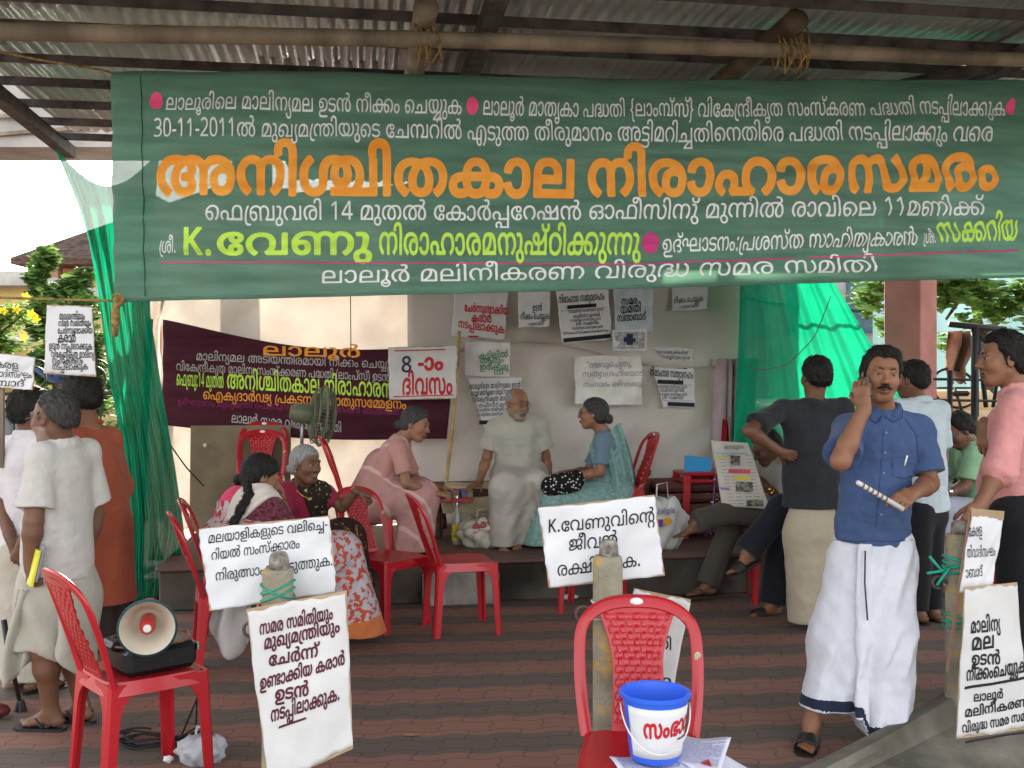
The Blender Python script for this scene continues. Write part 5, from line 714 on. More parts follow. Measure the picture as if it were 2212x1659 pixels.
W2_=paint('dim white paint',(.5,.47,.46)); nline(W2_,'n2',(425,778),(865,797),15,2); nline(W2_,'n3',(382,800),(842,824),15,2); nline(W2_,'n8',(500,912),(738,934),16,2)
nline(Y_,'n4',(382,832),(484,838),24,6); nline(Y_,'n5',(490,838),(905,862),30,16)
nline(paint('purple paint',(.30,.03,.14)),'n7',(385,874),(925,900),11,2)
# ================================================================= NETS
M_net=mat('green shade net',(.010,.50,.30),.7,.3,.12,2,trans=.60,clear=.20,bump=.5,bs=160,col2=(.007,.40,.235))
def interp(pts,t): pts=np.array(pts,float); k=np.linspace(0,1,len(pts)); return np.stack([np.interp(t,k,pts[:,i]) for i in range(pts.shape[1])],-1)
Lp=[(118,318),(168,440),(192,520),(213,640),(236,820),(262,950),(276,1120),(284,1305)]; Rp=[(345,325),(335,440),(322,560),(325,680),(352,860),(378,1010),(398,1150),(372,1295)]
def net1(u,v):
    a=interp(Lp,v); b=interp(Rp,v); q=a+(b-a)*u[:,None]; sag=80*np.sin(math.pi*u)**1.0*np.clip(1-v*2.2,0,1)**2; d=7.75-.75*v+.25*u
    d=d+(.055*np.sin(u*34+2*np.sin(v*6))+.03*np.sin(u*71+v*9))*(.5+.5*np.sin(v*5+.6)**2)
    return np.stack([(q[:,0]-1106)/F2*d,d,np.maximum(Z0,1.5-(q[:,1]+sag-829.5)/F2*d)],1)
mb=MB(); mb.grid(net1,90,80,0,.001); n1=mb.build('green_net',M_net,None,True); tag(n1,'green shade net hanging in folds to the floor behind the man in rust red','net')
Lq=[(1600,560),(1597,700),(1590,850),(1580,1000),(1585,1160)]; Rq=[(1760,540),(1850,690),(1945,850),(2005,1010),(2020,1160)]
def net2(u,v):
    a=interp(Lq,v); b=interp(Rq,v); q=a+(b-a)*u[:,None]; d=8.6+.35*u
    d=d+(.06*np.sin(u*30+1.3*np.sin(v*4))+.03*np.sin(u*62+v*5))*(.4+.8*v)
    return np.stack([(q[:,0]-1106)/F2*d,d,np.maximum(Z0,1.5-(q[:,1]-829.5)/F2*d)],1)
mb=MB(); mb.grid(net2,90,60,0,.001); tag(mb.build('green_net',M_net,None,True),'bright green shade net lit from behind, beside the pink pillar','net')
tag(MB().tube([P(1600,640,9.2),P(1660,655,9.25),P(1760,668,9.3),P(1860,672,9.3)],.016,6).build('net_rope',mat('dark green rope',(.01,.10,.06),.8),None,True),'dark cord running across the back of the bright net','rope')
tag(MB().tube([P(322,690,7.9),P(318,800,7.85),P(303,1120,7.75),P(300,1290,7.7)],.03,8).build('net_pole',mat('dark pole',(.03,.04,.035),.8),None,True),'dark upright pole behind the green net at the left','pole')
# wooden stick, ropes and wires
def wire(name,lab,pts,r,m,cat='wire'):
    p=np.array([P(*q) for q in pts]); k=np.linspace(0,1,len(p)); t=np.linspace(0,1,max(12,len(p)*6)); 
    from_=np.stack([np.interp(t,k,p[:,i]) for i in range(3)],1)
    for _ in range(3): from_[1:-1]=(from_[:-2]+2*from_[1:-1]+from_[2:])/4
    return tag(MB().tube(from_,r,6).build(name,m,None,True),lab,cat)
M_blk=mat('black cable',(.015,.015,.016),.6)
wire('bamboo_stick','thin split bamboo upright between the maroon banner and the posters',[(992,715,8.6),(985,850,8.55),(962,1060,8.5)],.018,mat('split bamboo',(.50,.34,.15),.6,.3,.2,8),'pole')
wire('coir_rope','coir rope tied from the left to the lower corner of the green banner',[(-60,641,5.05),(100,646,5.1),(254,650,5.13)],.007,M_coir,'rope')
wire('coir_rope','coir rope tied from the left to the upper corner of the green banner',[(-60,100,5.0),(90,130,5.05),(225,152,5.12),(242,158,5.14)],.006,M_coir,'rope')
kn=thing('rope_end','knotted rope end hanging from the lower left corner of the green banner','rope',P(252,725,5.12))
mb=MB(); mb.tube([P(256,648,5.12),P(250,665,5.1),P(249,700,5.1),P(247,727,5.11)],[.016,.02,.019,.014],8); mb.build('strand',M_coir,kn,True)
mb=MB(); mb.ball(P(257,650,5.11),(.03,.03,.028)); mb.tube([P(244,640,5.1),P(256,634,5.1),P(266,645,5.1),P(260,660,5.1)],.008,6); mb.build('knot',M_coir,kn,True)
wire('electric_wire','black wire sagging across the white cloth to the brown board',[(335,880,8.3),(360,950,8.3),(402,1010,8.25),(440,1050,8.2)],.006,M_blk)
wire('electric_wire','thin wire hanging straight down in front of the maroon banner',[(757,640,8.2),(758,760,8.2),(760,868,8.2)],.004,M_blk)
wire('electric_wire','thin brown wire curling over the bright green net',[(1795,640,8.5),(1760,730,8.5),(1700,790,8.5),(1640,800,8.5),(1612,790,8.5)],.004,mat('brown wire',(.12,.07,.03),.7))
# ================================================================= BEYOND THE STALL
def leafmat(n,c,tr=.35): return mat(n,c,.6,.3,.25,3,trans=tr)
LF=[leafmat('dark leaves',(.07,.15,.035)),leafmat('mid leaves',(.14,.28,.06)),leafmat('light leaves',(.25,.40,.09))]
def foliage(name,lab,cat,base,clumps,n,size,trunk=(),tint=(0,1,2),group=None,tr=.05):
    t=thing(name,lab,cat,base,group); r_=random.Random(len(lab)*7+n); V=[];F=[];Mi=[]
    tot=sum(r[0]*r[1]*r[2] for c,r in clumps)
    for c,r in clumps:
        k=int(n*(r[0]*r[1]*r[2])/tot)
        for _ in range(k):
            d=np.array([r_.gauss(0,1) for _ in range(3)]); d/=np.linalg.norm(d)+1e-9; q=np.array(c)+np.array(r)*d*(r_.random()**.45)*(1+.25*math.sin(7*d[0]+5*d[2])); s_=size*r_.uniform(.6,1.3); M_=rz(r_.random()*6.3)@rx(r_.uniform(-1.2,1.2)); o=len(V)
            for a,b in((-1,0),(-.25,.38),(1,0),(-.25,-.38)): V.append(q+M_@V3(a*s_,b*s_,-.25*s_*(a<0)))
            F.append((o,o+1,o+2,o+3)); Mi.append(tint[min(2,int(r_.random()**1.1*3*.999)) if False else (0 if r_.random()<.4 else (1 if r_.random()<.62 else 2))])
    mk('crown',np.array(V),F,LF,t,Mi)
    mb=MB()
    for a,b,r0,r1 in trunk:
        a=np.array(a);b=np.array(b); m=(a+b)/2+V3(*[r_.uniform(-.06,.06)*np.linalg.norm(b-a) for _ in range(3)]); mb.tube([a,m,b],[r0,(r0+r1)/2,r1],8)
    if trunk: mb.build('trunk',mat('bark',(.13,.095,.07),.95,.1,.3,9,bump=.6,bs=40),t,True)
    return t
def Cl(x,y,d,rx_,ry_,dd=1): return (P(x,y,d),(rx_/F2*d,dd*rx_/F2*d,ry_/F2*d))
def bldg_box(t,name,m,x0,x1,y0,y1,z0,z1): mb=MB(); mb.box(((x0+x1)/2,(y0+y1)/2,(z0+z1)/2),(x1-x0,y1-y0,z1-z0)); return mb.build(name,m,t)
# left: pink tiled house, yellow building
M_ph=mat('pink house wash',(.50,.25,.23),.9,.1,.12,1.2); M_tile=mat('old clay tiles',(.085,.055,.046),.9,.1,.3,6,bump=.4,bs=20,stretch=(1,1,3))
h=thing('pink_house','pink house with a dark tiled roof behind the trees at the left','house',(-8.2,24,-.1))
bldg_box(h,'wall',M_ph,-9.75,-4,22.3,28,-.12,4.25)
mb=MB(); e=[(-10.5,21.5,4.15),(-3,21.5,4.15),(-3,29,4.15),(-10.5,29,4.15)]; rg=[(-7.4,25.2,6.3),(-5.5,25.2,6.3)]; v=e+rg+[(x,y,z-.14) for x,y,z in e]; mb.add(v,[(0,1,5,4),(1,2,5),(2,3,4,5),(3,0,4),(6,7,1,0),(7,8,2,1),(8,9,3,2),(9,6,0,3),(9,8,7,6)]); mb.build('roof',M_tile,h)
mb=MB(); mb.box((-8.05,22.6,5.1),(.8,1.2,.9)); mb.build('dormer',mat('white louvre',(.6,.57,.53),.8),h)
bldg_box(h,'corner_post',mat('house post',(.30,.17,.15),.9),-9.85,-9.68,21.9,22.1,-.12,4.2)
y=thing('yellow_building','two storey yellow building with brown windows at the far left','building',(-10.5,17,-.1)); M_ye=mat('yellow wash',(.62,.47,.20),.9,.1,.15,1.5)
bldg_box(y,'wall',M_ye,-15,-7.55,16,20,-.12,3.0); bldg_box(y,'parapet',mat('grey cornice',(.45,.43,.40),.9),-15.1,-7.4,15.6,20.1,3.0,3.22)
for z0,z1 in((2.1,2.25),(1.52,1.68)): bldg_box(y,'ledge',mat('grey cornice',(.45,.43,.40),.9),-15.05,-7.45,15.45,15.99,z0,z1)
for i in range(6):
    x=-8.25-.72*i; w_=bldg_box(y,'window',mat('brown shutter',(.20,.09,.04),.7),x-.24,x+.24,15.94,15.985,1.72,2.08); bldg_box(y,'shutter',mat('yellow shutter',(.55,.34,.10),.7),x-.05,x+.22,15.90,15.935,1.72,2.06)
    bldg_box(y,'doorway_shade',mat('painted opening shade',(.03,.025,.02),.9),x-.22,x+.22,15.95,15.99,.2,1.3)  # thin dark slab on the wall; the shade of a doorway is its colour
foliage('tree','bushy tree with a pale trunk in front of the pink house, left of the two','tree',P(88,900,13)*[1,1,0],[Cl(98,560,13,26,30),Cl(78,600,13,24,30),Cl(105,640,13,34,32),Cl(80,690,13,28,40),Cl(120,730,13,26,50),Cl(95,790,13,36,40)],4200,.07,[((P(92,1000,13)*[1,1,0]),P(95,600,13),.10,.04),(P(95,680,13),P(78,600,13),.04,.02)])
foliage('tree','rounder dark green tree in front of the pink house, beside the green net','tree',P(165,900,12)*[1,1,0],[Cl(150,620,12,30,28),Cl(180,600,12,24,28),Cl(165,680,12,44,50),Cl(190,760,12,36,60),Cl(150,770,12,34,60),Cl(200,850,12,40,60)],4600,.066,[((P(168,1000,12)*[1,1,0]),P(165,640,12),.09,.03)],(0,0,1))
foliage('flowering_shrub','shrub with light leaves and yellow flowers at the left edge under the rope','shrub',P(20,1000,7.2)*[1,1,0],[Cl(35,665,7.2,34,16,.6),Cl(60,690,7.2,26,14,.6),Cl(10,690,7.2,40,26,.6),Cl(25,745,7.2,36,18,.6),Cl(-20,720,7.2,50,60,.6)],900,.036,[(P(-15,1000,7.2)*[1,1,0],P(0,720,7.2),.02,.012),(P(0,720,7.2),P(60,670,7.2),.012,.004),(P(0,730,7.2),P(50,740,7.2),.01,.004)],(1,2,2))
sh2=bpy.data.objects['flowering_shrub']; M_yf=mat('yellow petals',(.85,.62,.03),.6,.2,.1,trans=.3)
for x,yy in((56,641),(36,669),(68,678),(78,690),(52,729),(8,672)):
    c=P(x,yy,7.05); mb=MB()
    for k in range(5): a=k*1.2566; M_=rot_to(nrm(V3(.2,-1,.1))); mb.add([c,c+M_@V3(.022*math.cos(a-.5),.022*math.sin(a-.5),.008),c+M_@V3(.036*math.cos(a),.036*math.sin(a),.012),c+M_@V3(.022*math.cos(a+.5),.022*math.sin(a+.5),.008)],[(0,1,2,3)])
    mb.build('flower',M_yf,sh2)
foliage('hedge','bright clipped hedge behind the man in rust red, beside the net','hedge',P(250,1010,9.2)*[1,1,0],[Cl(252,870,9.2,22,22),Cl(262,930,9.2,30,30),Cl(225,960,9.2,40,50),Cl(270,990,9.2,40,60)],2200,.035,(),(1,2,2))
ig=thing('iron_fence','black wrought iron fence with scrolls behind the men at the left','fence',P(60,1080,8.6)*[1,1,0]); mb=MB()
M_ir=mat('black iron',(.018,.018,.02),.5,.4); yb_=8.6
for z in(.35,1.05,1.42): mb.tube([(-6.2,yb_,z),(-3.1,yb_,z)],.014,6)
mb.build('rail',M_ir,ig); mb=MB()
for i in range(22): x=-6.2+.145*i; mb.tube([(x,yb_,.0),(x,yb_,1.42)],.008,5)
mb.build('bars',M_ir,ig)
for i in range(6):
    mb=MB(); x=-6.0+.5*i; mb.tube([(x+.16*math.cos(t)*(1-t/16),yb_-.01,1.56+.16*math.sin(t)*(1-t/16)) for t in np.linspace(0,10,40)],.010,6); mb.build('scroll',M_ir,ig,True)
mb=MB(); mb.grid(lambda u,v:np.stack([((62+70*u-1106)/F2*11),11+.5*v+.0*u,1.5-(790+32*v+5*np.sin(u*5)-829.5)/F2*11],1),10,4,0,.01); tag(mb.build('blue_tarpaulin',mat('blue tarp',(.10,.24,.50),.6),None,True),'faded blue tarpaulin roof showing between the placards at the left','tarpaulin')
def car(lab,c,ang,col,L=3.9):
    t=thing('parked_car',lab,'car',(c[0],c[1],-.1),'cars parked beyond the stall'); M_=rz(ang); o=V3(c[0],c[1],-.1); pr=[(-1.95,.32),(-1.93,.62),(-1.75,.82),(-1.05,.90),(-.45,1.38),(.75,1.42),(1.45,.98),(1.88,.92),(1.95,.5),(1.92,.30)]; mb=MB(); rings=[]
    for yv,s_ in((-.80,.93),(-.78,.985),(-.70,1),(.70,1),(.78,.985),(.80,.93)):
        rings.append([o+M_@V3(x*s_,yv*(1 if z<.95 else .86),.3+(z-.3)*(1 if abs(yv)<.75 else .985)) for x,z in pr])
    mb.loft(rings); mb.build('body',mat('car paint '+lab[:6],col,.25,.5,.03,coat=.6),t,True,35)
    g=mat('car glass',(.02,.025,.03),.08,.6); 
    for sy in(-1,1):
        mb=MB(); mb.add([o+M_@V3(x,sy*(.80 if z<1 else .722),z) for x,z in((-.88,.96),(-.42,1.33),(.08,1.36),(.08,.97))],[(0,1,2,3)]); mb.add([o+M_@V3(x,sy*(.80 if z<1 else .722),z) for x,z in((.16,.97),(.16,1.36),(.72,1.36),(1.22,1.0))],[(0,1,2,3)]); mb.build('side_window',g,t)
        for x in(-1.25,1.22): mb=MB(); mb.lathe([(.31,-.09),(.32,-.07),(.32,.07),(.31,.09),(.20,.095),(0,.08)],o+M_@V3(x,sy*.74,.31),20,M_@rx(-sy*R(90))); mb.build('wheel',mat('tyre',(.02,.02,.02),.8),t,True,40)
        mb=MB(); mb.ball(o+M_@V3(-1.90,sy*.58,.66),(.05,.13,.08),0,10,M_); mb.build('headlight',mat('lamp glass',(.6,.6,.6),.1,.6),t,True)
    mb=MB(); mb.add([o+M_@V3(*q) for q in((-1.02,-.68,.93),(-1.02,.68,.93),(-.47,.60,1.355),(-.47,-.60,1.355))],[(0,1,2,3)]); mb.build('windscreen',g,t)
    return t
car('dark blue car parked behind the iron fence at the left',(-5.9,10.6),R(12),(.035,.045,.10)); car('white car seen dimly through the bright green net',(3.4,11.6),R(100),(.75,.75,.72))
car('pale cream van shape parked behind the men at the far left',(-7.6,13.4),R(8),(.60,.56,.46))
# right: tree, cyan wall, grey building, open jeep, railing
foliage('tree','feathery tree with hanging leaves above the jeep, right of the pillar','tree',P(2075,1000,11)*[1,1,0],[Cl(1880,640,10.5,42,40),Cl(1905,700,10.5,20,26),Cl(2042,640,10.5,30,34),Cl(2035,740,10.5,20,26),Cl(2105,630,10.6,60,34),Cl(2150,665,10.8,40,40),Cl(2205,640,10.6,44,44),Cl(2085,690,10.6,22,20),Cl(1985,600,11,120,34),Cl(2215,690,10.2,16,26)],3000,.075,[(P(2130,1000,11.6)*[1,1,0],P(2120,720,11.4),.09,.06),(P(2120,720,11.4),P(2076,610,10.8),.05,.03),(P(2076,617,10.6),P(2044,690,10.5),.03,.012),(P(2076,610,10.8),P(1890,625,10.5),.03,.012),(P(2120,720,11.4),P(2200,630,10.7),.04,.015)],(1,1,2))
cy=thing('cyan_building','plain pale cyan painted wall of a building at the far right','building',(9.2,16,-.1)); bldg_box(cy,'wall',mat('cyan wash',(.40,.64,.62),.9,.1,.06,1.5),(2108-1106)/F2*14,13,14,18,-.12,5.6); bldg_box(cy,'plinth',mat('grey plinth',(.3,.33,.33),.9),(2106-1106)/F2*14-.02,13.1,13.95,18.1,-.12,.5)
gb=thing('grey_building','grey concrete building with a dark balcony behind the hanging leaves','building',(7.6,20,-.1)); M_gb=mat('grey concrete wash',(.42,.40,.39),.9,.1,.12,1.5); bldg_box(gb,'wall',M_gb,3.6,9.6,20,24,-.12,6); bldg_box(gb,'balcony_slab',M_gb,7.9,9.6,18.9,19.99,2.35,2.55); bldg_box(gb,'balcony_shade',mat('painted opening shade',(.03,.025,.02),.9),8.2,9.3,19.93,19.99,2.56,3.25)  # no recess behind the balcony: its shade is a dark coloured slab
mb=MB(); 
for i in range(14): mb.tube([(7.95+.12*i,18.95,2.55),(7.95+.12*i,18.95,2.95)],.012,5)
mb.tube([(7.9,18.95,2.95),(9.6,18.95,2.95)],.02,6); mb.build('balcony_rail',M_ir,gb)
for i in range(3): bldg_box(gb,'window',mat('blue grey glass',(.12,.17,.22),.2,.6),4.2+1.15*i,4.9+1.15*i,19.94,19.99,2.5,3.5)
jp=thing('open_jeep','open topped beige jeep with a steering wheel behind the iron railing','jeep',(4.3,9.7,-.1)); M_bg=mat('beige canvas seat',(.60,.46,.26),.7,.3,.06); M_dkm=mat('dark jeep metal',(.03,.03,.032),.6,.4)
mb=MB(); mb.box(P(2076,905,9.6),(.62,.50,.16),None,0,.06); mb.build('seat_cushion',M_bg,jp,True); mb=MB(); mb.box(P(2078,872,9.75),(.66,.16,.26),rx(R(-8)),0,.07); mb.build('seat_back',M_bg,jp,True); mb=MB(); mb.box(P(2190,880,9.9),(.6,.16,.26),None,0,.07); mb.build('seat_back',M_bg,jp,True)
mb=MB(); c=P(2062,838,9.3); M_=rx(R(62)); mb.tube([c+M_@V3(.20*math.cos(t),.20*math.sin(t),0) for t in np.linspace(0,2*math.pi,30)],.013,6,caps=False); mb.tube([c,c+V3(.0,-.25,-.35)],.016,6); mb.tube([c+M_@V3(-.2,0,0),c+M_@V3(.2,0,0)],.01,5); mb.build('steering_wheel',M_dkm,jp,True)
mb=MB(); mb.tube([P(2106,900,9.1),P(2106,705,9.1)],.035,8); mb.tube([P(2050,700,9.1),P(2172,712,9.1)],.028,8); mb.tube([P(2106,720,9.1),P(2172,770,9.1)],.02,6); mb.tube([P(2112,720,9.1),P(2130,880,9.1)],.02,6); mb.tube([P(2172,712,9.1),P(2145,880,9.1)],.016,6); mb.build('windscreen_frame',M_dkm,jp,True)
mb=MB(); mb.box(P(2115,960,9.6),(1.5,1.2,.34),None,0,.05); mb.build('body',mat('jeep body',(.10,.11,.09),.5,.4),jp); mb=MB(); mb.box(P(2075,850,9.2),(.16,.06,.05),None,0,.02); mb.build('mirror',M_dkm,jp)
for x in(3.75,5.0): mb=MB(); mb.lathe([(.30,-.1),(.32,-.08),(.32,.08),(.30,.1),(0,.09)],(x,9.05,.22),18,rx(R(90))); mb.build('wheel',mat('tyre',(.02,.02,.02),.8),jp,True,40)
rl=thing('iron_railing','dark iron railing with round posts behind the seated man in green','railing',P(2080,1000,8.6)*[1,1,0]); mb=MB()
for yy in(819,864): mb.tube([P(2018,yy,8.6),P(2260,yy+4,9.0)],.013,6)
mb.build('rails',M_ir,rl)
for x in(2052,2106,2180): mb=MB(); mb.tube([P(x,1000,8.6)*[1,1,0]+V3(0,0,0),P(x,800,8.6)],.024,8); mb.build('post',M_ir,rl,True)
r_=random.Random(3); mb=MB(); mb.grid(lambda u,v:np.stack([((2050+46*u+8*np.sin(v*6)*v-1106)/F2*9.4),9.4+.08*np.sin(u*11+v*4),1.5-(715+(75+40*np.abs(np.sin(u*7+1))*1.0)*v-829.5)/F2*9.4],1),24,16,0,.003); tag(mb.build('torn_sacking',mat('torn brown sacking',(.36,.24,.16),.95,.1,.3,6,bump=.6,bs=30,col2=(.16,.10,.07)),None,True),'torn brown sacking hanging from the jeep frame beside the pillar','sacking')
foliage('hedge','low green planting beyond the seated man in green','hedge',P(2050,1010,8.3)*[1,1,0],[Cl(2050,985,8.3,40,22),Cl(1990,1000,8.5,40,20),Cl(2120,990,8.5,60,24)],900,.035,(),(1,1,2))
# far trees closing the view
for i,(x,yy,d,w_,hh,lab) in enumerate(((-120,760,34,260,150,'tall dark trees far behind the yellow building'),(260,800,30,130,110,'dark trees far behind the net at the left'),(1700,760,30,170,150,'dark trees far behind the bright net'),(1900,740,32,150,150,'dark trees far behind the pillar'),(2260,700,30,140,200,'dark trees far behind the cyan wall'))):
    foliage('far_tree',lab,'tree',P(x,900,d)*[1,1,0],[Cl(x,yy,d,w_*.5,hh*.5),Cl(x-w_*.3,yy+40,d,w_*.45,hh*.45),Cl(x+w_*.3,yy+30,d,w_*.45,hh*.45),Cl(x,yy+70,d,w_*.9,hh*.4)],1600,.22,[(P(x,1000,d)*[1,1,0],P(x,yy,d),.25,.12)],(0,1,1))
# ================================================================= CHAIRS
M_red=mat('red plastic',(.44,.010,.018),.34,.5,.05,3,col2=(.36,.008,.014),coat=.1,bump=.05,bs=200); M_stk=mat('silver sticker',(.75,.75,.75),.3,.5); M_grime=mat('grey label',(.35,.35,.37),.5)
def chair_parts():
    t=thing('plastic_chair','x','chair',(0,0,0),'red plastic chairs'); H=.84
    # seat: dished top with turned-down rim
    mb=MB(); n=26
    def seat(u,v):
        a=(u-.5)*2; b=(v-.5)*2; r=np.maximum(np.abs(a),np.abs(b)); q=(np.abs(a)**6+np.abs(b)**6)**(1/6)+1e-9; sc_=np.where(r>0,r/q,1)*np.where(r>0,1,1); a2=a*np.clip(sc_,0,1.2); b2=b*np.clip(sc_,0,1.2)
        x=a2*.215; y=b2*(.215-.022*(a2<0)*(-a2)); z=.435-.012*(1-r**2)+.012*np.clip(a2,0,1)**4*-1-.05*np.clip((r-.93)/.07,0,1)
        return np.stack([x,y,z],1)
    mb.grid(seat,n,n,0,.004); mb.build('seat',M_red,t,True,50)
    # legs: L-shaped, splayed, widening into the rim
    for sx in(1,-1):
        for sy in(1,-1):
            mb=MB(); rings=[]
            for k in range(12):
                q=k/11; z=.425*(1-q); w=.043+.012*(1-q)+.10*max(0,1-q*4.2)**1.6; th=.004
                cx=sx*(.206+.020*q*(1.0 if sx>0 else 1.5)); cy=sy*(.206-.02*(sx<0)+.018*q)
                L=[(0,0),(-w,0),(-w,-.005),(-w*.9,-.016),(-.02,-.017),(-.017,-.02),(-.016,-w*.9),(-.005,-w),(0,-w)] if False else [(0,-.012),(-.012,0),(-w,0),(-w,-.014),(-.02,-.016),(-.016,-.02),(-.014,-w),(0,-w)]
                rings.append([(cx+sx*a,cy+sy*b,z) for a,b in L])
            if sx*sy<0: rings=[r[::-1] for r in rings]
            mb.loft(rings); mb.build('leg',M_red,t,True,40)
    # backrest: arched outer frame, woven panel, two slots
    def bx(z,y): s=(z-.43)/(H-.43); return -.190-.115*s-.035*s*s-.030*(1-(y/.22)**2)*np.clip(s*2,0,1)+.0
    path=[]
    for z in np.linspace(.42,.70,10): path.append((.180+.022*math.sin((z-.42)/.28*math.pi*.62),z))
    for a in np.linspace(0,math.pi,23)[1:-1]: path.append((.200*np.sign(math.cos(a))*abs(math.cos(a))**.8,.70+.122*math.sin(a)**.85))
    for z in np.linspace(.70,.42,10): path.append((-(.180+.022*math.sin((z-.42)/.28*math.pi*.62)),z))
    path=np.array(path); ctr=np.array([0,.6]); rings=[]
    for i,(y,z) in enumerate(path):
        d=path[min(i+1,len(path)-1)]-path[max(i-1,0)]; d/=np.linalg.norm(d); nn=np.array([-d[1],d[0]]); 
        if nn@(np.array([y,z])-ctr)<0: nn=-nn
        w=.020; ring=[]
        for a,b in((-1,-.4),(-.8,-1),(.55,-1),(1,-.55),(1,.3),(.7,.9),(.1,1),(-.7,.55)):
            yy=y+nn[0]*a*w; zz=z+nn[1]*a*w; ring.append((float(bx(zz,yy))-b*.011,yy,zz))
        rings.append(ring)
    mb=MB(); mb.loft(rings)
    def panel(u,v):
        z=.425+v*(.805-.425); s=v; wd=.095+.0*s+.045*np.clip((s-.55)/.45,0,1)**1.5-.008*np.sin(s*math.pi); y=(u-.5)*2*wd
        col=(u*9); row=v*19; cell=(np.floor(col)+np.floor(row))%2; fx=np.abs(np.sin(col*math.pi)); fz=np.abs(np.sin(row*math.pi)); e=np.clip(1.1-np.abs(u-.5)*2.2,0,1)>.02
        wv=.0085*np.where(cell>0,fx**.5*.9+.1*fz,.35*fz)*((np.abs(u-.5)<.44)&(v>.08)&(v<.94)); return np.stack([bx(z,y)+wv,y,z],1)
    mb.grid(panel,63,114,0,.006); b=mb.build('backrest',M_red,t,True,60)
    mb=MB(); mb.ball((float(bx(.822,0))+.013,0,.822),(.004,.024,.013)); mb.build('sticker',M_stk,b,True)
    mb=MB(); mb.ball((float(bx(.66,.2))+.012,.203,.66),(.003,.013,.017)); mb.build('round_label',mat('label yellow',(.55,.45,.2),.5,col2=(.3,.28,.3),vs=60),b,True)
    return t
CH0=chair_parts()
CH0.location=(.405,3.15,-.06); CH0.scale=(.96,.96,1); CH0.rotation_euler=(0,0,R(-93)); CH0['label']='nearest red chair, with the blue and white bucket and papers on its seat'
CHZ={}
def chair(x,y,a,label,z=Z0,sc_=1,tilt=0):
    c=copy_tree(CH0,(x,y,z),R(a),label); c.scale=(.90,.90,1); return c
chair(-1.40,3.88,42,'red chair at the front left, carrying the megaphone')
chair(-.31,6.28,17,'empty red chair in the middle, right one of the empty pair before the stage')
chair(-.78,6.40,-40,'empty red chair in the middle, left of the pair, held by the grey haired woman')
chair(-1.46,5.40,20,'red chair under the woman with the long black plait')
chair(-1.60,6.00,14,'red chair behind the plaited woman, next to the green net')
chair(-1.98,8.02,-82,'red chair on the stage facing us in front of the brown board',ZS)
chair(-2.0,8.16,-82,'red chair stacked behind another in front of the brown board, white sticker on top',ZS+.06)
chair(-1.06,7.42,8,'red chair under the woman in the pink sari',ZS)
chair(.78,7.82,190,'red chair under the woman in the teal sari',ZS)
chair(.54,6.85,166,'red chair behind the placard, half hidden below the teal sari',Z0)
chair(-1.15,6.55,-20,'red chair under the grey haired woman')
chair(1.86,7.15,172,'red chair under the newspaper reader')
chair(2.05,6.72,172,'red chair under the sitter in dark trousers')
chair(3.15,7.0,170,'red chair under the man in the green shirt')
chair(3.35,7.75,165,'red chair under the sitter in olive behind the pillar')
# red stool with folder on the stage
ws=thing('red_stool','red plastic stool on the stage with a blue folder on it','stool',P(1512,1110,8.2)*[1,1,0]+V3(0,0,ZS)); o=np.array(BASE[ws.name])
mb=MB(); mb.box(o+V3(0,0,.50),(.36,.34,.03),rz(R(8)),0,.012); mb.build('seat',M_red,ws)
for sx in(-1,1):
    for sy in(-1,1):
        mb=MB(); mb.bar(o+rz(R(8))@V3(sx*.185,sy*.175,0),o+rz(R(8))@V3(sx*.15,sy*.14,.49),.055,.045,(0,1,0)); mb.build('leg',M_red,ws)
mb=MB(); q=rz(R(8))
for a,b in(((-.16,-.15),(.16,-.15)),((-.16,.15),(.16,.15)),((-.16,-.15),(-.16,.15)),((.16,-.15),(.16,.15))): mb.bar(o+q@V3(*a,.45),o+q@V3(*b,.45),.06,.02,(0,0,1))
mb.build('apron',M_red,ws)
mb=MB(); c=P(1505,1000,8.2); mb.box(c+V3(0,-.05,-.02),(.215,.012,.15),rz(R(6))@rx(R(-18))@ry(R(6)),0,.003); mb.box(c+V3(0,-.03,-.021),(.205,.03,.142),rz(R(6))@rx(R(-18))@ry(R(6)),1); tag(mb.build('folder',[mat('blue card',(.03,.30,.62),.55,.3,.05),mat('paper edge',(.75,.74,.7),.8)],None),'bright blue folder propped on the red stool','folder')
# ================================================================= BOLLARDS, KERB AND PLACARDS
M_boll=mat('weathered bollard concrete',(.36,.33,.27),.9,.2,.1,7,bump=.6,bs=70,col2=(.20,.17,.11),detail=8)
def yellowed(m):
    nt,N,L=nodes(m); b=N['Principled BSDF']; old=b.inputs['Base Color'].links[0].from_socket; n=N.new('ShaderNodeTexNoise'); n.inputs['Scale'].default_value=9; n.inputs['Detail'].default_value=6
    tc=[x for x in N if x.type=='TEX_COORD'][0]; L(tc.outputs['Object'],n.inputs[0]); r=N.new('ShaderNodeMapRange'); r.inputs[1].default_value=.56; r.inputs[2].default_value=.64; L(n.outputs[0],r.inputs[0]); r.inputs[4].default_value=.75
    m2=N.new('ShaderNodeMix'); m2.data_type='RGBA'; L(r.outputs[0],m2.inputs[0]); L(old,m2.inputs[6]); m2.inputs[7].default_value=(.50,.30,.05,1); L(m2.outputs[2],b.inputs['Base Color'])
yellowed(M_boll); M_iron=mat('rusty hook',(.10,.07,.055),.7,.3); M_twine=mat('green twine',(.02,.33,.22),.7); M_ivory=mat('grey twine',(.5,.46,.38),.8)
BP=[(-.78,3.42,.885),(.332,3.56,.905),(1.86,4.28,.875)]
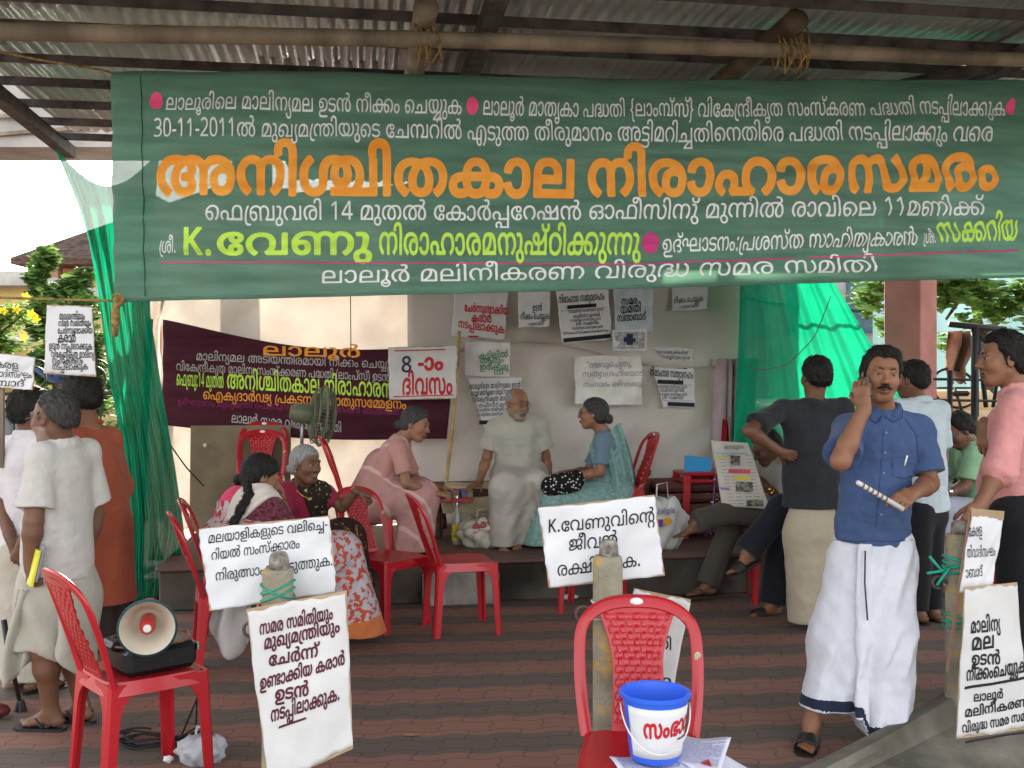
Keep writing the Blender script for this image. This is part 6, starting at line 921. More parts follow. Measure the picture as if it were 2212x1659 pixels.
def kz(x):                                                       # scalloped top of the low kerb wall: high at the posts, low between
    if x>1.86: return .205
    z=.035
    for p,w in((-.78,.42),(.332,.46),(1.86,1.0)): z=max(z,.19*max(0,1-abs(x-p)/w)**1.45+.02 if abs(x-p)<w else 0)
    return z
def ky(x): return float(np.interp(x,[-3,-.78,.332,1.1,1.86,3.6],[3.30,3.44,3.58,3.86,4.32,5.2]))
kb=thing('kerb_wall','low stained concrete kerb wall rising in a curve to each bollard','kerb',(.5,3.7,0)); xs=np.linspace(-2.6,3.4,150)
mb=MB(); rings=[]
for x in xs:
    y=ky(x); z=kz(x); w=.065; ap=float(np.clip((x-.95)/.5,0,1)); rings.append([(x+.02,y+w,Z0-.03),(x+.02,y+w,z-.015),(x+.015,y+w-.012,z),(x-.01,y-w+.012,z),(x-.012,y-w,z-.012),(x-.010,y-w-.006,z-.03),(x-.03,y-w-.045,z-.035-.25*max(0,z-.05)),(x-.035,y-w-.055,z-.05-.3*max(0,z-.05)),(x-.04-.25*ap,y-w-.06-.55*ap,-.035*ap-.10*(1-ap)),(x-.06-.25*ap,y-w-.08-.56*ap,-.12)])
mb.loft(rings); mb.build('wall',grime('kerb concrete',(.21,.19,.155),(.045,.038,.028),3.2,.42,.6),kb,True,35)
def bollard(i,lab):
    x,y,zt=BP[i]; b=thing('bollard',lab,'bollard',(x,y,Z0),'concrete bollards along the kerb'); z0=kz(x)-.06; mb=MB(); s=random.Random(i)
    mb.lathe([(.054,z0),(.052,z0+.2),(.0515,zt-.02),(.049,zt-.004),(.044,zt),(.0,zt+.001)],(x,y,0),20); mb.build('shaft',M_boll,b,True,40)
    mb=MB(); mb.lathe([(.034,0),(.033,.03),(.03,.045),(.022,.055),(0,.056)],(x+.004,y,zt),12); mb.build('broken_top',mat('broken concrete',(.30,.27,.24),.95,.1,.3,40,bump=1,bs=90),b,True)
    for dx in(-1,1):
        mb=MB(); p=[(x+dx*.05,y-.01,zt-.2)]+[(x+dx*(.085+.026*math.cos(t)),y-.012,zt-.2+.026*math.sin(t)) for t in np.linspace(math.pi,-math.pi*.6,12)]; mb.tube(p,.006,6); mb.build('hook',M_iron,b,True)
    return b
bollard(0,'grey concrete bollard with green twine between the two left placards'); bollard(1,'yellow stained concrete bollard behind the bucket chair'); bollard(2,'yellow stained concrete bollard at the right, beside the leaning placards')
def twist(c,r,n,m,lab,rr=.004,sl=.03):
    mb=MB()
    for k in range(n):
        s_=(-1)**k*sl; mb.tube([(c[0]+r*math.cos(t),c[1]+r*math.sin(t),c[2]+s_*math.cos(t)+.012*k) for t in np.linspace(0,2*math.pi,24)],rr,6)
    tag(mb.build('twine',m,None,True),lab,'twine')
twist((BP[0][0],BP[0][1],.80),.056,3,M_twine,'green twine crossed round the left bollard',.0035,.022)
twist((BP[1][0],BP[1][1],.70),.056,4,M_ivory,'grey and copper twine round the bucket chair bollard',.004,.012)
twist((BP[2][0],BP[2][1],.73),.058,4,M_twine,'knotted green twine near the top of the right bollard',.006,.018)
twist((BP[2][0],BP[2][1],.50),.058,4,M_twine,'green twine round the middle of the right bollard',.004,.01)
mb=MB()
for a,b in(((-.09,-.01),(-.14,.05)),((-.09,-.01),(-.15,-.02)),((-.06,0),(-.11,-.07))): mb.tube([(BP[2][0]-.05,BP[2][1]-.03,.74),(BP[2][0]+a[0],BP[2][1]-.05,.74+a[1]),(BP[2][0]+b[0],BP[2][1]-.05,.74+b[1])],.006,6)
tag(mb.build('twine_end',M_twine,None,True),'loose green twine ends sticking out from the right bollard','twine')
M_pap=mat('white poster paper',(.68,.67,.69),.85,.2,.04,5,bump=.3,bs=9,crease=.12,cs=5); M_card=mat('brown cardboard',(.40,.29,.18),.9,.1,.1,8); M_pap2=mat('greyish poster paper',(.60,.58,.57),.85,.2,.06,5,bump=.3,bs=9,crease=.15,cs=5)
M_ink=mat('black marker ink',(.012,.012,.016),.6); M_inkb=mat('blue black ink',(.03,.03,.08),.6); M_inkm=mat('maroon marker ink',(.085,.008,.022),.6); M_inkr=mat('red poster paint',(.50,.015,.03),.6); M_inkg=mat('green marker ink',(.02,.22,.08),.6)
def crease(a,f,ph=0): return lambda u,v: a*(np.sin(u*f+2*v+ph)+np.sin(v*f*1.3-u*3+ph*2)+.5*np.sin((u+v)*f*2.6+ph))
def placard(name,lab,cat,c,d,lines,ink,paper=None,card=True,amp=.0045,thick=.004,group=None,jit=10):
    ds=d if isinstance(d,(list,tuple)) else [d]*4; sh_=Sheet(*[P(*q,k) for q,k in zip(c,ds)],crease(amp,6,len(lab))); t=thing(name,lab,cat,((sh_.c[2]+sh_.c[3])/2),group)
    mb=MB(); ph_=len(lab)*1.7; mb.grid(lambda u,v:sh_.at(u+.007*np.sin(v*11+ph_)*(2*u-1)+.004*np.sin(v*37+ph_)*(2*u-1)**3,v+.008*np.sin(u*9+ph_)*(2*v-1)+.005*np.sin(u*31)*(2*v-1)**3),34,34,0,.0015); mb.build('paper',paper or M_pap,t,True)
    if card:
        mb=MB(); mb.grid(lambda u,v:sh_.at(-.006+u*1.012,-.014+v*1.026,-.006),14,14,0,thick); mb.build('cardboard',M_card,t)
    for L in lines:
        mb=MB()
        if len(L)==2: sh_.line(mb,L[0],L[1],off=.0045); mb.build('ink_rule',ink,t)
        else: key,a,b,h,bd=L[:5]; sh_.text(mb,key,a,b,h,bd,off=.004,jit=jit); mb.build('lettering',ink,t)
    return sh_,t
placard('placard','white placard with black words tied behind the left bollard','placard',[(430,1145),(710,1116),(726,1279),(453,1319)],[3.50,3.52,3.52,3.5],[('a1',(449,1174),(709,1141),17,2),('a2',(457,1210),(648,1183),17,2),('a3',(465,1255),(720,1220),18,2)],M_ink)
placard('placard','tall white placard with maroon words in front of the left bollard','placard',[(533,1321),(748,1280),(761,1614),(580,1695)],[3.33,3.34,3.30,3.28],[('b1',(560,1372),(720,1336),22,30),('b2',(570,1403),(735,1364),22,30),('b3',(580,1440),(688,1418),22,28),('b4',(562,1490),(745,1435),22,30),('b5',(594,1515),(668,1500),23,30),('b6',(585,1560),(735,1510),24,30),([(602,1572),(662,1550)],5)],M_inkm,M_pap2,amp=.004)
placard('placard','white placard with three black lines tied behind the middle bollard','placard',[(1164,1099),(1413,1072),(1435,1242),(1187,1268)],3.66,[('c1',(1183,1152),(1415,1126),23,1),('c2',(1228,1190),(1335,1177),24,1),('c3',(1203,1244),(1385,1222),23,1)],M_ink)
placard('placard','grey white placard hanging askew behind the bucket chair','placard',[(1371,1276),(1491,1300),(1425,1640),(1287,1560)],[3.68,3.68,3.66,3.68],[('g5',(1395,1395),(1452,1405),20,10),('g6',(1385,1470),(1450,1476),20,10)],M_ink,M_pap2)
_,plD=placard('placard','large white placard with black words and rules leaning at the right edge','placard',[(2084,1274),(2197,1262),(2222,1572),(2068,1593)],[4.05,4.05,4.0,4.0],[('e1',(2096,1368),(2160,1360),24,26),('e2',(2098,1405),(2147,1398),26,26),('b5',(2098,1438),(2158,1432),22,26),('e3',(2088,1472),(2215,1450),23,28),([(2085,1487),(2230,1460)],6),('n1',(2104,1516),(2166,1507),15,26),('e4',(2085,1550),(2222,1524),16,26),('e5',(2078,1583),(2240,1552),16,24),([(2083,1603),(2150,1590),(2221,1582)],5)][:],M_ink,M_pap2)
_,plE=placard('placard','white paper placard on a thin stick, above the large placard at the right','placard',[(2100,1115),(2168,1120),(2145,1263),(2073,1281)],4.14,[('k1',(2092,1160),(2120,1157),20,1),('k2',(2090,1205),(2150,1200),18,1),('k3',(2085,1248),(2122,1243),17,1)],M_ink)
mb=MB(); mb.grid(lambda u,v:Sheet(P(2098,1098,4.145),P(2169,1104,4.145),P(2167,1124,4.145),P(2097,1119,4.145)).at(u,v),3,2,0,.004); mb.build('cardboard_top',M_card,plE)
mb=MB(); mb.bar(P(2099,1096,4.16),P(2046,1450,4.17),.012,.008,(0,1,0)); mb.build('stick',mat('pinkish stick',(.42,.24,.18),.7),plE)
placard('placard','white placard with eight lines of black words hanging from the coir rope','placard',[(101,660),(199,663),(206,812),(95,806)],5.12,[('b2',(128,690),(184,690),12,16),('b1',(126,705),(197,704),11,16),('f3',(125,721),(200,720),11,16),('f4',(125,740),(165,739),16,18),('f5',(106,754),(200,755),12,16),('f6',(110,772),(203,773),12,14),('f7',(112,786),(180,785),12,14),('f8',(113,799),(190,798),12,14)],M_ink,amp=.0015)
_,plG=placard('placard','white placard on a wooden stick cut by the left edge of the picture','placard',[(-32,760),(74,773),(69,842),(-38,834)],4.9,[('k1',(-25,792),(42,798),13,2),('k2',(-30,813),(68,817),12,2),('k3',(-20,834),(52,835),12,2)],M_ink)
mb=MB(); mb.bar(P(3,768,4.92),P(3,1010,4.95),.025,.018,(0,1,0)); mb.build('stick',M_bam,plG)
mb=MB(); mb.bar(P(148,655,5.13),P(148,640,5.11),.006,.004,(0,1,0)); tag(mb.build('string',M_coir,None),'short string holding the hanging placard to the coir rope','string')
# ---- posters on the white cloth
def poster(lab,c,d,lines,ink,paper=None,bars=(),boxes=()):
    s_,t=placard('paper_poster',lab,'poster',c,d,lines,ink,paper,False,.0015,jit=3)
    mb=MB()
    for b in bars: s_.rect(mb,*b)
    if bars: mb.build('black_bar',M_ink,t)
    mb=MB()
    for b in boxes: s_.line(mb,b,.8,off=.0045)
    if boxes: mb.build('ruled_box',M_inkb,t)
    return s_,t
D=8.72
poster('white poster with red hand painted words near the top of the cloth',[(985,600),(1100,600),(1090,735),(975,727)],D,[('f3',(1003,672),(1098,680),14,26),('f4',(1018,695),(1062,697),15,28),('f8',(990,707),(1090,720),14,26),([(1012,727),(1034,727)],4)],M_inkr,M_pap2)
poster('white printed sheet with three short lines beside the red worded poster',[(1119,600),(1190,600),(1187,706),(1120,707)],D,[('b5',(1150,672),(1171,671),12,10),('p2',(1124,690),(1187,689),11,10),('p3',(1138,704),(1175,702),6,4)],M_inkb)
sm=[(1232,668,1320),(1238,688,1312),(1240,696,1310),(1243,703,1306),(1243,709,1306)]
poster('white printed poster with black bars, upper middle of the cloth',[(1198,600),(1312,600),(1322,733),(1214,742)],D,[('p4',(1206,655),(1306,647),13,14),('q1',(1228,676),(1303,671),5,2),('q2',(1238,687),(1296,683),6,6),('q1',(1232,695),(1298,691),5,2),('q3',(1244,703),(1294,700),6,6),('q1',(1236,712),(1302,708),5,2),('f7',(1216,723),(1315,716),5,2)],M_ink,None,[(1225,660,1288,668,.004,-5),(1217,731,1319,740,.004,-10)],[[(1212,672),(1308,664),(1316,714),(1218,722),(1212,672)]])
poster('pale blue poster with bold black words at the top of the cloth',[(1324,600),(1411,600),(1409,720),(1330,724)],D,[('p6',(1342,659),(1377,656),13,18),('p7',(1340,677),(1385,673),15,20),('p8',(1333,695),(1395,690),13,18)],M_ink,mat('pale blue paper',(.50,.58,.62),.85))
s_,t=poster('small framed grey print with a cross shaped emblem under the pale blue poster',[(1322,713),(1397,711),(1397,758),(1324,757)],8.68,[],M_ink)
mb=MB(); s_.rect(mb,1327,717,1393,754,off=.003); mb.build('print_ground',mat('print grey',(.45,.45,.47),.8,.2,.3,40),t)
mb=MB(); s_.rect(mb,1353,721,1367,745,off=.005); mb.build('emblem_upright',M_inkb,t); mb=MB(); s_.rect(mb,1347,728,1373,739,off=.0055); mb.build('emblem_bar',M_inkb,t); mb=MB(); s_.blob(mb,(1360,733),5,5,off=.006); mb.build('emblem_disc',mat('print light',(.7,.7,.7),.8),t)
poster('white printed sheet at the top right of the cloth, two lines showing',[(1450,600),(1530,600),(1528,668),(1452,672)],8.95,[('p2',(1455,656),(1519,650),10,10),('p3',(1466,667),(1510,663),6,4)],M_inkb)
poster('bare white sheet with green handwriting on the cloth beside the stick',[(1005,738),(1103,740),(1100,815),(1003,812)],D,[('g1',(1034,775),(1098,771),11,10),('g2',(1037,786),(1088,783),11,10),('g3',(1036,799),(1098,799),11,10),('g4',(1066,810),(1088,809),10,10)],M_inkg,mat('off white sheet',(.70,.66,.64),.9))
poster('long printed poster partly behind the seated old man',[(1010,818),(1125,815),(1128,930),(1050,935)],8.76,[('q1',(1014,840),(1125,836),9,10),('m6',(1018,855),(1122,850),9,10),('f6',(1020,868),(1110,864),9,10),('q2',(1034,880),(1110,877),7,6),('q1',(1030,889),(1105,886),6,4),('q1',(1032,899),(1105,896),6,4)],M_ink,None,[(1035,908,1110,917,.004,0)])
poster('plain white sheet with faint grey handwriting above the woman in teal',[(1240,770),(1386,766),(1387,876),(1243,874)],D+.12,[('w1',(1266,795),(1366,791),10,0),('w2',(1258,814),(1391,812),10,0),('w3',(1260,836),(1402,834),9,0)],mat('grey pencil',(.30,.29,.33),.8),mat('off white card',(.72,.69,.64),.9))
poster('curling printed poster with black bars at the right of the cloth',[(1397,747),(1496,752),(1503,880),(1432,880)],9.0,[('n3',(1400,763),(1486,766),6,4),('q1',(1402,772),(1490,777),6,4),('m3',(1408,791),(1484,797),13,20),('p4',(1404,811),(1497,818),13,18),('q1',(1420,838),(1484,839),5,2),('q2',(1426,846),(1478,847),6,6),('q1',(1424,854),(1484,855),5,2),('q3',(1430,862),(1476,863),6,6)],M_ink,None,[(1420,820,1476,829,.004,2),(1442,868,1500,877,.004,2)],[[(1422,832),(1494,832),(1496,866),(1432,866)]])
s8,t8=placard('day_board','white board with a red border saying the eighth day, beside the maroon banner','sign',[(839,752),(988,747),(985,860),(841,863)],8.28,[('d2',(902,800),(958,798),26,40),('d3',(868,852),(978,850),34,26),([(852,758),(962,755)],2.5),([(850,857),(980,853)],2.5)],M_inkr,M_pap2,True,.001,jit=3)
mb=MB(); s8.text(mb,'d1',(866,804),(890,803),26,18,off=.005); mb.build('number',M_inkb,t8)
# ================================================================= FRONT OBJECTS
# bucket and papers on the nearest chair
bx_,by_,bz_=.43,3.09,-.06+.424
def pap(name,lab,c,ang,w,h,z,m,tilt=(0,0),lines=True):
    t=thing(name,lab,'paper',(c[0],c[1],z)); rr=rz(R(ang)); mb=MB(); f=lambda u,v,o=0: (np.stack([(u-.5)*w,(v-.5)*h,.006*np.sin(u*5+v*3)+(u-.5)*w*tilt[0]+(v-.5)*h*tilt[1]+o],1)@rr.T+V3(c[0],c[1],z))
    mb.grid(lambda u,v:f(u,v),10,10,0,.001); mb.build('sheet',m,t,True)
    if lines:
        mb=MB(); r_=random.Random(int(ang))
        for i in range(26):
            v=.93-i*.033; a=.08; b=.92 if r_.random()>.15 else r_.uniform(.4,.8); n=8; uu=np.linspace(a,b,n); mb.add(np.concatenate([f(uu,np.full(n,v),.0012),f(uu,np.full(n,v+.013),.0012)]),[(k,k+1,n+k+1,n+k) for k in range(n-1)])
        mb.build('print',mat('faint print',(.42,.42,.60),.9,.1,.4,200),t)
M_wp=mat('leaflet paper',(.74,.74,.84),.8,.2,.02)
pap('leaflet','printed leaflet lying under the bucket on the nearest chair',(bx_-.02,by_-.05),8,.21,.17,bz_+.008,M_wp)
pap('leaflet','printed leaflet sticking out to the right of the bucket',(bx_+.14,by_+.02),-22,.15,.21,bz_+.016,M_wp,(.05,.16))
pap('leaflet','lowest leaflet with a bent corner right of the bucket',(bx_+.155,by_-.02),30,.16,.20,bz_+.006,M_wp,(0,.0),False)
bk=thing('bucket','blue plastic bucket with a white paper wrap lettered in red','bucket',(bx_,by_,bz_+.012)); c=V3(bx_,by_,bz_+.012); tl=rx(R(0))
M_blue=mat('blue plastic',(.035,.13,.72),.35,.5,.04,coat=.1)
mb=MB(); mb.lathe([(.0,.0),(.070,.0),(.074,.006),(.080,.05),(.098,.188),(.108,.190),(.109,.200),(.104,.203),(.097,.2),(.078,.05),(.07,.012),(0,.01)],c,40,tl); mb.build('body',M_blue,bk,True,40)
def wrapf(u,v,o=0):
    a=R(-152)+u*R(146); z=.022+v*.150; r=.0745+(.098-.0745)*(z/.188)+.0025+o; return np.stack([r*np.cos(a),r*np.sin(a),z],1)@tl.T+c
mb=MB(); mb.grid(wrapf,36,6,0,.001); mb.build('paper_wrap',M_pap,bk,True)
mb=MB(); v,f,W,z=text2d('s1',38,12); mb.add(wrapf(.22+v[:,0]/W*.78,.47+v[:,1]/560*.28-.10*(v[:,0]/W-.5)*-1,.0015+0*z),f); n=10; uu=np.linspace(.70,.95,n); mb.build('lettering',M_inkr,bk)
mb=MB(); mb.add(np.concatenate([wrapf(uu,.36+.03*(uu-.7),.0016),wrapf(uu,.39+.05*(uu-.7),.0016)]),[(k,k+1,n+k+1,n+k) for k in range(n-1)]); mb.build('underline',M_ink,bk)
mb=MB(); mb.tube([c+tl@V3(.104*math.cos(t),-.045*0+.104*math.sin(t)*.45-.085*math.sin(t)*1.0 if False else -.118*math.sin(t),.165-.115*math.sin(t)) for t in np.linspace(0,math.pi,22)],.0022,6); mb.build('handle',mat('white wire',(.75,.74,.7),.5),bk,True)
# megaphone, amplifier bag and its wires on the front left chair
A1=42; ax=rz(R(A1)); C1=V3(-1.40,3.88,Z0); M_dk=mat('black plastic',(.012,.012,.014),.4,.4,.2); M_cream=mat('cream enamel',(.62,.56,.44),.4,.4,.05); M_teal=mat('dark teal rim',(.02,.06,.075),.4)
amp=thing('amplifier','black amplifier box on the front left chair under the megaphone','amplifier',C1+V3(0,0,.43)); b0=C1+V3(0,0,.43)
mb=MB(); mb.box(b0+ax@V3(.03,-.01,.052),(.27,.25,.10),ax,0,.02); mb.build('case',M_dk,amp)
mb=MB(); mb.box(b0+ax@V3(-.10,.02,.10),(.05,.12,.04),ax@ry(R(-15)),0,.015); mb.build('strap_pad',M_dk,amp)
mb=MB(); mb.box(b0+ax@V3(.168,-.10,.075),(.012,.07,.03),ax,0,.004); mb.build('steel_clip',mat('bright steel',(.7,.7,.7),.15,.5,metal=1),amp)
wr=MB(); r_=random.Random(4)
for k in range(2):
    wr.tube([b0+ax@V3(.03+.15*math.cos(t)+.01*r_.uniform(-1,1),-.0+.14*math.sin(t),.105+.003*math.sin(3*t+k)) for t in np.linspace(k,5.6+k,28)],.0035,6)
wr.build('wires',mat('copper coloured wire',(.25,.12,.05),.4),amp,True)
mg=thing('megaphone','cream horn megaphone with a dark rim and red centre on the front left chair','megaphone',b0+V3(0,0,.1)); 
fw=nrm(V3(.30,-.95,-.05)); mM=rot_to(fw); mc=P(318,1356,3.72)
def hl(prof,seg=36,caps=True): mbx=MB(); mbx.lathe(prof,mc,seg,mM,0,caps); return mbx
hl([(.098,.012),(.092,.004),(.078,-.03),(.062,-.065),(.05,-.11),(.045,-.14),(.06,-.14),(.068,-.10),(.085,-.05),(.104,-.005),(.105,.008),(.098,.012)],40,False).build('horn_back',M_teal,mg,True,40)
hl([(.0965,.010),(.090,.002),(.074,-.03),(.056,-.066),(.036,-.115),(.001,-.12)],40,False).build('horn_inside',M_cream,mg,True)
hl([(.0,.012),(.018,.010),(.026,.0),(.028,-.02),(.028,-.10)],24).build('centre_cone',mat('red cone',(.55,.03,.03),.35,.5),mg,True,40)
hl([(0,.014),(.014,.0125),(.014,.010)],20).build('centre_badge',mat('white badge',(.8,.8,.78),.5),mg)
hl([(.0,-.30),(.03,-.30),(.042,-.27),(.044,-.20),(.05,-.145),(.0,-.145)],24).build('driver_body',mat('red driver',(.45,.03,.03),.35,.5),mg,True,40)
mb=MB(); mb.tube([mc+mM@V3(0,-.03,-.16),mc+mM@V3(0,-.09,-.13)-V3(0,0,.0),mc+V3(.05,.1,-.155)],.012,8); mb.build('stand',M_dk,mg,True)
# coil of cable, plastic bag, litter on the floor
mb=MB(); r_=random.Random(5); cc=GP(325,1606,Z0)
for k in range(7):
    a=.12+.05*r_.random(); b=.05+.03*r_.random(); o=V3(r_.uniform(-.05,.03),r_.uniform(-.03,.03),Z0+.006+.004*k); mb.tube([V3(cc[0],cc[1],0)+o+V3(a*math.cos(t),b*math.sin(t),.006*math.sin(4*t)) for t in np.linspace(r_.random()*3,5.8+r_.random(),26)],.0045,6)
mb.tube([V3(cc[0]+.12,cc[1],Z0+.01),V3(cc[0]+.19,cc[1]+.05,Z0+.2),V3(cc[0]+.14,cc[1]+.02,Z0+.34),V3(cc[0]+.07,cc[1]-.03,Z0+.46)],.004,6); mb.tube([V3(cc[0]+.1,cc[1],Z0+.01),V3(cc[0]+.22,cc[1]-.1,Z0+.1),V3(cc[0]+.24,cc[1]-.14,Z0+.3),V3(cc[0]+.2,cc[1]-.14,Z0+.44)],.004,6)
tag(mb.build('cable_coil',M_blk,None,True),'tangle of black cable on the paving under the front left chair','cable')
def bag(name,lab,c,r,h,m,ph,cat='bag'):
    t=thing(name,lab,cat,c); mb=MB(); rings=[]
    for i in range(15):
        q=i/14; rr=r*(.75+.45*math.sin(q*math.pi*.9))*(1 if q<.7 else 1-.8*(q-.7)); a=np.linspace(0,2*math.pi,40,endpoint=False); w=1+.13*np.sin(a*5+q*7+ph)+.10*np.sin(a*9-q*9+ph)+.05*np.sin(a*17+q*20)
        rings.append(np.stack([c[0]+rr*w*np.cos(a),c[1]+rr*.7*w*np.sin(a),c[2]+h*q+.08*h*np.sin(a*4+ph)*q],1))
    mb.loft(rings); mb.build('sack',m,t,True); 
    mb=MB(); mb.tube([V3(*c)+V3(-r*.35,0,h*.95),V3(*c)+V3(-r*.3,.01,h*1.3),V3(*c)+V3(r*.2,.0,h*1.35),V3(*c)+V3(r*.3,0,h*.9)],[.006,.008,.008,.006],6,flat=.4); mb.build('handle',m,t,True)
    return t
M_pb=mat('thin white plastic',(.62,.63,.68),.35,.5,.1,6,trans=.3,clear=.12,bump=.5,bs=25)
bag('plastic_bag','translucent white plastic bag with black things on the paving by the front left chair',GP(436,1650,Z0),.075,.11,M_pb,1)
mb=MB(); mb.box(GP(432,1640,Z0)+V3(0,.02,.075),(.09,.06,.05),rz(.5)@rx(.3),0,.01); tag(mb.build('bag_contents',M_dk,None),'dark lump showing in the top of the translucent bag','contents')
def crumple(lab,c,r,m,name='crumpled_paper'):
    mb=MB(); mb.ball((0,0,0),1,0,14); v=np.concatenate(mb.v); v=v*(1+.28*wob(v,5,1)+.2*wob(v,11,2))[:,None]*np.array(r)+np.array(c); tag(mk(name,v,mb.f,m),lab,'litter')
crumple('small ball of white paper on the paving under the front left chair',GP(363,1648,Z0)+V3(0,0,.015),(.018,.015,.014),M_pap)
crumple('dry brown leaf on the paving in the centre',GP(890,1590,Z0)+V3(0,0,.006),(.035,.012,.005),mat('dry leaf',(.28,.17,.08),.8),'dry_leaf')
crumple('crushed white paper on the paving behind the middle placard',GP(1228,1296,Z0)+V3(0,0,.02),(.06,.03,.02),M_pap)
mb=MB(); mb.tube([P(8,1340,4.45),P(20,1420,4.4),GP(42,1528,Z0)+V3(0,0,.03)],[.013,.012,.010],10); cn=thing('walking_stick','black walking stick with a rubber foot at the left edge','walking stick',GP(42,1535,Z0)); mb.build('shaft',M_dk,cn,True); mb=MB(); mb.lathe([(.026,0),(.025,.012),(.016,.05),(0,.055)],GP(44,1536,Z0),14); mb.build('rubber_foot',M_dk,cn,True,40)
mb=MB(); q=GP(4,1552,Z0); mb.ball(q+V3(-.05,0,.035),(.09,.045,.038)); tag(mb.build('shoe_tip',mat('maroon leather',(.10,.015,.015),.4),None,True),'maroon shoe tip at the lower left edge of the picture','shoe')
# ================================================================= ON THE STAGE
bd=thing('brown_board','plain brown hardboard leaning on the cloth behind red chairs','board',P(520,1080,8.45)*[1,1,0]+V3(0,0,ZS)); c=P(520,1010,8.40); mb=MB(); mb.box(V3(c[0],c[1],ZS+.44),(.80,.02,.86),rz(TH)@rx(R(-4)),0,.003); mb.build('panel',mat('hardboard',(.23,.185,.12),.85,.2,.1,5),bd)
mb=MB(); mb.ball(P(443,962,8.33),(.018,.01,.018)); mb.build('tack',mat('pale tack',(.6,.58,.5),.5),bd)
fan=thing('pedestal_fan','green pedestal fan turned sideways in front of the maroon banner','fan',P(655,1100,7.95)*[1,1,0]+V3(0,0,ZS)); fo=P(700,885,7.9); M_fan=mat('fan grey green',(.12,.14,.085),.5,.4,.1); fd=nrm(V3(-.93,-.34,.12)); fM=rot_to(fd)
po=P(652,950,7.95)
mb=MB(); mb.tube([V3(po[0],po[1],ZS+.03),V3(po[0],po[1],po[2]-.05)],.022,10); mb.tube([V3(po[0],po[1],po[2]-.05),V3(po[0],po[1],po[2]+.02),P(655,905,7.93)],.014,8); mb.build('pole',mat('fan pole steel',(.3,.33,.33),.4,.5,metal=.6),fan,True)
mb=MB(); mb.lathe([(.0,0),(.19,0),(.19,.02),(.05,.05),(0,.05)],V3(po[0],po[1],ZS),24); mb.build('base',M_fan,fan,True,40)
hub=P(668,895,7.9)
mb=MB(); mb.lathe([(0,.15),(.05,.145),(.075,.10),(.08,.0),(.06,-.06),(0,-.07)],hub+fd*.0,20,rot_to(fd)); mb.build('motor',M_fan,fan,True,40)
mb=MB(); gc=hub-fd*.10; gM=rot_to(-fd)
for r,z in((.235,.0),(.22,.055),(.22,-.055),(.15,.08),(.08,.09),(.15,-.08)): mb.tube([gc+gM@V3(r*math.cos(t),r*math.sin(t),z) for t in np.linspace(0,2*math.pi,37)],.005 if r<.23 else .009,5,caps=False)
for k in range(48):
    a=2*math.pi*k/48
    for s_ in(1,-1): mb.tube([gc+gM@V3(r*math.cos(a),r*math.sin(a),s_*z) for r,z in((.04,.092),(.12,.086),(.19,.068),(.235,.0))],.003,4)
mb.build('cage',M_fan,fan)
for k in range(3):
    mb=MB(); a0=2.1*k; mb.grid(lambda u,v:np.array([gc+gM@V3((.05+.15*x)*math.cos(a0+(y-.5)*1.2),(.05+.15*x)*math.sin(a0+(y-.5)*1.2),.03*(y-.5)) for x,y in zip(u,v)]),6,8,0,.003); mb.build('blade',mat('fan blade',(.16,.20,.13),.5),fan,True)
# cot / low table with things between the women and the old man
ct=thing('cot','low wooden cot on which the old man in white sits','cot',P(1090,1130,8.1)*[1,1,0]+V3(0,0,ZS)); c0=V3(-.02,8.15,ZS)
M_wood=mat('dark wood',(.10,.055,.035),.6,.3,.2,4,stretch=(1,6,6))
mb=MB(); mb.box(c0+V3(-.05,.18,.36),(1.15,.66,.07),rz(TH),0,.01); mb.build('deck',M_wood,ct)
for sx in(-.56,.46):
    for sy in(-.1,.46): mb=MB(); mb.lathe([(.03,0),(.035,.05),(.025,.12),(.035,.2),(.03,.34)],c0+V3(sx,sy,0),12); mb.build('leg',M_wood,ct,True)
def cotcloth(u,v): return np.stack([c0[0]-.52+.60*u+.01*np.sin(v*7),c0[1]-.165+np.where(v<.4,.30*(1-v/.4),0)-.03*np.clip((v-.4)*2,0,1)-.012*np.sin(u*9)*v+ST*(u-.5)*.4,.412+ZS-np.clip(v-.4,0,1)*.34+.004*np.sin(u*14)],1)
mb=MB(); mb.grid(cotcloth,24,20,0,.004); clt=tag(mb.build('printed_cloth',mat('cream cloth with red edge',(.55,.45,.30),.9,.1,.1,4),None,True),'cream cloth with a band of dark dots hanging over the cot edge','cloth')
mb=MB()
for i in range(4):
    for j in range(6):
        a_=np.linspace(0,2*math.pi,12,endpoint=False); mb.add(cotcloth(.70+.075*i+(.037 if j%2 else 0)+.028*np.cos(a_),.47+.08*j+.045*np.sin(a_))-[0,.005,0],[tuple(range(12))])
mb.build('dot_pattern',M_dk,clt)
mb=MB(); mb.box(P(985,1080,7.75),(.26,.08,.03),rz(.1),0,.004); tag(mb.build('tray',mat('red tray',(.45,.05,.04),.5),None),'red tray edge on the cot beside the pink sari','tray')
for i,(x,col) in enumerate(((952,(.12,.10,.30)),(968,(.25,.27,.35)),(984,(.30,.12,.12)),(1000,(.15,.17,.30)),(1012,(.35,.28,.2)))):
    mb=MB(); mb.box(P(x,1066,7.85),(.045,.12,.07),rz(.1+.05*i),0,.006); tag(mb.build('packet',mat('packet %d'%i,col,.5),None),['small violet packet at the left end of the row on the cot','grey blue packet next to the violet one on the cot','dull red packet in the middle of the row on the cot','dark blue packet right of the dull red one on the cot','tan packet at the right end of the row on the cot'][i],'packet')
bt=thing('bottle','tall bottle with a yellow label under the cot','bottle',P(987,1190,7.75)*[1,1,0]+V3(0,0,ZS)); q=np.array(BASE[bt.name])
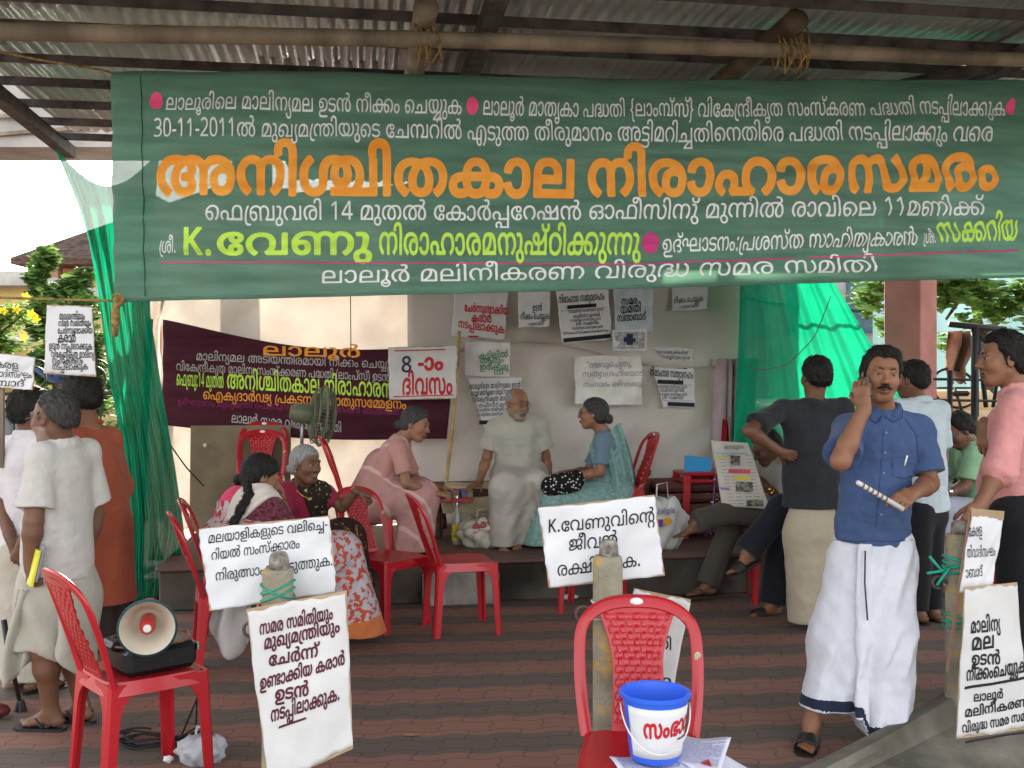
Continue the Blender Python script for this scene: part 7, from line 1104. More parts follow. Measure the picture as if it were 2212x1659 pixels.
mb=MB(); mb.lathe([(0,0),(.036,0),(.038,.02),(.038,.20),(.03,.235),(.018,.26),(.018,.30)],q,18); mb.build('glass',mat('grey glass',(.30,.31,.29),.2,.5),bt,True,40); mb=MB(); mb.lathe([(.0395,.03),(.0395,.15)],q,18,caps=False); mb.build('paper_label',mat('yellow label',(.70,.55,.04),.6,.2,.3,30),bt,True); mb=MB(); mb.lathe([(.021,.29),(.022,.36),(.018,.37),(0,.37)],q,14); mb.build('bottle_top',mat('steel cup',(.55,.55,.52),.25,.5,metal=.8),bt,True,40)
b1=bag('cloth_bag','cream carrier bag with red printing on the stage under the cot',P(1045,1178,7.62)*[1,1,0]+V3(0,0,ZS),.15,.21,mat('cream plastic sack',(.50,.46,.38),.6,.3,.08,8,bump=.4,bs=20),2)
bs_=Sheet(P(1020,1120,7.50),P(1080,1120,7.50),P(1078,1160,7.50),P(1016,1160,7.50)); mb=MB(); bs_.text(mb,'f4',(1020,1142),(1072,1138),13,36,off=.0); bs_.text(mb,'q2',(1022,1153),(1074,1149),6,10,off=.0); mb.build('printing',mat('dull red print',(.30,.04,.05),.7),b1)
b2=bag('carrier_bag','white carrier bag with coloured printing on the stage right of the teal sari',P(1432,1150,7.55)*[1,1,0]+V3(0,0,ZS),.14,.36,mat('white plastic sack',(.64,.63,.60),.5,.3,.06,8,bump=.4,bs=20),5)
bs_=Sheet(P(1405,1080,7.40),P(1462,1080,7.40),P(1465,1165,7.40),P(1408,1165,7.40)); mb=MB(); bs_.text(mb,'q2',(1412,1112),(1458,1108),9,16,off=0); mb.build('printing',mat('violet print',(.14,.06,.25),.7),b2); mb=MB(); bs_.blob(mb,(1442,1126),9,8,off=.0); mb.build('orange_print',mat('orange print',(.75,.35,.03),.7),b2); mb=MB(); bs_.rect(mb,1410,1122,1432,1138,off=.001); mb.build('violet_print',mat('violet print',(.14,.06,.25),.7),b2)
# carved cot end and rolled mats right of the teal sari
ce=thing('bedstead','dark carved wooden bedstead with rolled mats behind the white carrier bag','bedstead',P(1420,1075,8.3)*[1,1,0]+V3(0,0,ZS)); c=np.array(BASE[ce.name])
mb=MB(); mb.lathe([(.05,0),(.05,.1),(.035,.16),(.055,.24),(.035,.3),(.05,.36),(.045,.44),(.03,.455),(.05,.48),(.055,.51),(.035,.545),(0,.55)],P(1392,1075,8.25)*[1,1,0]+V3(0,0,ZS),16); mb.build('post',M_wood,ce,True)
mb=MB(); q=P(1360,1030,8.3); mb.prism([(-.14,0),(.14,0),(.14,.36),(.10,.42),(.05,.40),(0,.46),(-.05,.40),(-.10,.42),(-.14,.36)],.04,rx(R(90)),V3(q[0],q[1],ZS)); mb.build('carved_panel',M_wood,ce)
mb=MB(); 
for i in range(5): mb.box(V3(c[0]+.34,c[1]+.1,ZS+.05+.085*i),(.86,.5,.07),rz(TH+.02*i),0,.03)
mb.build('folded_mats',mat('red brown mat',(.22,.085,.065),.9,.1,.3,3,stretch=(1,1,22),col2=(.11,.06,.05)),ce)
# tinsel garland and red flag
tn=MB(); r_=random.Random(8); M_tin=mat('violet tinsel',(.35,.10,.40),.2,.6,.4,80,metal=.8,col2=(.6,.45,.6))
pth=[P(x,y,8.05) for x,y in((1545,1010),(1543,1050),(1540,1090),(1532,1130),(1535,1150),(1512,1148),(1490,1140))]
for i in range(420):
    t=r_.random()*(len(pth)-1.01); k=int(t); p=pth[k]+(pth[k+1]-pth[k])*(t-k)+V3(*[r_.gauss(0,.022) for _ in range(3)]); M_=rz(r_.random()*6)@rx(r_.random()*6); w_=.012; tn.add([p+M_@V3(-w_,-.002,0),p+M_@V3(w_,-.002,0),p+M_@V3(w_,.002,.004),p+M_@V3(-w_,.002,.004)],[(0,1,2,3)])
tn.tube(pth,.006,5); tag(tn.build('tinsel_garland',M_tin,None),'sparkling violet tinsel garland hanging from the red stool','garland')
mb=MB(); mb.grid(lambda u,v:np.stack([((1562+38*v*(u-.2)-1106+8*u)/F2*8.75),8.75+.04*np.sin(u*9+v*4),1.5-(905+150*v-829.5)/F2*8.75],1),12,14,0,.001); tag(mb.build('red_flag',mat('red flag cotton',(.48,.02,.04),.8,.2,.1,trans=.3),None,True),'folded red flag with a glittering edge hanging at the cloth edge above the newspaper','flag')
mb=MB(); mb.tube([P(1575,900,8.7),P(1585,1110,8.7)],.012,8); tag(mb.build('flag_stick',M_bam,None,True),'thin stick carrying the red flag','stick')
# ================================================================= PEOPLE
def frame(f,u=(0,0,1)):
    f=nrm(f); l=nrm(np.cross(u,f)); return np.stack([f,l,np.cross(f,l)],1)
M_hair=mat('black hair',(.012,.010,.009),.62,.25,.3,60,bump=1.0,bs=150,stretch=(1,1,.25)); M_hgrey=mat('grey hair',(.33,.32,.31),.7,.2,.2,160,bump=.25,bs=220,col2=(.12,.12,.12),stretch=(1,1,.3)); M_hmix=mat('greying hair',(.060,.056,.052),.65,.25,.3,160,bump=.3,bs=220,col2=(.02,.02,.02),stretch=(1,1,.3))
M_eyew=mat('eye white',(.36,.32,.29),.25,.5,.02); M_iris=mat('dark iris',(.02,.012,.008),.15,.6); M_gold=mat('gold',(.75,.50,.12),.25,.5,metal=1); M_frame=mat('spectacle frame',(.10,.08,.06),.3,.5,metal=.5)
def glass_mat():
    m=bpy.data.materials.new('spectacle glass'); m.use_nodes=True; nt,N,L=nodes(m); g=N.new('ShaderNodeBsdfGlossy'); g.inputs['Roughness'].default_value=.05; t=N.new('ShaderNodeBsdfTransparent'); x=N.new('ShaderNodeMixShader'); x.inputs[0].default_value=.12; L(t.outputs[0],x.inputs[1]); L(g.outputs[0],x.inputs[2]); L(x.outputs[0],N['Material Output'].inputs[0]); return m
M_lens=glass_mat()
def skin(name,c): return mat(name,c,.55,.4,.10,9,bump=.12,bs=120)
SK=[skin('brown skin',(.235,.104,.055)),skin('dark brown skin',(.150,.068,.039)),skin('warm brown skin',(.27,.125,.068)),skin('lip',(.17,.068,.048)),skin('grey stubble skin',(.25,.17,.13))]
SPEC_H=.0055
class Fig:
    def __init__(s,label,base,f,H=1.64,sk=0,group=None,sc_=None):
        s.b=np.array(base,float); s.M=frame(f); s.k=H/1.66; s.t=thing('person',label,'person',base,group); s.sk=SDF(); s.skm=SK[sk]; s.J={}; s.cl=[]; s.lips=None; s.stub=False; s.walk=set()
        q=s.q; J=s.J; J['hip']=q(0,0,.90); J['chest']=q(.0,0,1.20); J['neck']=q(-.015,0,1.39); J['head']=q(.02,0,1.535)
        for n,m in(('L',1),('R',-1)):
            J['shoulder'+n]=q(-.015,m*.175,1.335); J['elbow'+n]=q(-.03,m*.235,1.07); J['wrist'+n]=q(.03,m*.245,.83); J['hipjoint'+n]=q(0,m*.085,.88); J['knee'+n]=q(.02,m*.09,.48); J['ankle'+n]=q(-.02,m*.09,.085)
    def q(s,f,l,u): return s.b+s.M@V3(f,l,u)*s.k
    def up(s,**k):
        for a,v in k.items(): s.J[a]=np.array(v,float)
        return s
    def seat(s,hip,neck,kn,an,hw=.10,shw=.165):
        # hip and neck centre, knees and ankles as (left, right) world points; shoulders follow the trunk
        J=s.J; hip=np.array(hip,float); neck=np.array(neck,float); u=nrm(neck-hip); J['hip']=hip; J['neck']=neck; J['chest']=hip+(neck-hip)*.62
        for i,(n,m) in enumerate((('L',1),('R',-1))):
            J['shoulder'+n]=neck-u*.05+s.M[:,1]*m*shw; J['hipjoint'+n]=hip+s.M[:,1]*m*hw; J['knee'+n]=np.array(kn[i],float); J['ankle'+n]=np.array(an[i],float)
        return s
    # ---- head
    def head(s,f,up=(0,0,1),sc_=1.0,hair='short',hm=None,glasses=False,tache=False,brows=True,fine=True,gaze=None,hl=0,fem=False,stub=False,vol=1.0,open_eyes=True,beard=False):
        c=s.J['head']; M=frame(f,up); k=s.k**.5*sc_*.945; X=lambda a,b,d: c+M@V3(a,b,d)*k; o=s.sk; hm=hm or M_hair; s.X=X; s.hM=M; s.hk=k; s.hc=c; s.stub=stub
        o.ell(X(-.014,0,.028),V3(.097,.075,.090)*k,M,.02); o.ell(X(.030,0,-.040),V3(.060,.056,.076)*k,M,.035)
        o.cone(X(.058,.012,-.098),X(.058,-.012,-.098),.019*k,None,.03)
        for m in(1,-1):
            o.cone(X(.0,.052*m,-.055),X(.052,.020*m,-.098),.020*k,.017*k,.03); o.ell(X(.058,.040*m,-.028),V3(.026,.024,.024)*k,M,.03)
            if fine:
                o.ell(X(.096,.031*m,.006),V3(.016,.018,.011)*k,M,.012,sg=-1); o.cone(X(.080,.042*m,.026),X(.090,.012*m,.021),.010*k,.010*k,.014)
                o.cone(X(.076,.047*m,.005),X(.0880,.031*m,.0125),.0044*k,None,.005); o.cone(X(.0880,.031*m,.0125),X(.084,.016*m,.004),.0042*k,None,.005); o.cone(X(.076,.046*m,.0),X(.0865,.031*m,-.0055),.0048*k,None,.005); o.cone(X(.0865,.031*m,-.0055),X(.083,.017*m,-.001),.0046*k,None,.005)
            o.ell(X(-.006,.080*m,-.008),V3(.020,.010,.031)*k,M@rz(.35*m),.010); o.ell(X(-.002,.088*m,-.006),V3(.010,.008,.018)*k,M,.006,sg=-1)
        o.cone(X(.088,0,.012),X(.112,0,-.028),.0085*k,.0125*k,.014)
        for m in(1,-1): o.ell(X(.098,.013*m,-.033),V3(.013,.009,.009)*k,M,.008)
        o.cone(X(.084,.024,-.0655),X(.0985,0,-.061),.0042*k,.0062*k,.009); o.cone(X(.084,-.024,-.0655),X(.0985,0,-.061),.0042*k,.0062*k,.009)
        o.cone(X(.084,.018,-.073),X(.0965,0,-.074),.0052*k,.0072*k,.009); o.cone(X(.084,-.018,-.073),X(.0965,0,-.074),.0052*k,.0072*k,.009)
        o.ell(X(.0955,0,-.0672),V3(.012,.026,.0016)*k,M,.003,sg=-1)
        s.lips=lambda p:(lambda L:(L[:,0]>.078)&(np.abs(L[:,1])<.025)&(L[:,2]<-.056)&(L[:,2]>-.082))(((p-c)@M)/k)
        s.stubf=lambda p:(lambda L:(L[:,2]<-.035)&(L[:,2]>-.135)&(L[:,0]>-.01)&(np.linalg.norm(L,axis=1)<.15)&~((L[:,2]>-.05)&(np.abs(L[:,1])<.02)))(((p-c)@M)/k)
        nb=s.J['neck']; o.cone(X(-.022,0,-.055),nb+(nb-c)*.12,.051*k,.060*k,.03)
        # eyes, brows, moustache, spectacles
        if fine:
            g=nrm(gaze if gaze is not None else M[:,0])
            for m in(1,-1):
                e=X(.0785,.031*m,.0035); mb=MB(); mb.ball(e,.0122*k,0,14,rot_to(g)); v=np.concatenate(mb.v); cc=[v[list(q)].mean(0) for q in mb.f]; mi=[1 if nrm(x-e)@g>.74 else 0 for x in cc]; mb.m=mi; mb.build('eye',[M_eyew,M_iris],s.t,True)
        if brows and fine:
            for m in(1,-1): mb=MB(); mb.tube([X(.099,.012*m,.024),X(.097,.028*m,.031),X(.084,.046*m,.026)],[.0035*k,.0055*k,.002*k],6,flat=.6); mb.build('eyebrow',hm if hm is not M_hgrey else M_hmix,s.t,True)
        if tache:
            h=SDF(); 
            for m in(1,-1): h.cone(X(.106,.002*m,-.047),X(.094,.030*m,-.060),.0085*k,.005*k,.006)
            h.build('moustache',[hm],s.t,.004,disp=lambda v:v+.0012*wob(v,500)[:,None])
        if glasses:
            mb=MB()
            for m in(1,-1):
                mb.tube([X(.104,.033*m+.023*math.cos(t),.002+.017*math.sin(t)) for t in np.linspace(0,2*math.pi,21)],.0015,5,caps=False); mb.tube([X(.102,.056*m,.006),X(.05,.082*m,.008),X(-.01,.084*m,.006)],.0015,5)
            mb.tube([X(.104,.010,.005),X(.108,0,.008),X(.104,-.010,.005)],.0015,5); gl=mb.build('spectacles',M_frame,s.t,True); mb=MB()
            for m in(1,-1): mb.add([X(.1035,.033*m+.022*math.cos(t),.002+.016*math.sin(t)) for t in np.linspace(0,2*math.pi,20,endpoint=False)],[tuple(range(20))])
            mb.build('lens',M_lens,gl)
        # hair
        h=SDF(); n=M@nrm(V3(.75,0,-.66)); hb=lambda th,hl_=0:(h.ell(X(-.018,0,.030),V3(.101+th,.079+th,.092+th)*k,M,.02))
        if hair in('short','full','oiled'):
            th=.010*vol if hair!='full' else .011*vol; hb(th); h.ell(X(-.045,0,-.02),V3(.062+th,.068+th,.062)*k,M,.03)
            if hair=='full': h.ell(X(.008,.010,.098),V3(.060,.056,.028)*k,M,.03)
            
            if hair!='oiled':
                for m in(1,-1): h.ell(X(.085,.050*m,.062),V3(.040,.030,.034)*k,M,.025,sg=-1)
            h.cut(X(.014+hl,0,0),n,.030,(.005,95)); h.cut(X(0,0,-.082),-M[:,2],.02,(.004,120))
            for m in(1,-1): h.cone(X(.012,.074*m,.02),X(.006,.075*m,-.022),.010*k,.006*k,.01)
        if hair=='bald':
            hb(.006); h.cut(X(-.002,0,0),n,.01); h.cut(X(0,0,.055),M@nrm(V3(.35,0,.95)),.012); h.cut(X(0,0,-.075),-M[:,2],.01); h.ell(X(-.05,0,-.02),V3(.052,.066,.055)*k,M,.03)
        if hair=='thin':
            hb(.003); h.cut(X(-.01,0,0),n,.01); h.cut(X(0,0,-.07),-M[:,2],.01); h.cut(X(0,0,.075),M@nrm(V3(.5,0,.86)),.01)
        if hair in('bun','plait'):
            th=.009; hb(th); h.cut(X(.018+hl,0,0),n,.012); h.cut(X(0,0,-.088),-M[:,2],.012); h.ell(X(-.05,0,-.03),V3(.058,.070,.062)*k,M,.03)
            if hair=='bun': h.ell(X(-.125,0,-.040),V3(.034,.042,.040)*k,M,.012)
            else:
                p=s.plait; 
                for i in range(len(p)-1): h.cone(p[i],p[i+1],.030*k-.0022*i,.028*k-.0022*(i+1),.012,wr=(.006,130))
        if hair!='none':                                        # the hair mass, then loose strands combed over it
            v,fc=h.mesh(.005); lo_=.35 if hair in('bun','plait','bald','thin') else 1
            v=v+(.0032*wob(v,110,1)+.0028*wob((v-c)@M*np.array([.5,2.2,.5]),150,2)+.0016*wob(v,420,3))[:,None]*((v-c)/.1)*lo_
            nr=np.zeros_like(v); fn=np.cross(v[fc[:,1]]-v[fc[:,0]],v[fc[:,2]]-v[fc[:,0]])
            for j in range(4): np.add.at(nr,fc[:,j],fn)
            nr/=np.maximum(1e-12,np.linalg.norm(nr,axis=1))[:,None]; rg=np.random.RandomState(int(abs(c[0]*1000))+5); ns=1500 if fine else 900
            if hair in('bald','thin'): ns=700
            ids=rg.randint(0,len(v),ns); L=(v[ids]-c)@M/k; sgn=np.sign(L[:,1])[:,None]; up_=L[:,2:3]>.06
            flow=np.where(up_,np.array([-.7,0,-.2])+sgn*np.array([0,.45,0]),np.array([-.5,0,-1.0])); flow=np.where(L[:,2:3]>.085,flow+np.array([.9,.3,.2])*(1 if hair=='full' else 0),flow)
            if hair in('bun','plait'): flow=np.tile(np.array([-1.,0,-.45]),(ns,1))
            lift={'bun':.06,'plait':.06,'bald':.15,'thin':.2}.get(hair,.32); ln=(.012 if hair in('bald','thin') else .026)*(.6+.8*rg.rand(ns,1)); n_=nr[ids]; d=(flow+.35*rg.randn(ns,3))@M.T; d=d-n_*(d*n_).sum(1)[:,None]; d/=np.maximum(1e-9,np.linalg.norm(d,axis=1))[:,None]
            p0=v[ids]-n_*.003; p1=p0+(d+n_*lift)*ln*.5; p2=p1+(d-n_*.1+n_*lift*.6)*ln*.5; sd_=np.cross(d,n_)*.0011; V2=np.stack([p0-sd_,p0+sd_,p1+sd_*.8,p1-sd_*.8,p2],1).reshape(-1,3); o2=len(v)+5*np.arange(ns)
            F2_=[tuple(q) for q in fc.tolist()]+[q for i in o2.tolist() for q in((i,i+1,i+2,i+3),(i+3,i+2,i+4))]
            mk('hair',np.concatenate([v,V2]),F2_,[hm],s.t,None,True)
        if fem and hair!='none':
            for m in(1,-1): mb=MB(); mb.ball(X(.0,.086*m,-.042),.006*k); mb.build('earring',M_gold,s.t,True)
        return s
    # ---- limbs in the skin
    def limb(s,n,r=1.0):
        J=s.J; o=s.sk
        o.cone(J['shoulder'+n]+(J['elbow'+n]-J['shoulder'+n])*.1,J['elbow'+n],.047*r,.038*r,.02); m=J['elbow'+n]+(J['wrist'+n]-J['elbow'+n])*.3; o.cone(J['elbow'+n],m,.037*r,.039*r,.02); o.cone(m,J['wrist'+n],.039*r,.026*r,.02,); return s
    def hand(s,n,d,pn,curl=.35,thumb=.5,sc_=1.0,spread=1.0):
        w=s.J['wrist'+n]; o=s.sk; d=nrm(d); pn=np.array(pn,float); pn=nrm(pn-d*(pn@d)); t=np.cross(d,pn)*(1 if n=='R' else -1); k=s.k*sc_*1.0; cs=curl if isinstance(curl,(list,tuple)) else [curl]*4
        o.cone(w-d*.02,w+d*.03*k,.024*k,.026*k,.015,(pn,.72))
        for i,(lt,ln,rr) in enumerate(((.029,.074,.0086),(.0105,.082,.0088),(-.0085,.076,.0084),(-.026,.060,.0074))):
            kn=w+d*(.085-.006*(i==3)-.003*(i==0))*k+t*lt*k*spread; o.cone(w+d*.025*k+t*lt*.55*k,kn,.0135*k,.0112*k,.012); p=kn; a=0; dd=nrm(d+t*lt*1.5*spread)
            for j,(fr,b) in enumerate(((.46,.9),(.30,1.25),(.24,.9))):
                a+=cs[i]*b; q=dd*math.cos(a)+pn*math.sin(a); e=p+q*ln*fr*k; o.cone(p,e,(rr-.0007*j)*k,(rr-.0007*(j+1))*k,.0035); p=e
        p=w+d*.022*k+t*.024*k; o.cone(w+d*.03*k,p+d*.01*k,.019*k,.017*k,.012); dr=nrm(d*(.55+.3*thumb)+t*(.85-.35*thumb)+pn*(.25+.6*thumb))
        for ln,r0,r1 in((.042,.0145,.0105),(.032,.0105,.0095),(.026,.0095,.0075)):
            e=p+dr*ln*k; o.cone(p,e,r0*k,r1*k,.006); p=e; dr=nrm(dr+d*.22*(1-thumb)+pn*.35*thumb-t*.3*thumb)
        s.J['palm'+n]=w+d*.06*k+pn*.02*k; return s
    def leg(s,n,r=1.0):
        J=s.J; o=s.sk; m=J['knee'+n]+(J['ankle'+n]-J['knee'+n])*.3-s.M[:,0]*.012; o.cone(J['knee'+n],m,.050*r,.052*r,.03); o.cone(m,J['ankle'+n],.050*r,.031*r,.03); return s
    def foot(s,n,d,sandal=None,strap='slide',z=None,pitch=0):
        s.walk.add(n); a=s.J['ankle'+n]; o=s.sk; d=nrm(d); side=nrm(np.cross((0,0,1),d)) ; upv=np.cross(d,side); k=s.k; zz=-.068*k; Q=lambda f,l,u:a+(d*f+side*l+upv*u)*k; m=1 if n=='R' else -1    # m*side points to the big toe
        o.ell(Q(-.035,0,-.045),V3(.034,.028,.028)*k,np.stack([d,side,upv],1),.03); o.cone(Q(0,0,-.012),Q(.09,0,-.052),.034*k,.020*k,.03); o.cone(Q(-.02,0,-.05),Q(.10,0,-.056),.028*k,.024*k,.02,(upv,.7)); o.cone(Q(.10,.022,-.058),Q(.10,-.024,-.060),.016*k,None,.02,(upv,.8))
        for i in range(5):
            l=(.030-.0145*i)*m; ln=(.052,.050,.044,.037,.030)[i]; r=(.0125,.0095,.009,.0085,.008)[i]; o.cone(Q(.115-.006*i,l,-.059),Q(.115-.006*i+ln,l*1.08,-.064),r*k,r*.85*k,.005)
        if sandal is not None:
            st=[(-.075,0),(-.068,.024),(-.04,.033),(.0,.031),(.05,.034),(.10,.046),(.14,.048),(.172,.036),(.186,.008),(.178,-.024),(.15,-.042),(.10,-.044),(.05,-.036),(0,-.032),(-.04,-.033),(-.068,-.024)]
            mb=MB(); mb.prism([(x*k,y*m*k) for x,y in (st if m>0 else st[::-1])][::1],.020*k,np.stack([d,side,upv],1),Q(0,0,-.098)); so=mb.build('sandal',sandal,s.t)
            mb=MB()
            if strap=='slide':
                mb.grid(lambda u,v:np.array([Q(.055+.075*b+.01*math.sin(a_*math.pi),math.cos(a_*math.pi)*.047,-.082+.066*math.sin(a_*math.pi)**.7-.018*b*math.sin(a_*math.pi)) for a_,b in zip(u,v)]),18,5,0,.004)
            else:
                for l in(-1,1): mb.tube([Q(.10,.004*m,-.035),Q(.06,.026*l,-.035),Q(.02,.040*l,-.075)],.006*k,6)
                mb.tube([Q(.02,.040,-.07),Q(.03,0,-.0),Q(.02,-.040,-.07)],.007*k,6,flat=.5); mb.tube([Q(.0,.036,-.07),Q(-.065,0,-.03),Q(.0,-.036,-.07)],.006*k,6)
            mb.build('strap',sandal,so,True)
        return s
    # ---- clothes
    def trunk(s,o,wc=.15,ww=.14,wh=.15,dp=.66,grow=0,bel=0,kk=.05,wr=(.004,14)):
        J=s.J; f=s.M[:,0]; l=nrm(J['shoulderL']-J['shoulderR']); f=nrm(np.cross(l,nrm(J['neck']-J['hip']))); s.trunkfwd=f; s.trunkleft=l; u=np.cross(f,l); s.trunkup=u; g=grow; k=s.k
        o.cone(J['hip'],(J['hip']+J['chest'])/2,(wh+g)*k,(ww+g)*k,kk,(f,dp),wr=wr); o.cone((J['hip']+J['chest'])/2,J['chest']+u*.03,(ww+g)*k,(wc+g)*k,kk,(f,dp),wr=wr)
        for n in 'LR': o.cone(J['chest']+u*.04+(J['shoulder'+n]-J['chest'])*.2,J['shoulder'+n]-u*.012,(.095+g)*k,(.055+g)*k,kk,(f,.85),wr=wr); o.cone(J['neck']-u*.025,J['shoulder'+n],(.052+g)*k,(.052+g)*k,.03)
        if bel: o.ell(J['hip']+(J['chest']-J['hip'])*.35+f*.05,V3(.09+bel,.13,.14)*k,np.stack([f,l,u],1),.05)
    def sleeve(s,o,n,t,r0=.055,r1=.07,wr=(.004,22),grow=0,cuff=True):
        J=s.J; a,b,c=J['shoulder'+n],J['elbow'+n],J['wrist'+n]; k=s.k
        if t<=1: e=a+(b-a)*t; d=nrm(b-a); o.cone(a,e+d*.02,(r0+grow)*k,(r1+grow)*k,.03,None,[(e,d)],wr=wr)
        else: o.cone(a,b,(r0+grow)*k,(r1-.012+grow)*k,.03,wr=wr); e=b+(c-b)*(t-1); d=nrm(c-b); o.cone(b,e+d*.02,(r1-.012+grow)*k,(r1-.02+grow)*k,.03,None,[(e,d)],wr=wr)
        return e
    def shirt(s,name,mats,hem,slL=.6,slR=.6,collar=True,wc=.15,ww=.14,wh=.155,dp=.68,bel=0,vneck=.5,h=.0065,wr=(.004,14),matf=None,hemn=None,r1=.07,disp=None):
        o=SDF(); s.trunk(o,wc,ww,wh,dp,.006,bel,wr=wr); J=s.J; f,l,u=s.trunkfwd,s.trunkleft,s.trunkup
        if hem is not None:
            lo=np.array(hem,float); o.cone(lo-(J['hip']-lo)*.2,J['hip'],(wh+.012)*s.k,(wh+.004)*s.k,.05,(f,dp+.03),wr=wr)
        s.sleeve(o,'L',slL,r1=r1); s.sleeve(o,'R',slR,r1=r1)
        if hem is not None: o.cut(lo,hemn if hemn is not None else -nrm(J['neck']-J['hip']),.006)
        n=J['neck']; o.ell(n+u*.06,V3(.062,.060,.07)*s.k,np.stack([f,l,u],1),.01,sg=-1)
        if vneck: o.cone(n+f*.085+u*.05,n+f*.125-u*.10*vneck,.032,.006,.01,sg=-1)
        if collar:
            pts=[n+f*math.cos(a)*.066*s.k+l*math.sin(a)*.066*s.k+u*(.028-.045*max(0,math.cos(a))**2) for a in np.linspace(.35,2*math.pi-.35,13)]
            for a,b in zip(pts,pts[1:]): o.cone(a,b,.012,None,.006); o.cone(a-u*.022+(a-n)*.04,b-u*.022+(b-n)*.04,.014,None,.012)
            for m,e in((1,pts[0]),(-1,pts[-1])): o.cone(e,e-u*.045+l*.020*m+f*.012,.012,.007,.008)
        dd=lambda v:v+((.006*wob(v*[1,1,.3],42,1)+.005*wob(v,24,2)+.0035*wob(v*[.4,.4,1],75,3)+.002*wob(v*[1,.6,1.3],110,4))*s.k)[:,None]*V3(.25,-.9,.1)
        return o.build(name,mats,s.t,h,matf,(lambda v:disp(dd(v))) if disp else dd)
    def legs(s,name,mats,r=(.092,.075,.062),ends=None,kk=.03,h=.008,wr=(.005,18),hipr=.13,dp=.75,mid=0,matf=None,zc=None,cutn=None):
        o=SDF(); J=s.J; f=s.M[:,0]
        o.cone(J['hipjointL'],J['hipjointR'],hipr*.85,None,.05,wr=wr); o.cone(J['hip'],J['hip']+(J['chest']-J['hip'])*.3,hipr,hipr*.95,.05,(f,dp),wr=wr)
        for n in 'LR':
            e=J['ankle'+n] if ends is None else J['knee'+n]+(J['ankle'+n]-J['knee'+n])*ends; d=nrm(J['ankle'+n]-J['knee'+n]); o.cone(J['hipjoint'+n],J['knee'+n],r[0],r[1],kk,wr=wr); o.cone(J['knee'+n],e+d*.02,r[1],r[2],kk,None,[(e,d)] if zc is None else (),wr=wr)
        if mid:
            for t in np.linspace(.15,1,6):
                a=J['hipjointL']+(J['kneeL']-J['hipjointL'])*t; b=J['hipjointR']+(J['kneeR']-J['hipjointR'])*t; o.cone(a,b,mid,None,kk,wr=wr)
            for t in np.linspace(.15,1.05,7):
                a=J['kneeL']+(J['ankleL']-J['kneeL'])*t; b=J['kneeR']+(J['ankleR']-J['kneeR'])*t; o.cone(a,b,mid*.95,None,kk,wr=wr)
        if zc is not None: o.cut((0,0,zc),cutn if cutn is not None else (0,0,-1),.004)
        return o.build(name,mats,s.t,h,matf)
    def done(s,h=SPEC_H):
        o=s.sk; s.trunk(o,.12,.115,.12,.60,-.012,0,.04,None)
        for n in s.walk: o.cone(s.J['hip'],s.J['hipjoint'+n],.08,.065,.03); o.cone(s.J['hipjoint'+n],s.J['knee'+n],.064,.047,.03); s.leg(n)
        def mf(c):
            m=np.zeros(len(c),int)
            if s.stub: m[s.stubf(c)]=2
            if s.lips is not None: m[s.lips(c)]=1
            return m
        s.sk.build('body',[s.skm,SK[3],SK[4]],s.t,h,mf); return s
M_sandal=mat('black sandal leather',(.018,.017,.017),.5,.4,.2)
def cotton(name,c,tr=0,**k): return mat(name,c,.88,.12,k.pop('var',.05),k.pop('vs',6),bump=k.pop('bump',.35),bs=k.pop('bs',55),trans=tr,sheen=.1,crease=k.pop('crease',.45),cs=k.pop('cs',6),**k)
def wfolds(amp,fr,d=(0,0,1)):                                     # long folds running along direction d
    d=nrm(d)
    def fn(v):
        x=v-np.outer(v@d,d); return v+((amp*np.sin(x[:,0]*fr+1.2*np.sin(v[:,2]*7))+amp*.6*np.sin(x[:,1]*fr*1.4+x[:,0]*fr*.6+1.5*np.sin(v[:,2]*5+2)))[:,None])*nrm(V3(.4,-1,0))
    return fn
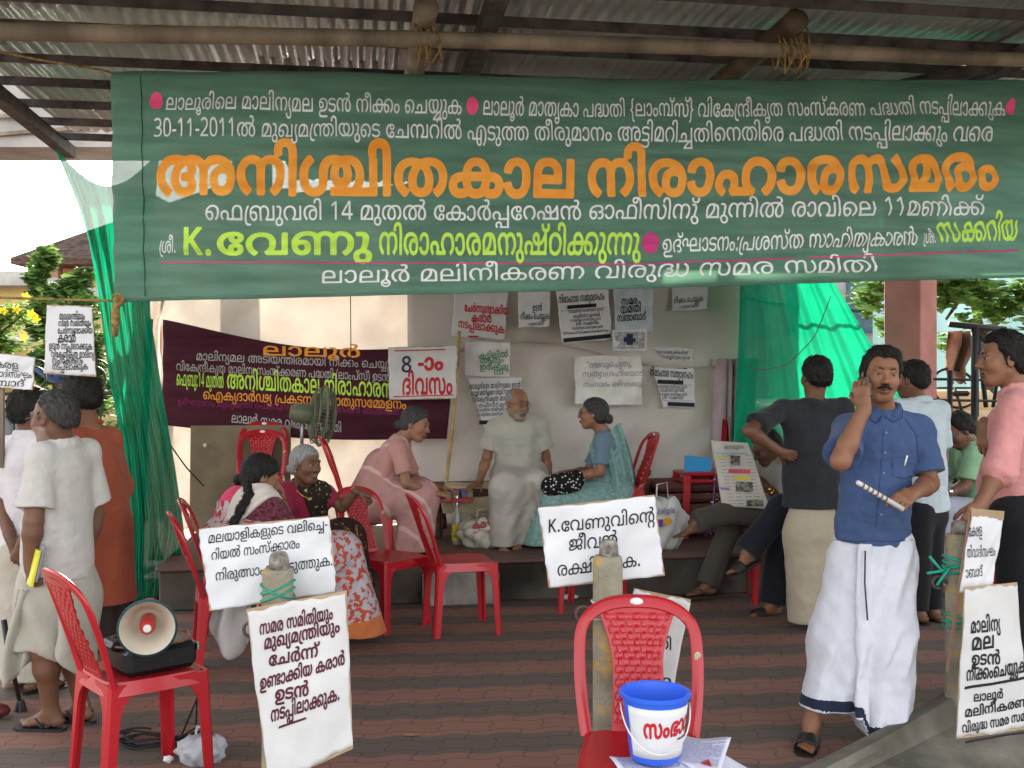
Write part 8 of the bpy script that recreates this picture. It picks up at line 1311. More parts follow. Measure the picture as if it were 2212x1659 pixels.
# ---------- 1. the man in the blue shirt with the phone
def man_blue():
    p=Fig('man in blue short sleeved shirt and white dhoti with a phone at his ear',(1.57,4.38,Z0),(-.10,-1,0),1.61,0)
    J=p.J; J['head']=P(1904,810,4.33); J['neck']=P(1908,888,4.40); J['hip']=P(1885,1130,4.40); J['chest']=P(1900,985,4.40); p.up(shoulderR=P(1832,926,4.40),shoulderL=P(1986,926,4.42),elbowR=P(1816,996,4.10),wristR=P(1867,880,4.14),elbowL=P(2008,1045,4.36),wristL=P(1972,1066,4.12),hipjointR=P(1845,1150,4.42),hipjointL=P(1925,1150,4.40),kneeR=P(1800,1345,4.40),kneeL=P(1905,1355,4.33),ankleR=GP(1752,1562,Z0+.085)+V3(0,0,0),ankleL=GP(1900,1575,Z0+.085))
    p.head((-.12,-1,-.02),(.10,0,1),1.0,'full',tache=True,gaze=(-.15,-1,.0),hl=-.006)
    p.limb('R').limb('L'); p.hand('R',P(1858,822,4.17)-J['wristR'],(.55,.8,0),[.55,.6,.7,.8],.6); p.hand('L',P(1935,1090,4.02)-J['wristL'],(-.2,.55,-.7),[1.0,1.02,1.02,1.05],.95)
    p.foot('R',(-.45,-.9,0),M_sandal,'slide'); p.foot('L',(.1,-1,0),M_sandal,'slide'); pass
    M_bl=cotton('blue cotton shirt',(.052,.085,.185),vs=30); hem=P(1888,1174,4.40)
    sh_=p.shirt('shirt',[M_bl],hem,.80,.78,True,.152,.140,.150,.66,.012,.55,.0055,(.005,16),r1=.082,disp=lambda v:v+(.0022*wob(v,60,1)+.003*np.sin(v[:,2]*70+v[:,0]*45+2*np.sin(v[:,0]*19))*np.exp(-((v[:,2]-1.02)/.16)**2))[:,None]*V3(.2,-1,0))
    f=p.trunkfwd
    def fr(x,y,o=0): return P(x,y,4.40)+f*(.112+o)
    dk=mat('blue shirt seam',(.022,.045,.13),.8)
    T_=bpy.context.evaluated_depsgraph_get(); from mathutils.bvhtree import BVHTree
    bv=BVHTree.FromObject(sh_,T_); bo=Vector(sh_.parent.location)
    def hit(x,y,o=.0015):
        a=V3(0,0,1.5); d=nrm(P(x,y,1)-a); r=bv.ray_cast(Vector(a)-bo,Vector(d)); return (np.array(r[0]+bo)-d*o) if r[0] else P(x,y,4.28)
    def strip(pts,wd,m,nm,par):
        mb=MB(); q=[]
        for a,b in zip(pts,pts[1:]): q+=[(a[0]+(b[0]-a[0])*k/8,a[1]+(b[1]-a[1])*k/8) for k in range(8)]
        q.append(pts[-1]); lo=[hit(x-wd/2,y) for x,y in q]; hi=[hit(x+wd/2,y) for x,y in q]; n=len(q); mb.add(lo+hi,[(i,i+1,n+i+1,n+i) for i in range(n-1)]); return mb.build(nm,m,par)
    strip([(1909,925),(1904,1000),(1897,1080),(1892,1140)],1.6,dk,'placket_seam',sh_)
    for y in(935,978,1022,1068,1112): mb=MB(); mb.ball(hit(1915-(y-925)*.06,y),(.0055,.003,.0055)); mb.build('button',mat('grey button',(.20,.22,.27),.4),sh_,True)
    mb=MB(); n=10; c=[hit(x,y,.003) for y in np.linspace(988,1030,7) for x in np.linspace(1928,1975,8)]; mb.add(c,[(i*8+j,i*8+j+1,i*8+j+9,i*8+j+8) for i in range(6) for j in range(7)]); pk=mb.build('pocket',M_bl,sh_,True)
    def seam(pts,nm,par,r=.0013):
        q=[]
        for a,b in zip(pts,pts[1:]): q+=[(a[0]+(b[0]-a[0])*k/8,a[1]+(b[1]-a[1])*k/8) for k in range(8)]
        mb=MB(); mb.tube([hit(x,y,.002) for x,y in q+[pts[-1]]],r,5); mb.build(nm,dk,par,True)
    seam([(1928,1000),(1929,1028),(1950,1034),(1972,1028),(1975,1000),(1928,1000)],'pocket_seam',pk); seam([(1928,988),(1975,988)],'pocket_hem',pk)
    seam([(1868,905),(1850,935),(1838,985)],'sleeve_seam',sh_); seam([(1956,905),(1980,940),(1985,1000)],'sleeve_seam',sh_); seam([(1912,900),(1930,912),(1948,902),(1950,885)],'collar_edge',sh_,.002); seam([(1905,900),(1893,915),(1880,905),(1880,890)],'collar_edge',sh_,.002); seam([(1800,1166),(1850,1170),(1888,1168),(1930,1170),(1972,1166)],'hem_seam',sh_)
    mb=MB(); mb.tube([hit(1960,984,.008),hit(1954,1006,.008)],.0035,8); mb.build('ballpoint',mat('white ballpoint',(.8,.8,.76),.3),sh_,True)
    # dhoti: one wrapped cloth, an overlap running down the front
    o=SDF(); w=(.007,13); J['hipjointR']=P(1850,1130,4.42); J['hipjointL']=P(1922,1130,4.42)
    o.cone(P(1887,1130,4.42),P(1887,1200,4.42),.110,.150,.05,(p.M[:,0],.74),wr=w)
    o.cone(P(1855,1190,4.42),P(1812,1380,4.36),.115,.112,.08,(p.M[:,0],.85),wr=w); o.cone(P(1812,1380,4.36),P(1782,1560,4.29),.112,.106,.08,wr=w); o.cone(P(1920,1190,4.42),P(1912,1370,4.32),.115,.118,.08,(p.M[:,0],.85),wr=w); o.cone(P(1912,1370,4.32),P(1902,1640,4.22),.118,.124,.08,wr=w)
    o.cone(P(1880,1250,4.38),P(1850,1480,4.30),.10,.09,.08,wr=w)
    for i,(dx,r) in enumerate(((-38,.014),(-27,.012),(-16,.012))): o.cone(P(1895+dx,1180,4.30),P(1876+dx*.5,1600,4.13),r,r*1.5,.012)
    hz0=V3(0,0,.150); hz1=V3(0,0,.066)
    o.post=lambda Q,d:-smin(-d,-(np.interp(Q[:,0],[1.25,1.415,1.445,1.85],[hz0[2]+.0,hz0[2]-.005,hz1[2]-.005,hz1[2]+.012])-Q[:,2]),.004)
    def mf(c):
        z=c[:,2]-np.interp(c[:,0],[1.25,1.415,1.445,1.85],[hz0[2],hz0[2]-.005,hz1[2]-.005,hz1[2]+.012]); return np.where((z>.010)&(z<.052),1,0)
    def fold(v): return v+(.0085*np.sin((v[:,0]-.22*(v[:,2]-.9))*58+1.5*np.sin(v[:,2]*6))*np.clip((.95-v[:,2])*2,.25,1)+.005*np.sin((v[:,0]*.8-.5*v[:,2])*75+2*wob(v,9))+.005*wob(v,34,2)+.003*wob(v,80,3)+.004*np.sin(v[:,2]*46+v[:,0]*60)*np.exp(-((v[:,0]-1.36)/.07)**2))[:,None]*V3(.25,-1,0)
    dh=o.build('dhoti',[cotton('white dhoti cotton',(.60,.60,.655)),cotton('navy border',(.02,.025,.05))],p.t,.0065,mf,fold)
    mb=MB(); mb.tube([P(1869,1190,4.265),P(1868,1260,4.24),P(1874,1340,4.19)],.0035,5); mb.build('selvedge_line',mat('navy thread',(.02,.02,.035),.8),dh,True)
    p.done(.0045)
    # phone and paper roll are held things
    c=P(1868,836,4.24); mb=MB(); mb.box(c+V3(.008,.02,.0),(.014,.044,.088),rz(.9)@rx(R(-14)),0,.005); tag(mb.build('mobile_phone',mat('black phone',(.015,.015,.018),.3,.5),None),'black mobile phone held to the ear of the man in blue','phone')
    a=P(1851,1041,3.98); b=P(1950,1100,4.05); d=b-a; pt=thing('paper_roll','white rolled paper with brown bands in the fist of the man in blue','paper roll',(a+b)/2); mb=MB(); mb.tube([a,a+d*.02,b],[.006,.0095,.0105],14); mb.build('roll',M_pap2,pt,True)
    for i in range(6):
        q=a+d*(.10+.10*i); mb=MB(); mb.tube([q+d*(.035*k/4)+.0112*(rot_to(d)@V3(math.cos(k*.9),math.sin(k*.9),0))*0 for k in range(5)],.0111,14,caps=False); mb.build('band',mat('brown band',(.20,.12,.07),.8),pt,True)
man_blue()
# ---------- the standing men
def wrap_cloth(p,name,mats,rings,h=.009,zc=None,cutn=(0,0,-1),border=None,fold=(.006,30),sq=.74,k=.07):
    o=SDF(); f=p.M[:,0]
    for a,b,r0,r1 in rings: o.cone(a,b,r0,r1,k,(f,sq),wr=(.006,12))
    if zc is not None: o.cut((0,0,zc),cutn,.004)
    mf=None if border is None else (lambda c:np.where((c[:,2]<zc+border[1])&(c[:,2]>zc+border[0]),1,0))
    return o.build(name,mats,p.t,h,mf,lambda v:v+(fold[0]*np.sin((v[:,0]*.9+v[:,1]*.5)*fold[1]+1.6*np.sin(v[:,2]*5))+.006*wob(v,28,2)+.003*wob(v,70,1))[:,None]*V3(.2,-.95,0))
# man in black shirt seen from behind
p=Fig('man seen from behind in charcoal shirt and beige mundu, hand on his hip','' or P(1755,829.5,6.3)*[1,1,0],(-.25,1,0),1.64,1); J=p.J
J['head']=P(1762,812,6.28); J['neck']=P(1757,872,6.3); J['chest']=P(1752,960,6.3); J['hip']=P(1752,1095,6.3)
p.up(shoulderL=P(1690,884,6.28),shoulderR=P(1822,880,6.34),elbowL=P(1618,930,6.12),wristL=P(1684,975,6.16),elbowR=P(1850,985,6.3),wristR=P(1850,1085,6.22))
p.head((-.25,1,-.05),(0,0,1),1.05,'short',fine=False,hl=.0); p.limb('L').limb('R'); p.hand('L',(.75,.1,-.25),(.4,.8,.1),.5,.3); p.hand('R',(0,-.1,-1),(-.5,.3,0),.4)
M_chr=cotton('charcoal shirt',(.028,.029,.033),vs=20); p.shirt('shirt',[M_chr],P(1752,1096,6.3),.78,.8,True,.165,.162,.165,.72,.03,0,.008,r1=.082); p.done(.006)
wrap_cloth(p,'mundu',[cotton('beige mundu cotton',(.42,.36,.27))],[(P(1752,1085,6.3),P(1752,1150,6.3),.13,.165),(P(1752,1150,6.3),P(1757,1355,6.3),.17,.165)],zc=.045)
# man in pale blue shirt behind the man in blue
p=Fig('man in pale blue shirt and black trousers turned away behind the man in blue',P(1992,829.5,6.45)*[1,1,0],(-.55,.85,0),1.62,1); J=p.J
J['head']=P(1968,818,6.45); J['neck']=P(1985,868,6.47); J['chest']=P(1995,950,6.47); J['hip']=P(2000,1090,6.47)
p.up(shoulderL=P(1935,882,6.38),shoulderR=P(2030,885,6.55),elbowL=P(1925,985,6.3),wristL=P(1930,1060,6.2),elbowR=P(2035,990,6.62),wristR=P(2020,1070,6.5),hipjointL=P(1980,1110,6.42),hipjointR=P(2010,1110,6.5),kneeL=P(1985,1220,6.42),kneeR=P(2012,1220,6.5),ankleL=P(1985,1318,6.42),ankleR=P(2015,1315,6.5))
p.head((-.75,.6,-.05),(0,0,1),1.0,'short',fine=False); p.limb('L').limb('R'); p.hand('L',(.1,-.1,-1),(1,.2,0),.4); p.hand('R',(0,-.1,-1),(-1,.2,0),.4); p.foot('L',(-.5,.8,0),M_sandal,'x'); p.foot('R',(-.5,.8,0),M_sandal,'x')
M_blacktr=cotton('black trousers',(.014,.014,.017)); p.shirt('shirt',[cotton('pale blue shirt',(.46,.53,.57))],P(2000,1105,6.47),.75,.75,True,.155,.15,.155,.68,0,0,.009); p.legs('trousers',[M_blacktr],h=.011); p.done(.007)
# man in pink shirt in profile
p=Fig('man in pink shirt and black trousers in profile at the right edge',P(2190,829.5,4.6)*[1,1,0],(-1,.12,0),1.69,0); J=p.J
J['head']=P(2166,776,4.6); J['neck']=P(2196,845,4.6); J['chest']=P(2190,960,4.62); J['hip']=P(2195,1100,4.62)
p.up(shoulderL=P(2192,880,4.44),shoulderR=P(2188,878,4.8),elbowL=P(2158,1018,4.36),wristL=P(2116,1090,4.30),elbowR=P(2172,1000,4.88),wristR=P(2126,920,4.62),hipjointL=P(2200,1120,4.52),hipjointR=P(2200,1120,4.7),kneeL=P(2195,1330,4.55),kneeR=P(2205,1330,4.72),ankleL=P(2205,1520,4.55),ankleR=P(2205,1500,4.72))
p.head((-1,.08,-.02),(.0,0,1),1.03,'full',gaze=(-1,.1,0)); p.limb('L').limb('R'); p.hand('L',(-.55,-.25,-.8),(.25,.9,-.1),[.9,.95,1,1],.8); p.hand('R',(-.12,-.35,-.95),(.5,.5,-.2),[.35,.4,.45,.5],.3); p.foot('L',(-1,0,0),M_sandal,'x'); p.foot('R',(-1,0,0),M_sandal,'x')
M_pk=cotton('pink cotton shirt',(.62,.27,.26),vs=15); sp=p.shirt('shirt',[M_pk],P(2195,1114,4.62),1.12,1.1,True,.165,.155,.16,.74,.02,.4,.007,r1=.080)
o=SDF(); 
for n in 'LR':
    a,b=J['elbow'+n],J['wrist'+n]; e=a+(b-a)*.10; d=nrm(b-a); o.cone(e-d*.035,e+d*.015,.060,.058,.006,None,[(e+d*.012,d),(e-d*.035,-d)],wr=(.004,40))
o.build('rolled_cuff',[M_pk],p.t,.006); p.legs('trousers',[M_blacktr],(.10,.085,.075),h=.010,hipr=.15); p.done(.005)
# three men at the left: old man with spectacles
p=Fig('old man in white shirt and folded mundu seen from behind, spectacles, yellow booklet in hand',P(118,829.5,4.47)*[1,1,0],(-.80,.60,0),1.52,1); J=p.J
J['head']=P(116,902,4.45); J['neck']=P(133,962,4.48); J['chest']=P(128,1040,4.48); J['hip']=P(125,1190,4.48)
p.up(shoulderL=P(88,985,4.36),shoulderR=P(188,975,4.60),elbowL=P(72,1125,4.30),wristL=P(64,1215,4.30),elbowR=P(205,1110,4.66),wristR=P(185,1200,4.60),hipjointL=P(105,1230,4.42),hipjointR=P(150,1225,4.54),kneeL=P(92,1400,4.38),kneeR=P(150,1400,4.52),ankleL=GP(110,1535,.085)+V3(0,0,0),ankleR=GP(175,1520,.085))
p.head((-.93,.30,-.10),(0,0,1),1.06,'short',hm=M_hmix,hl=-.045,vol=.5,glasses=True,fine=True,brows=False,stub=True); p.limb('L').limb('R'); p.hand('L',(.05,-.05,-1),(.6,.5,0),[.9,.9,.95,1],.7); p.hand('R',(0,0,-1),(-.6,.4,0),.5); p.foot('L',(-1,.12,0),M_sandal,'x'); p.foot('R',(-1,.25,0),M_sandal,'x')
M_wsh=cotton('off white shirt',(.50,.47,.44)); p.shirt('shirt',[M_wsh],P(128,1245,4.48),.82,.8,True,.158,.155,.165,.74,.02,0,.007,r1=.09)
M_off=cotton('cream mundu',(.40,.37,.31)); o=SDF()
o.cone(P(125,1215,4.48),P(122,1290,4.48),.150,.165,.05,(p.M[:,0],.8),wr=(.007,14)); o.cone(P(122,1290,4.48),P(105,1390,4.45),.155,.15,.08,(p.M[:,0],.8),wr=(.009,14)); o.cone(P(160,1290,4.55),P(165,1440,4.52),.10,.085,.08,wr=(.008,16))
o.post=lambda Q,d:-smin(-d,-((1.5-(1392+60*np.clip((Q[:,0]+2.02)/.18,0,1)-829.5)/F2*4.45)-Q[:,2]),.006)
kd=o.build('mundu',[M_off],p.t,.008,None,lambda v:v+(.010*np.sin((v[:,0]+v[:,2]*.5)*42)+.004*wob(v,30))[:,None]*V3(.3,-1,0))
mb=MB(); mb.grid(lambda u,v:np.stack([((95+10*u+(60*u+22)*v+14*np.sin(v*3)-1106)/F2*(4.33+.02*np.sin(u*9))),4.33+.04*u+.03*np.sin(u*8+v*3),1.5-(1250+(150+110*u)*v+20*v*u-829.5)/F2*4.33],1),16,24,0,.003); mb.build('mundu_end',M_off,p.t,True)
mb=MB(); mb.grid(lambda u,v:np.stack([((48+(40-18*v)*u-1106-30*np.sin(v*2.2)*(1-u))/F2*4.36),4.36-.05*np.sin(u*3+1)+.03*np.sin(u*10+v*4),1.5-(1270+(210-60*u)*v-829.5)/F2*4.36],1),14,20,0,.003); mb.build('mundu_fold',M_off,p.t,True); p.done(.005)
yb=thing('booklet','yellow and grey booklet in the hand of the old man with spectacles','booklet',P(70,1245,4.24)); c=P(73,1226,4.26); r_=rz(R(35))@ry(R(12)); mb=MB(); mb.box(c,(.012,.085,.15),r_,0,.002); mb.build('yellow_cover',mat('yellow cover',(.72,.66,.06),.5),yb); mb=MB(); mb.box(c+r_@V3(.014,.012,.02),(.010,.09,.15),r_,0,.002); mb.build('grey_cover',mat('grey cover',(.30,.29,.36),.6),yb)
# man in white shirt at the far left
p=Fig('man in white shirt with rolled sleeves and black hair at the far left edge',P(58,829.5,5.05)*[1,1,0],(.65,.75,0),1.53,1); J=p.J
J['head']=P(72,888,5.05); J['neck']=P(62,945,5.05); J['chest']=P(50,1020,5.05); J['hip']=P(55,1170,5.05)
p.up(shoulderL=P(8,968,5.1),shoulderR=P(100,965,4.98),elbowL=P(-5,1060,5.02),wristL=P(22,1160,4.9),elbowR=P(100,1080,4.9),wristR=P(48,1175,4.85),hipjointL=P(35,1190,5.1),hipjointR=P(75,1190,5.0),kneeL=P(40,1330,5.1),kneeR=P(75,1330,5.0),ankleL=P(40,1460,5.1),ankleR=P(80,1460,5.0))
p.head((.75,.65,-.1),(0,0,1),1.04,'short',fine=False,vol=1.3); p.limb('L').limb('R'); p.hand('L',(.45,-.1,-.8),(.4,-.7,0),.7,.6); p.hand('R',(-.3,.0,-.9),(-.2,.9,.2),.8,.6); p.foot('L',(.6,.7,0),M_sandal,'x'); p.foot('R',(.6,.7,0),M_sandal,'x')
p.shirt('shirt',[cotton('white shirt with grey shade',(.60,.56,.58))],P(52,1235,5.05),1.15,1.15,True,.158,.155,.16,.72,0,.3,.008); wrap_cloth(p,'mundu',[M_off],[(P(55,1190,5.05),P(58,1490,5.05),.165,.15)],zc=.06); p.done(.006)
# man in rust red kurta
p=Fig('man in long rust red kurta with thick black hair, in front of the green net',P(205,829.5,5.38)*[1,1,0],(-.80,.60,0),1.58,0); J=p.J
J['head']=P(172,858,5.36); J['neck']=P(192,925,5.4); J['chest']=P(205,1020,5.4); J['hip']=P(215,1140,5.4)
p.up(shoulderL=P(160,945,5.28),shoulderR=P(238,945,5.5),elbowL=P(185,1050,5.2),wristL=P(150,1120,5.1),elbowR=P(262,1050,5.55),wristR=P(240,1140,5.5),hipjointL=P(205,1160,5.36),hipjointR=P(240,1160,5.46),kneeL=P(215,1270,5.36),kneeR=P(255,1270,5.46),ankleL=P(225,1405,5.36),ankleR=P(262,1400,5.46))
p.head((-.85,.45,-.15),(0,0,1),1.10,'full',fine=True,brows=False); p.limb('L').limb('R'); p.hand('L',(-.6,-.1,-.7),(.2,.8,-.3),.7,.6); p.hand('R',(0,0,-1),(-.6,.4,0),.5); p.foot('L',(-.8,.5,0),M_sandal,'x'); p.foot('R',(-.8,.5,0),M_sandal,'x')
M_rst=cotton('rust red kurta cotton',(.30,.075,.040),vs=14); o=SDF(); p.trunk(o,.16,.165,.165,.74,.006,.02); p.sleeve(o,'L',1.3,r1=.075); p.sleeve(o,'R',1.3,r1=.075); o.cone(J['hip'],P(222,1310,5.4),.172,.185,.06,(p.M[:,0],.78),wr=(.006,13)); o.cut((0,0,1.5-(1300-829.5)/F2*5.4),(0,0,-1)); n=J['neck']; pts=[n+p.trunkfwd*math.cos(a)*.064+p.trunkleft*math.sin(a)*.064+V3(0,0,.03) for a in np.linspace(.2,2*math.pi-.2,12)]
o.ell(n+V3(0,0,.07),(.058,.058,.07),None,.01,sg=-1)
for a,b in zip(pts,pts[1:]): o.cone(a,b,.011,None,.006)
o.build('kurta',[M_rst],p.t,.0075,None,lambda v:v+(.006*np.sin((v[:,0]*.9+v[:,1]*.5)*38+1.5*np.sin(v[:,2]*4))*np.clip(1.3-v[:,2],0.1,1)+.004*wob(v*[1,1,.35],30))[:,None]*V3(.25,-.95,0)); p.legs('trousers',[mat('dark brown trousers',(.035,.025,.022),.9)],h=.011,r=(.09,.08,.075)); p.done(.006)
# ---------- the people seated on and before the stage
def draped(p,name,mats,hem,r=(.125,.11,.12),mid=.09,h=.009,matf=None,fold=(.007,34),zc=None,extra=()):
    o=SDF(); J=p.J; f=p.M[:,0]
    o.cone(J['hipjointL'],J['hipjointR'],.135,None,.06,wr=(.005,14)); o.cone(J['hip'],J['hip']+(J['chest']-J['hip'])*.35,.15,.14,.06,wr=(.004,14))
    for n in 'LR': o.cone(J['hipjoint'+n],J['knee'+n],r[0],r[1],.09,wr=(.006,15)); o.cone(J['knee'+n],J['ankle'+n],r[1],r[2],.09,wr=(.008,15))
    for t in np.linspace(.2,1,5): o.cone(J['hipjointL']+(J['kneeL']-J['hipjointL'])*t,J['hipjointR']+(J['kneeR']-J['hipjointR'])*t,mid,None,.08)
    for t in np.linspace(.2,1.05,6): o.cone(J['kneeL']+(J['ankleL']-J['kneeL'])*t,J['kneeR']+(J['ankleR']-J['kneeR'])*t,mid,None,.08)
    for a,b,r0,r1 in extra: o.cone(a,b,r0,r1,.07,wr=(.008,15))
    o.cut((0,0,hem if zc is None else zc),(0,0,-1),.005)
    return o.build(name,mats,p.t,h,matf,lambda v:v+(fold[0]*np.sin((v[:,0]*.95+v[:,1]*.4)*fold[1]+1.4*np.sin(v[:,2]*6))*np.clip((J['knee'+'L'][2]+.05-v[:,2])*4,.15,1)+.006*wob(v,26,2)+.0035*wob(v,62,1)+.004*np.sin((v[:,0]-.6*v[:,2])*60+2*wob(v,8)))[:,None]*V3(.25,-.95,0))
def band(p,name,mats,pt,nv,wd,grow=.018,wc=.15,ww=.14,wh=.15,dp=.70,h=.008,bel=0,fold=(.004,90)):
    o=SDF(); p.trunk(o,wc,ww,wh,dp,grow,bel,wr=(.003,20)); nv=nrm(nv); o.cut(pt,nv,.006); o.cut(np.array(pt)-nv*wd,-nv,.006); n=p.J['neck']; o.ell(n+p.trunkup*.06+p.trunkfwd*.01,(.075,.07,.09),np.stack([p.trunkfwd,p.trunkleft,p.trunkup],1),.01,sg=-1)
    return o.build(name,mats,p.t,h,None,lambda v:v+(fold[0]*np.sin((v@nv)*fold[1]+1.2*wob(v,9)))[:,None]*p.trunkfwd)
def blouse(p,mats,sl=.55,h=.007,bot=None,wc=.15,ww=.145,wh=.15,dp=.70,bel=0):
    o=SDF(); p.trunk(o,wc,ww,wh,dp,.007,bel,wr=(.002,18)); p.sleeve(o,'L',sl,r0=.056,r1=.060); p.sleeve(o,'R',sl,r0=.056,r1=.060); n=p.J['neck']; o.ell(n+p.trunkup*.05+p.trunkfwd*.03,(.085,.075,.085),np.stack([p.trunkfwd,p.trunkleft,p.trunkup],1),.012,sg=-1)
    if bot is not None: o.cut(p.J['hip']+(p.J['chest']-p.J['hip'])*bot,-p.trunkup)
    return o.build('blouse',mats,p.t,h)
def pattern(name,c1,c2,sc_,lo=.5,hi=.54,kind='vor',c3=None):
    m=mat(name,c1,.88,.12,.06,8,bump=.3,bs=60,crease=.4,cs=6); nt,N,L=nodes(m); b=N['Principled BSDF']; old=b.inputs['Base Color'].links[0].from_socket; tc=[x for x in N if x.type=='TEX_COORD'][0]
    if kind=='vor': v=N.new('ShaderNodeTexVoronoi'); v.inputs['Scale'].default_value=sc_; L(tc.outputs['Object'],v.inputs['Vector']); o=v.outputs['Distance']
    elif kind=='stripe': v=N.new('ShaderNodeTexWave'); v.inputs['Scale'].default_value=sc_; v.inputs['Distortion'].default_value=1.5; v.bands_direction='DIAGONAL'; L(tc.outputs['Object'],v.inputs['Vector']); o=v.outputs[1]
    elif kind=='edge': v=N.new('ShaderNodeTexVoronoi'); v.feature='DISTANCE_TO_EDGE'; v.inputs['Scale'].default_value=sc_; L(tc.outputs['Object'],v.inputs['Vector']); o=v.outputs['Distance']
    else: v=N.new('ShaderNodeTexNoise'); v.inputs['Scale'].default_value=sc_; v.inputs['Detail'].default_value=3; L(tc.outputs['Object'],v.inputs['Vector']); o=v.outputs[0]
    r=N.new('ShaderNodeMapRange'); r.inputs[1].default_value=lo; r.inputs[2].default_value=hi; L(o,r.inputs[0]); x=N.new('ShaderNodeMix'); x.data_type='RGBA'; L(r.outputs[0],x.inputs[0]); L(old,x.inputs[6]); x.inputs[7].default_value=(*c2,1); L(x.outputs[2],b.inputs['Base Color']); return m
# woman with a long plait, back to us
p=Fig('woman with a long black plait and cream shawl, back to us, hand at her cheek',P(545,829.5,5.45)*[1,1,0],(.78,.62,0),1.58,0)
p.seat(P(535,1185,5.42),P(553,1078,5.5),(P(690,1185,5.95),P(735,1195,5.75)),(P(740,1375,5.95),P(790,1375,5.78)),.10,.15); J=p.J; J['head']=P(564,1030,5.55)
p.up(elbowR=P(640,1165,5.45),wristR=P(612,1090,5.62),elbowL=P(610,1150,5.85),wristL=P(660,1160,5.9),shoulderL=P(520,1100,5.62),shoulderR=P(592,1100,5.40)); p.plait=[p.J['head']+V3(-.06,-.05,-.02),P(538,1070,5.38),P(520,1100,5.33),P(505,1130,5.30),P(492,1165,5.29)]
p.head((.80,.45,-.40),(.25,.2,1),1.05,'plait',fine=True,brows=False,fem=True); p.limb('R',.85).limb('L',.85); p.hand('R',(-.1,.1,1),(-.9,-.2,.1),.5,.5); p.hand('L',(.8,.2,-.2),(0,0,-1),.5)
blouse(p,[cotton('maroon check blouse',(.14,.035,.05),vs=60,var=.4)],.5); band(p,'shawl',[cotton('cream shawl',(.62,.55,.48))],p.J['chest']+p.trunkleft*.07+p.trunkup*.14-p.trunkfwd*.05,p.trunkleft*.6+p.trunkup*.5-p.trunkfwd*.2,.20,.026)
M_lav=pattern('lavender sari with red flowers',(.40,.36,.40),(.42,.07,.035),34,.52,.56,'noise'); M_orb=cotton('orange border',(.46,.14,.045))
draped(p,'sari',[M_lav,M_orb],.10,(.12,.10,.10),.085,matf=lambda c:np.where(c[:,2]-.16*(c[:,0]+.85)<.19,1,0),zc=.10,extra=((P(730,1200,5.8),P(765,1370,5.76),.10,.13),(P(765,1370,5.76),P(808,1405,5.80),.12,.085)))
mb=MB(); mb.grid(lambda u,v:np.stack([((455+75*u+10*np.sin(v*7+u*4)*v+20*v*u-1106)/F2*5.25),5.22+.05*np.sin(u*9+v*2)+.1*u,1.5-(1290+v*(60+75*np.abs(np.sin(u*2.4+.4)))-829.5)/F2*5.25],1),20,14,0,.002); mb.build('shawl_end',cotton('white gauze',(.62,.58,.56),.3),p.t,True); p.done(.006)
# woman hidden behind her, pink blouse
p=Fig('woman in hot pink blouse and floral shawl bending behind the plaited woman',P(500,829.5,6.0)*[1,1,0],(.9,.3,0),1.55,0)
p.seat(P(490,1180,6.0),P(515,1072,6.15),(P(600,1185,6.3),P(605,1190,6.1)),(P(600,1330,6.3),P(610,1340,6.1)),.10,.15); J=p.J; J['head']=P(558,1045,6.28); p.up(elbowR=P(560,1140,6.0),wristR=P(600,1150,6.1),elbowL=P(560,1140,6.4),wristL=P(600,1150,6.3))
p.head((.8,.2,-.5),(.4,0,1),1,'bun',fine=False); p.limb('R',.85).limb('L',.85); p.hand('R',(1,0,-.2),(0,0,-1),.5); p.hand('L',(1,0,-.2),(0,0,-1),.5)
blouse(p,[cotton('hot pink blouse',(.62,.045,.13))],.5,.009); M_flo=pattern('white shawl with red print',(.55,.48,.48),(.45,.05,.06),26,.5,.56,'noise'); band(p,'floral_shawl',[M_flo],p.J['chest']+p.trunkup*.06,p.trunkup+p.trunkleft*.2,.30,.02,h=.010); draped(p,'sari',[M_flo],.08,h=.012); p.done(.008)
# grey haired woman
p=Fig('grey haired woman in maroon blouse and black and gold sari, facing right',P(670,829.5,6.3)*[1,1,0],(.72,-.68,0),1.55,1)
p.seat(P(655,1180,6.4),P(653,1046,6.28),(P(745,1165,6.2),P(700,1175,5.98)),(P(770,1320,6.2),P(725,1330,6.0)),.10,.155); J=p.J; J['head']=P(661,1003,6.22)
p.up(elbowR=P(612,1135,6.12),wristR=P(665,1150,5.98),elbowL=P(738,1096,6.36),wristL=P(772,1062,6.30),shoulderR=P(612,1062,6.2),shoulderL=P(702,1066,6.36))
p.head((.80,-.58,-.05),(.05,0,1),1.02,'bun',hm=M_hgrey,fem=True,hl=-.004,gaze=(.95,-.3,.05)); p.limb('R',.85).limb('L',.85); p.hand('L',(.6,.1,-.2),(.1,.2,-1),[.8,.9,1,1],.5); p.hand('R',(.8,-.1,-.4),(0,0,-1),.5)
blouse(p,[cotton('maroon blouse',(.26,.02,.05))],.62); M_bs=pattern('black sari with gold leaves',(.028,.020,.016),(.42,.34,.13),30,.30,.36,'edge'); M_bs=M_bs; band(p,'sari_pallu',[M_bs],p.J['chest']+p.trunkleft*.125+p.trunkup*.17,p.trunkleft*.85+p.trunkup*.5,.19,.020); draped(p,'sari',[pattern('dark sari with ochre print',(.030,.018,.015),(.26,.12,.05),24,.58,.63,'noise')],.04,(.12,.105,.13)); 
mb=MB(); c=p.J['neck']; mb.tube([c+p.trunkfwd*(.07*math.cos(t)+.025)+p.trunkleft*.075*math.sin(t)+V3(0,0,.02-.07*max(0,math.cos(t))) for t in np.linspace(-2.2,2.2,24)],.0028,5); mb.build('necklace',M_gold,p.t,True); p.done(.0055)
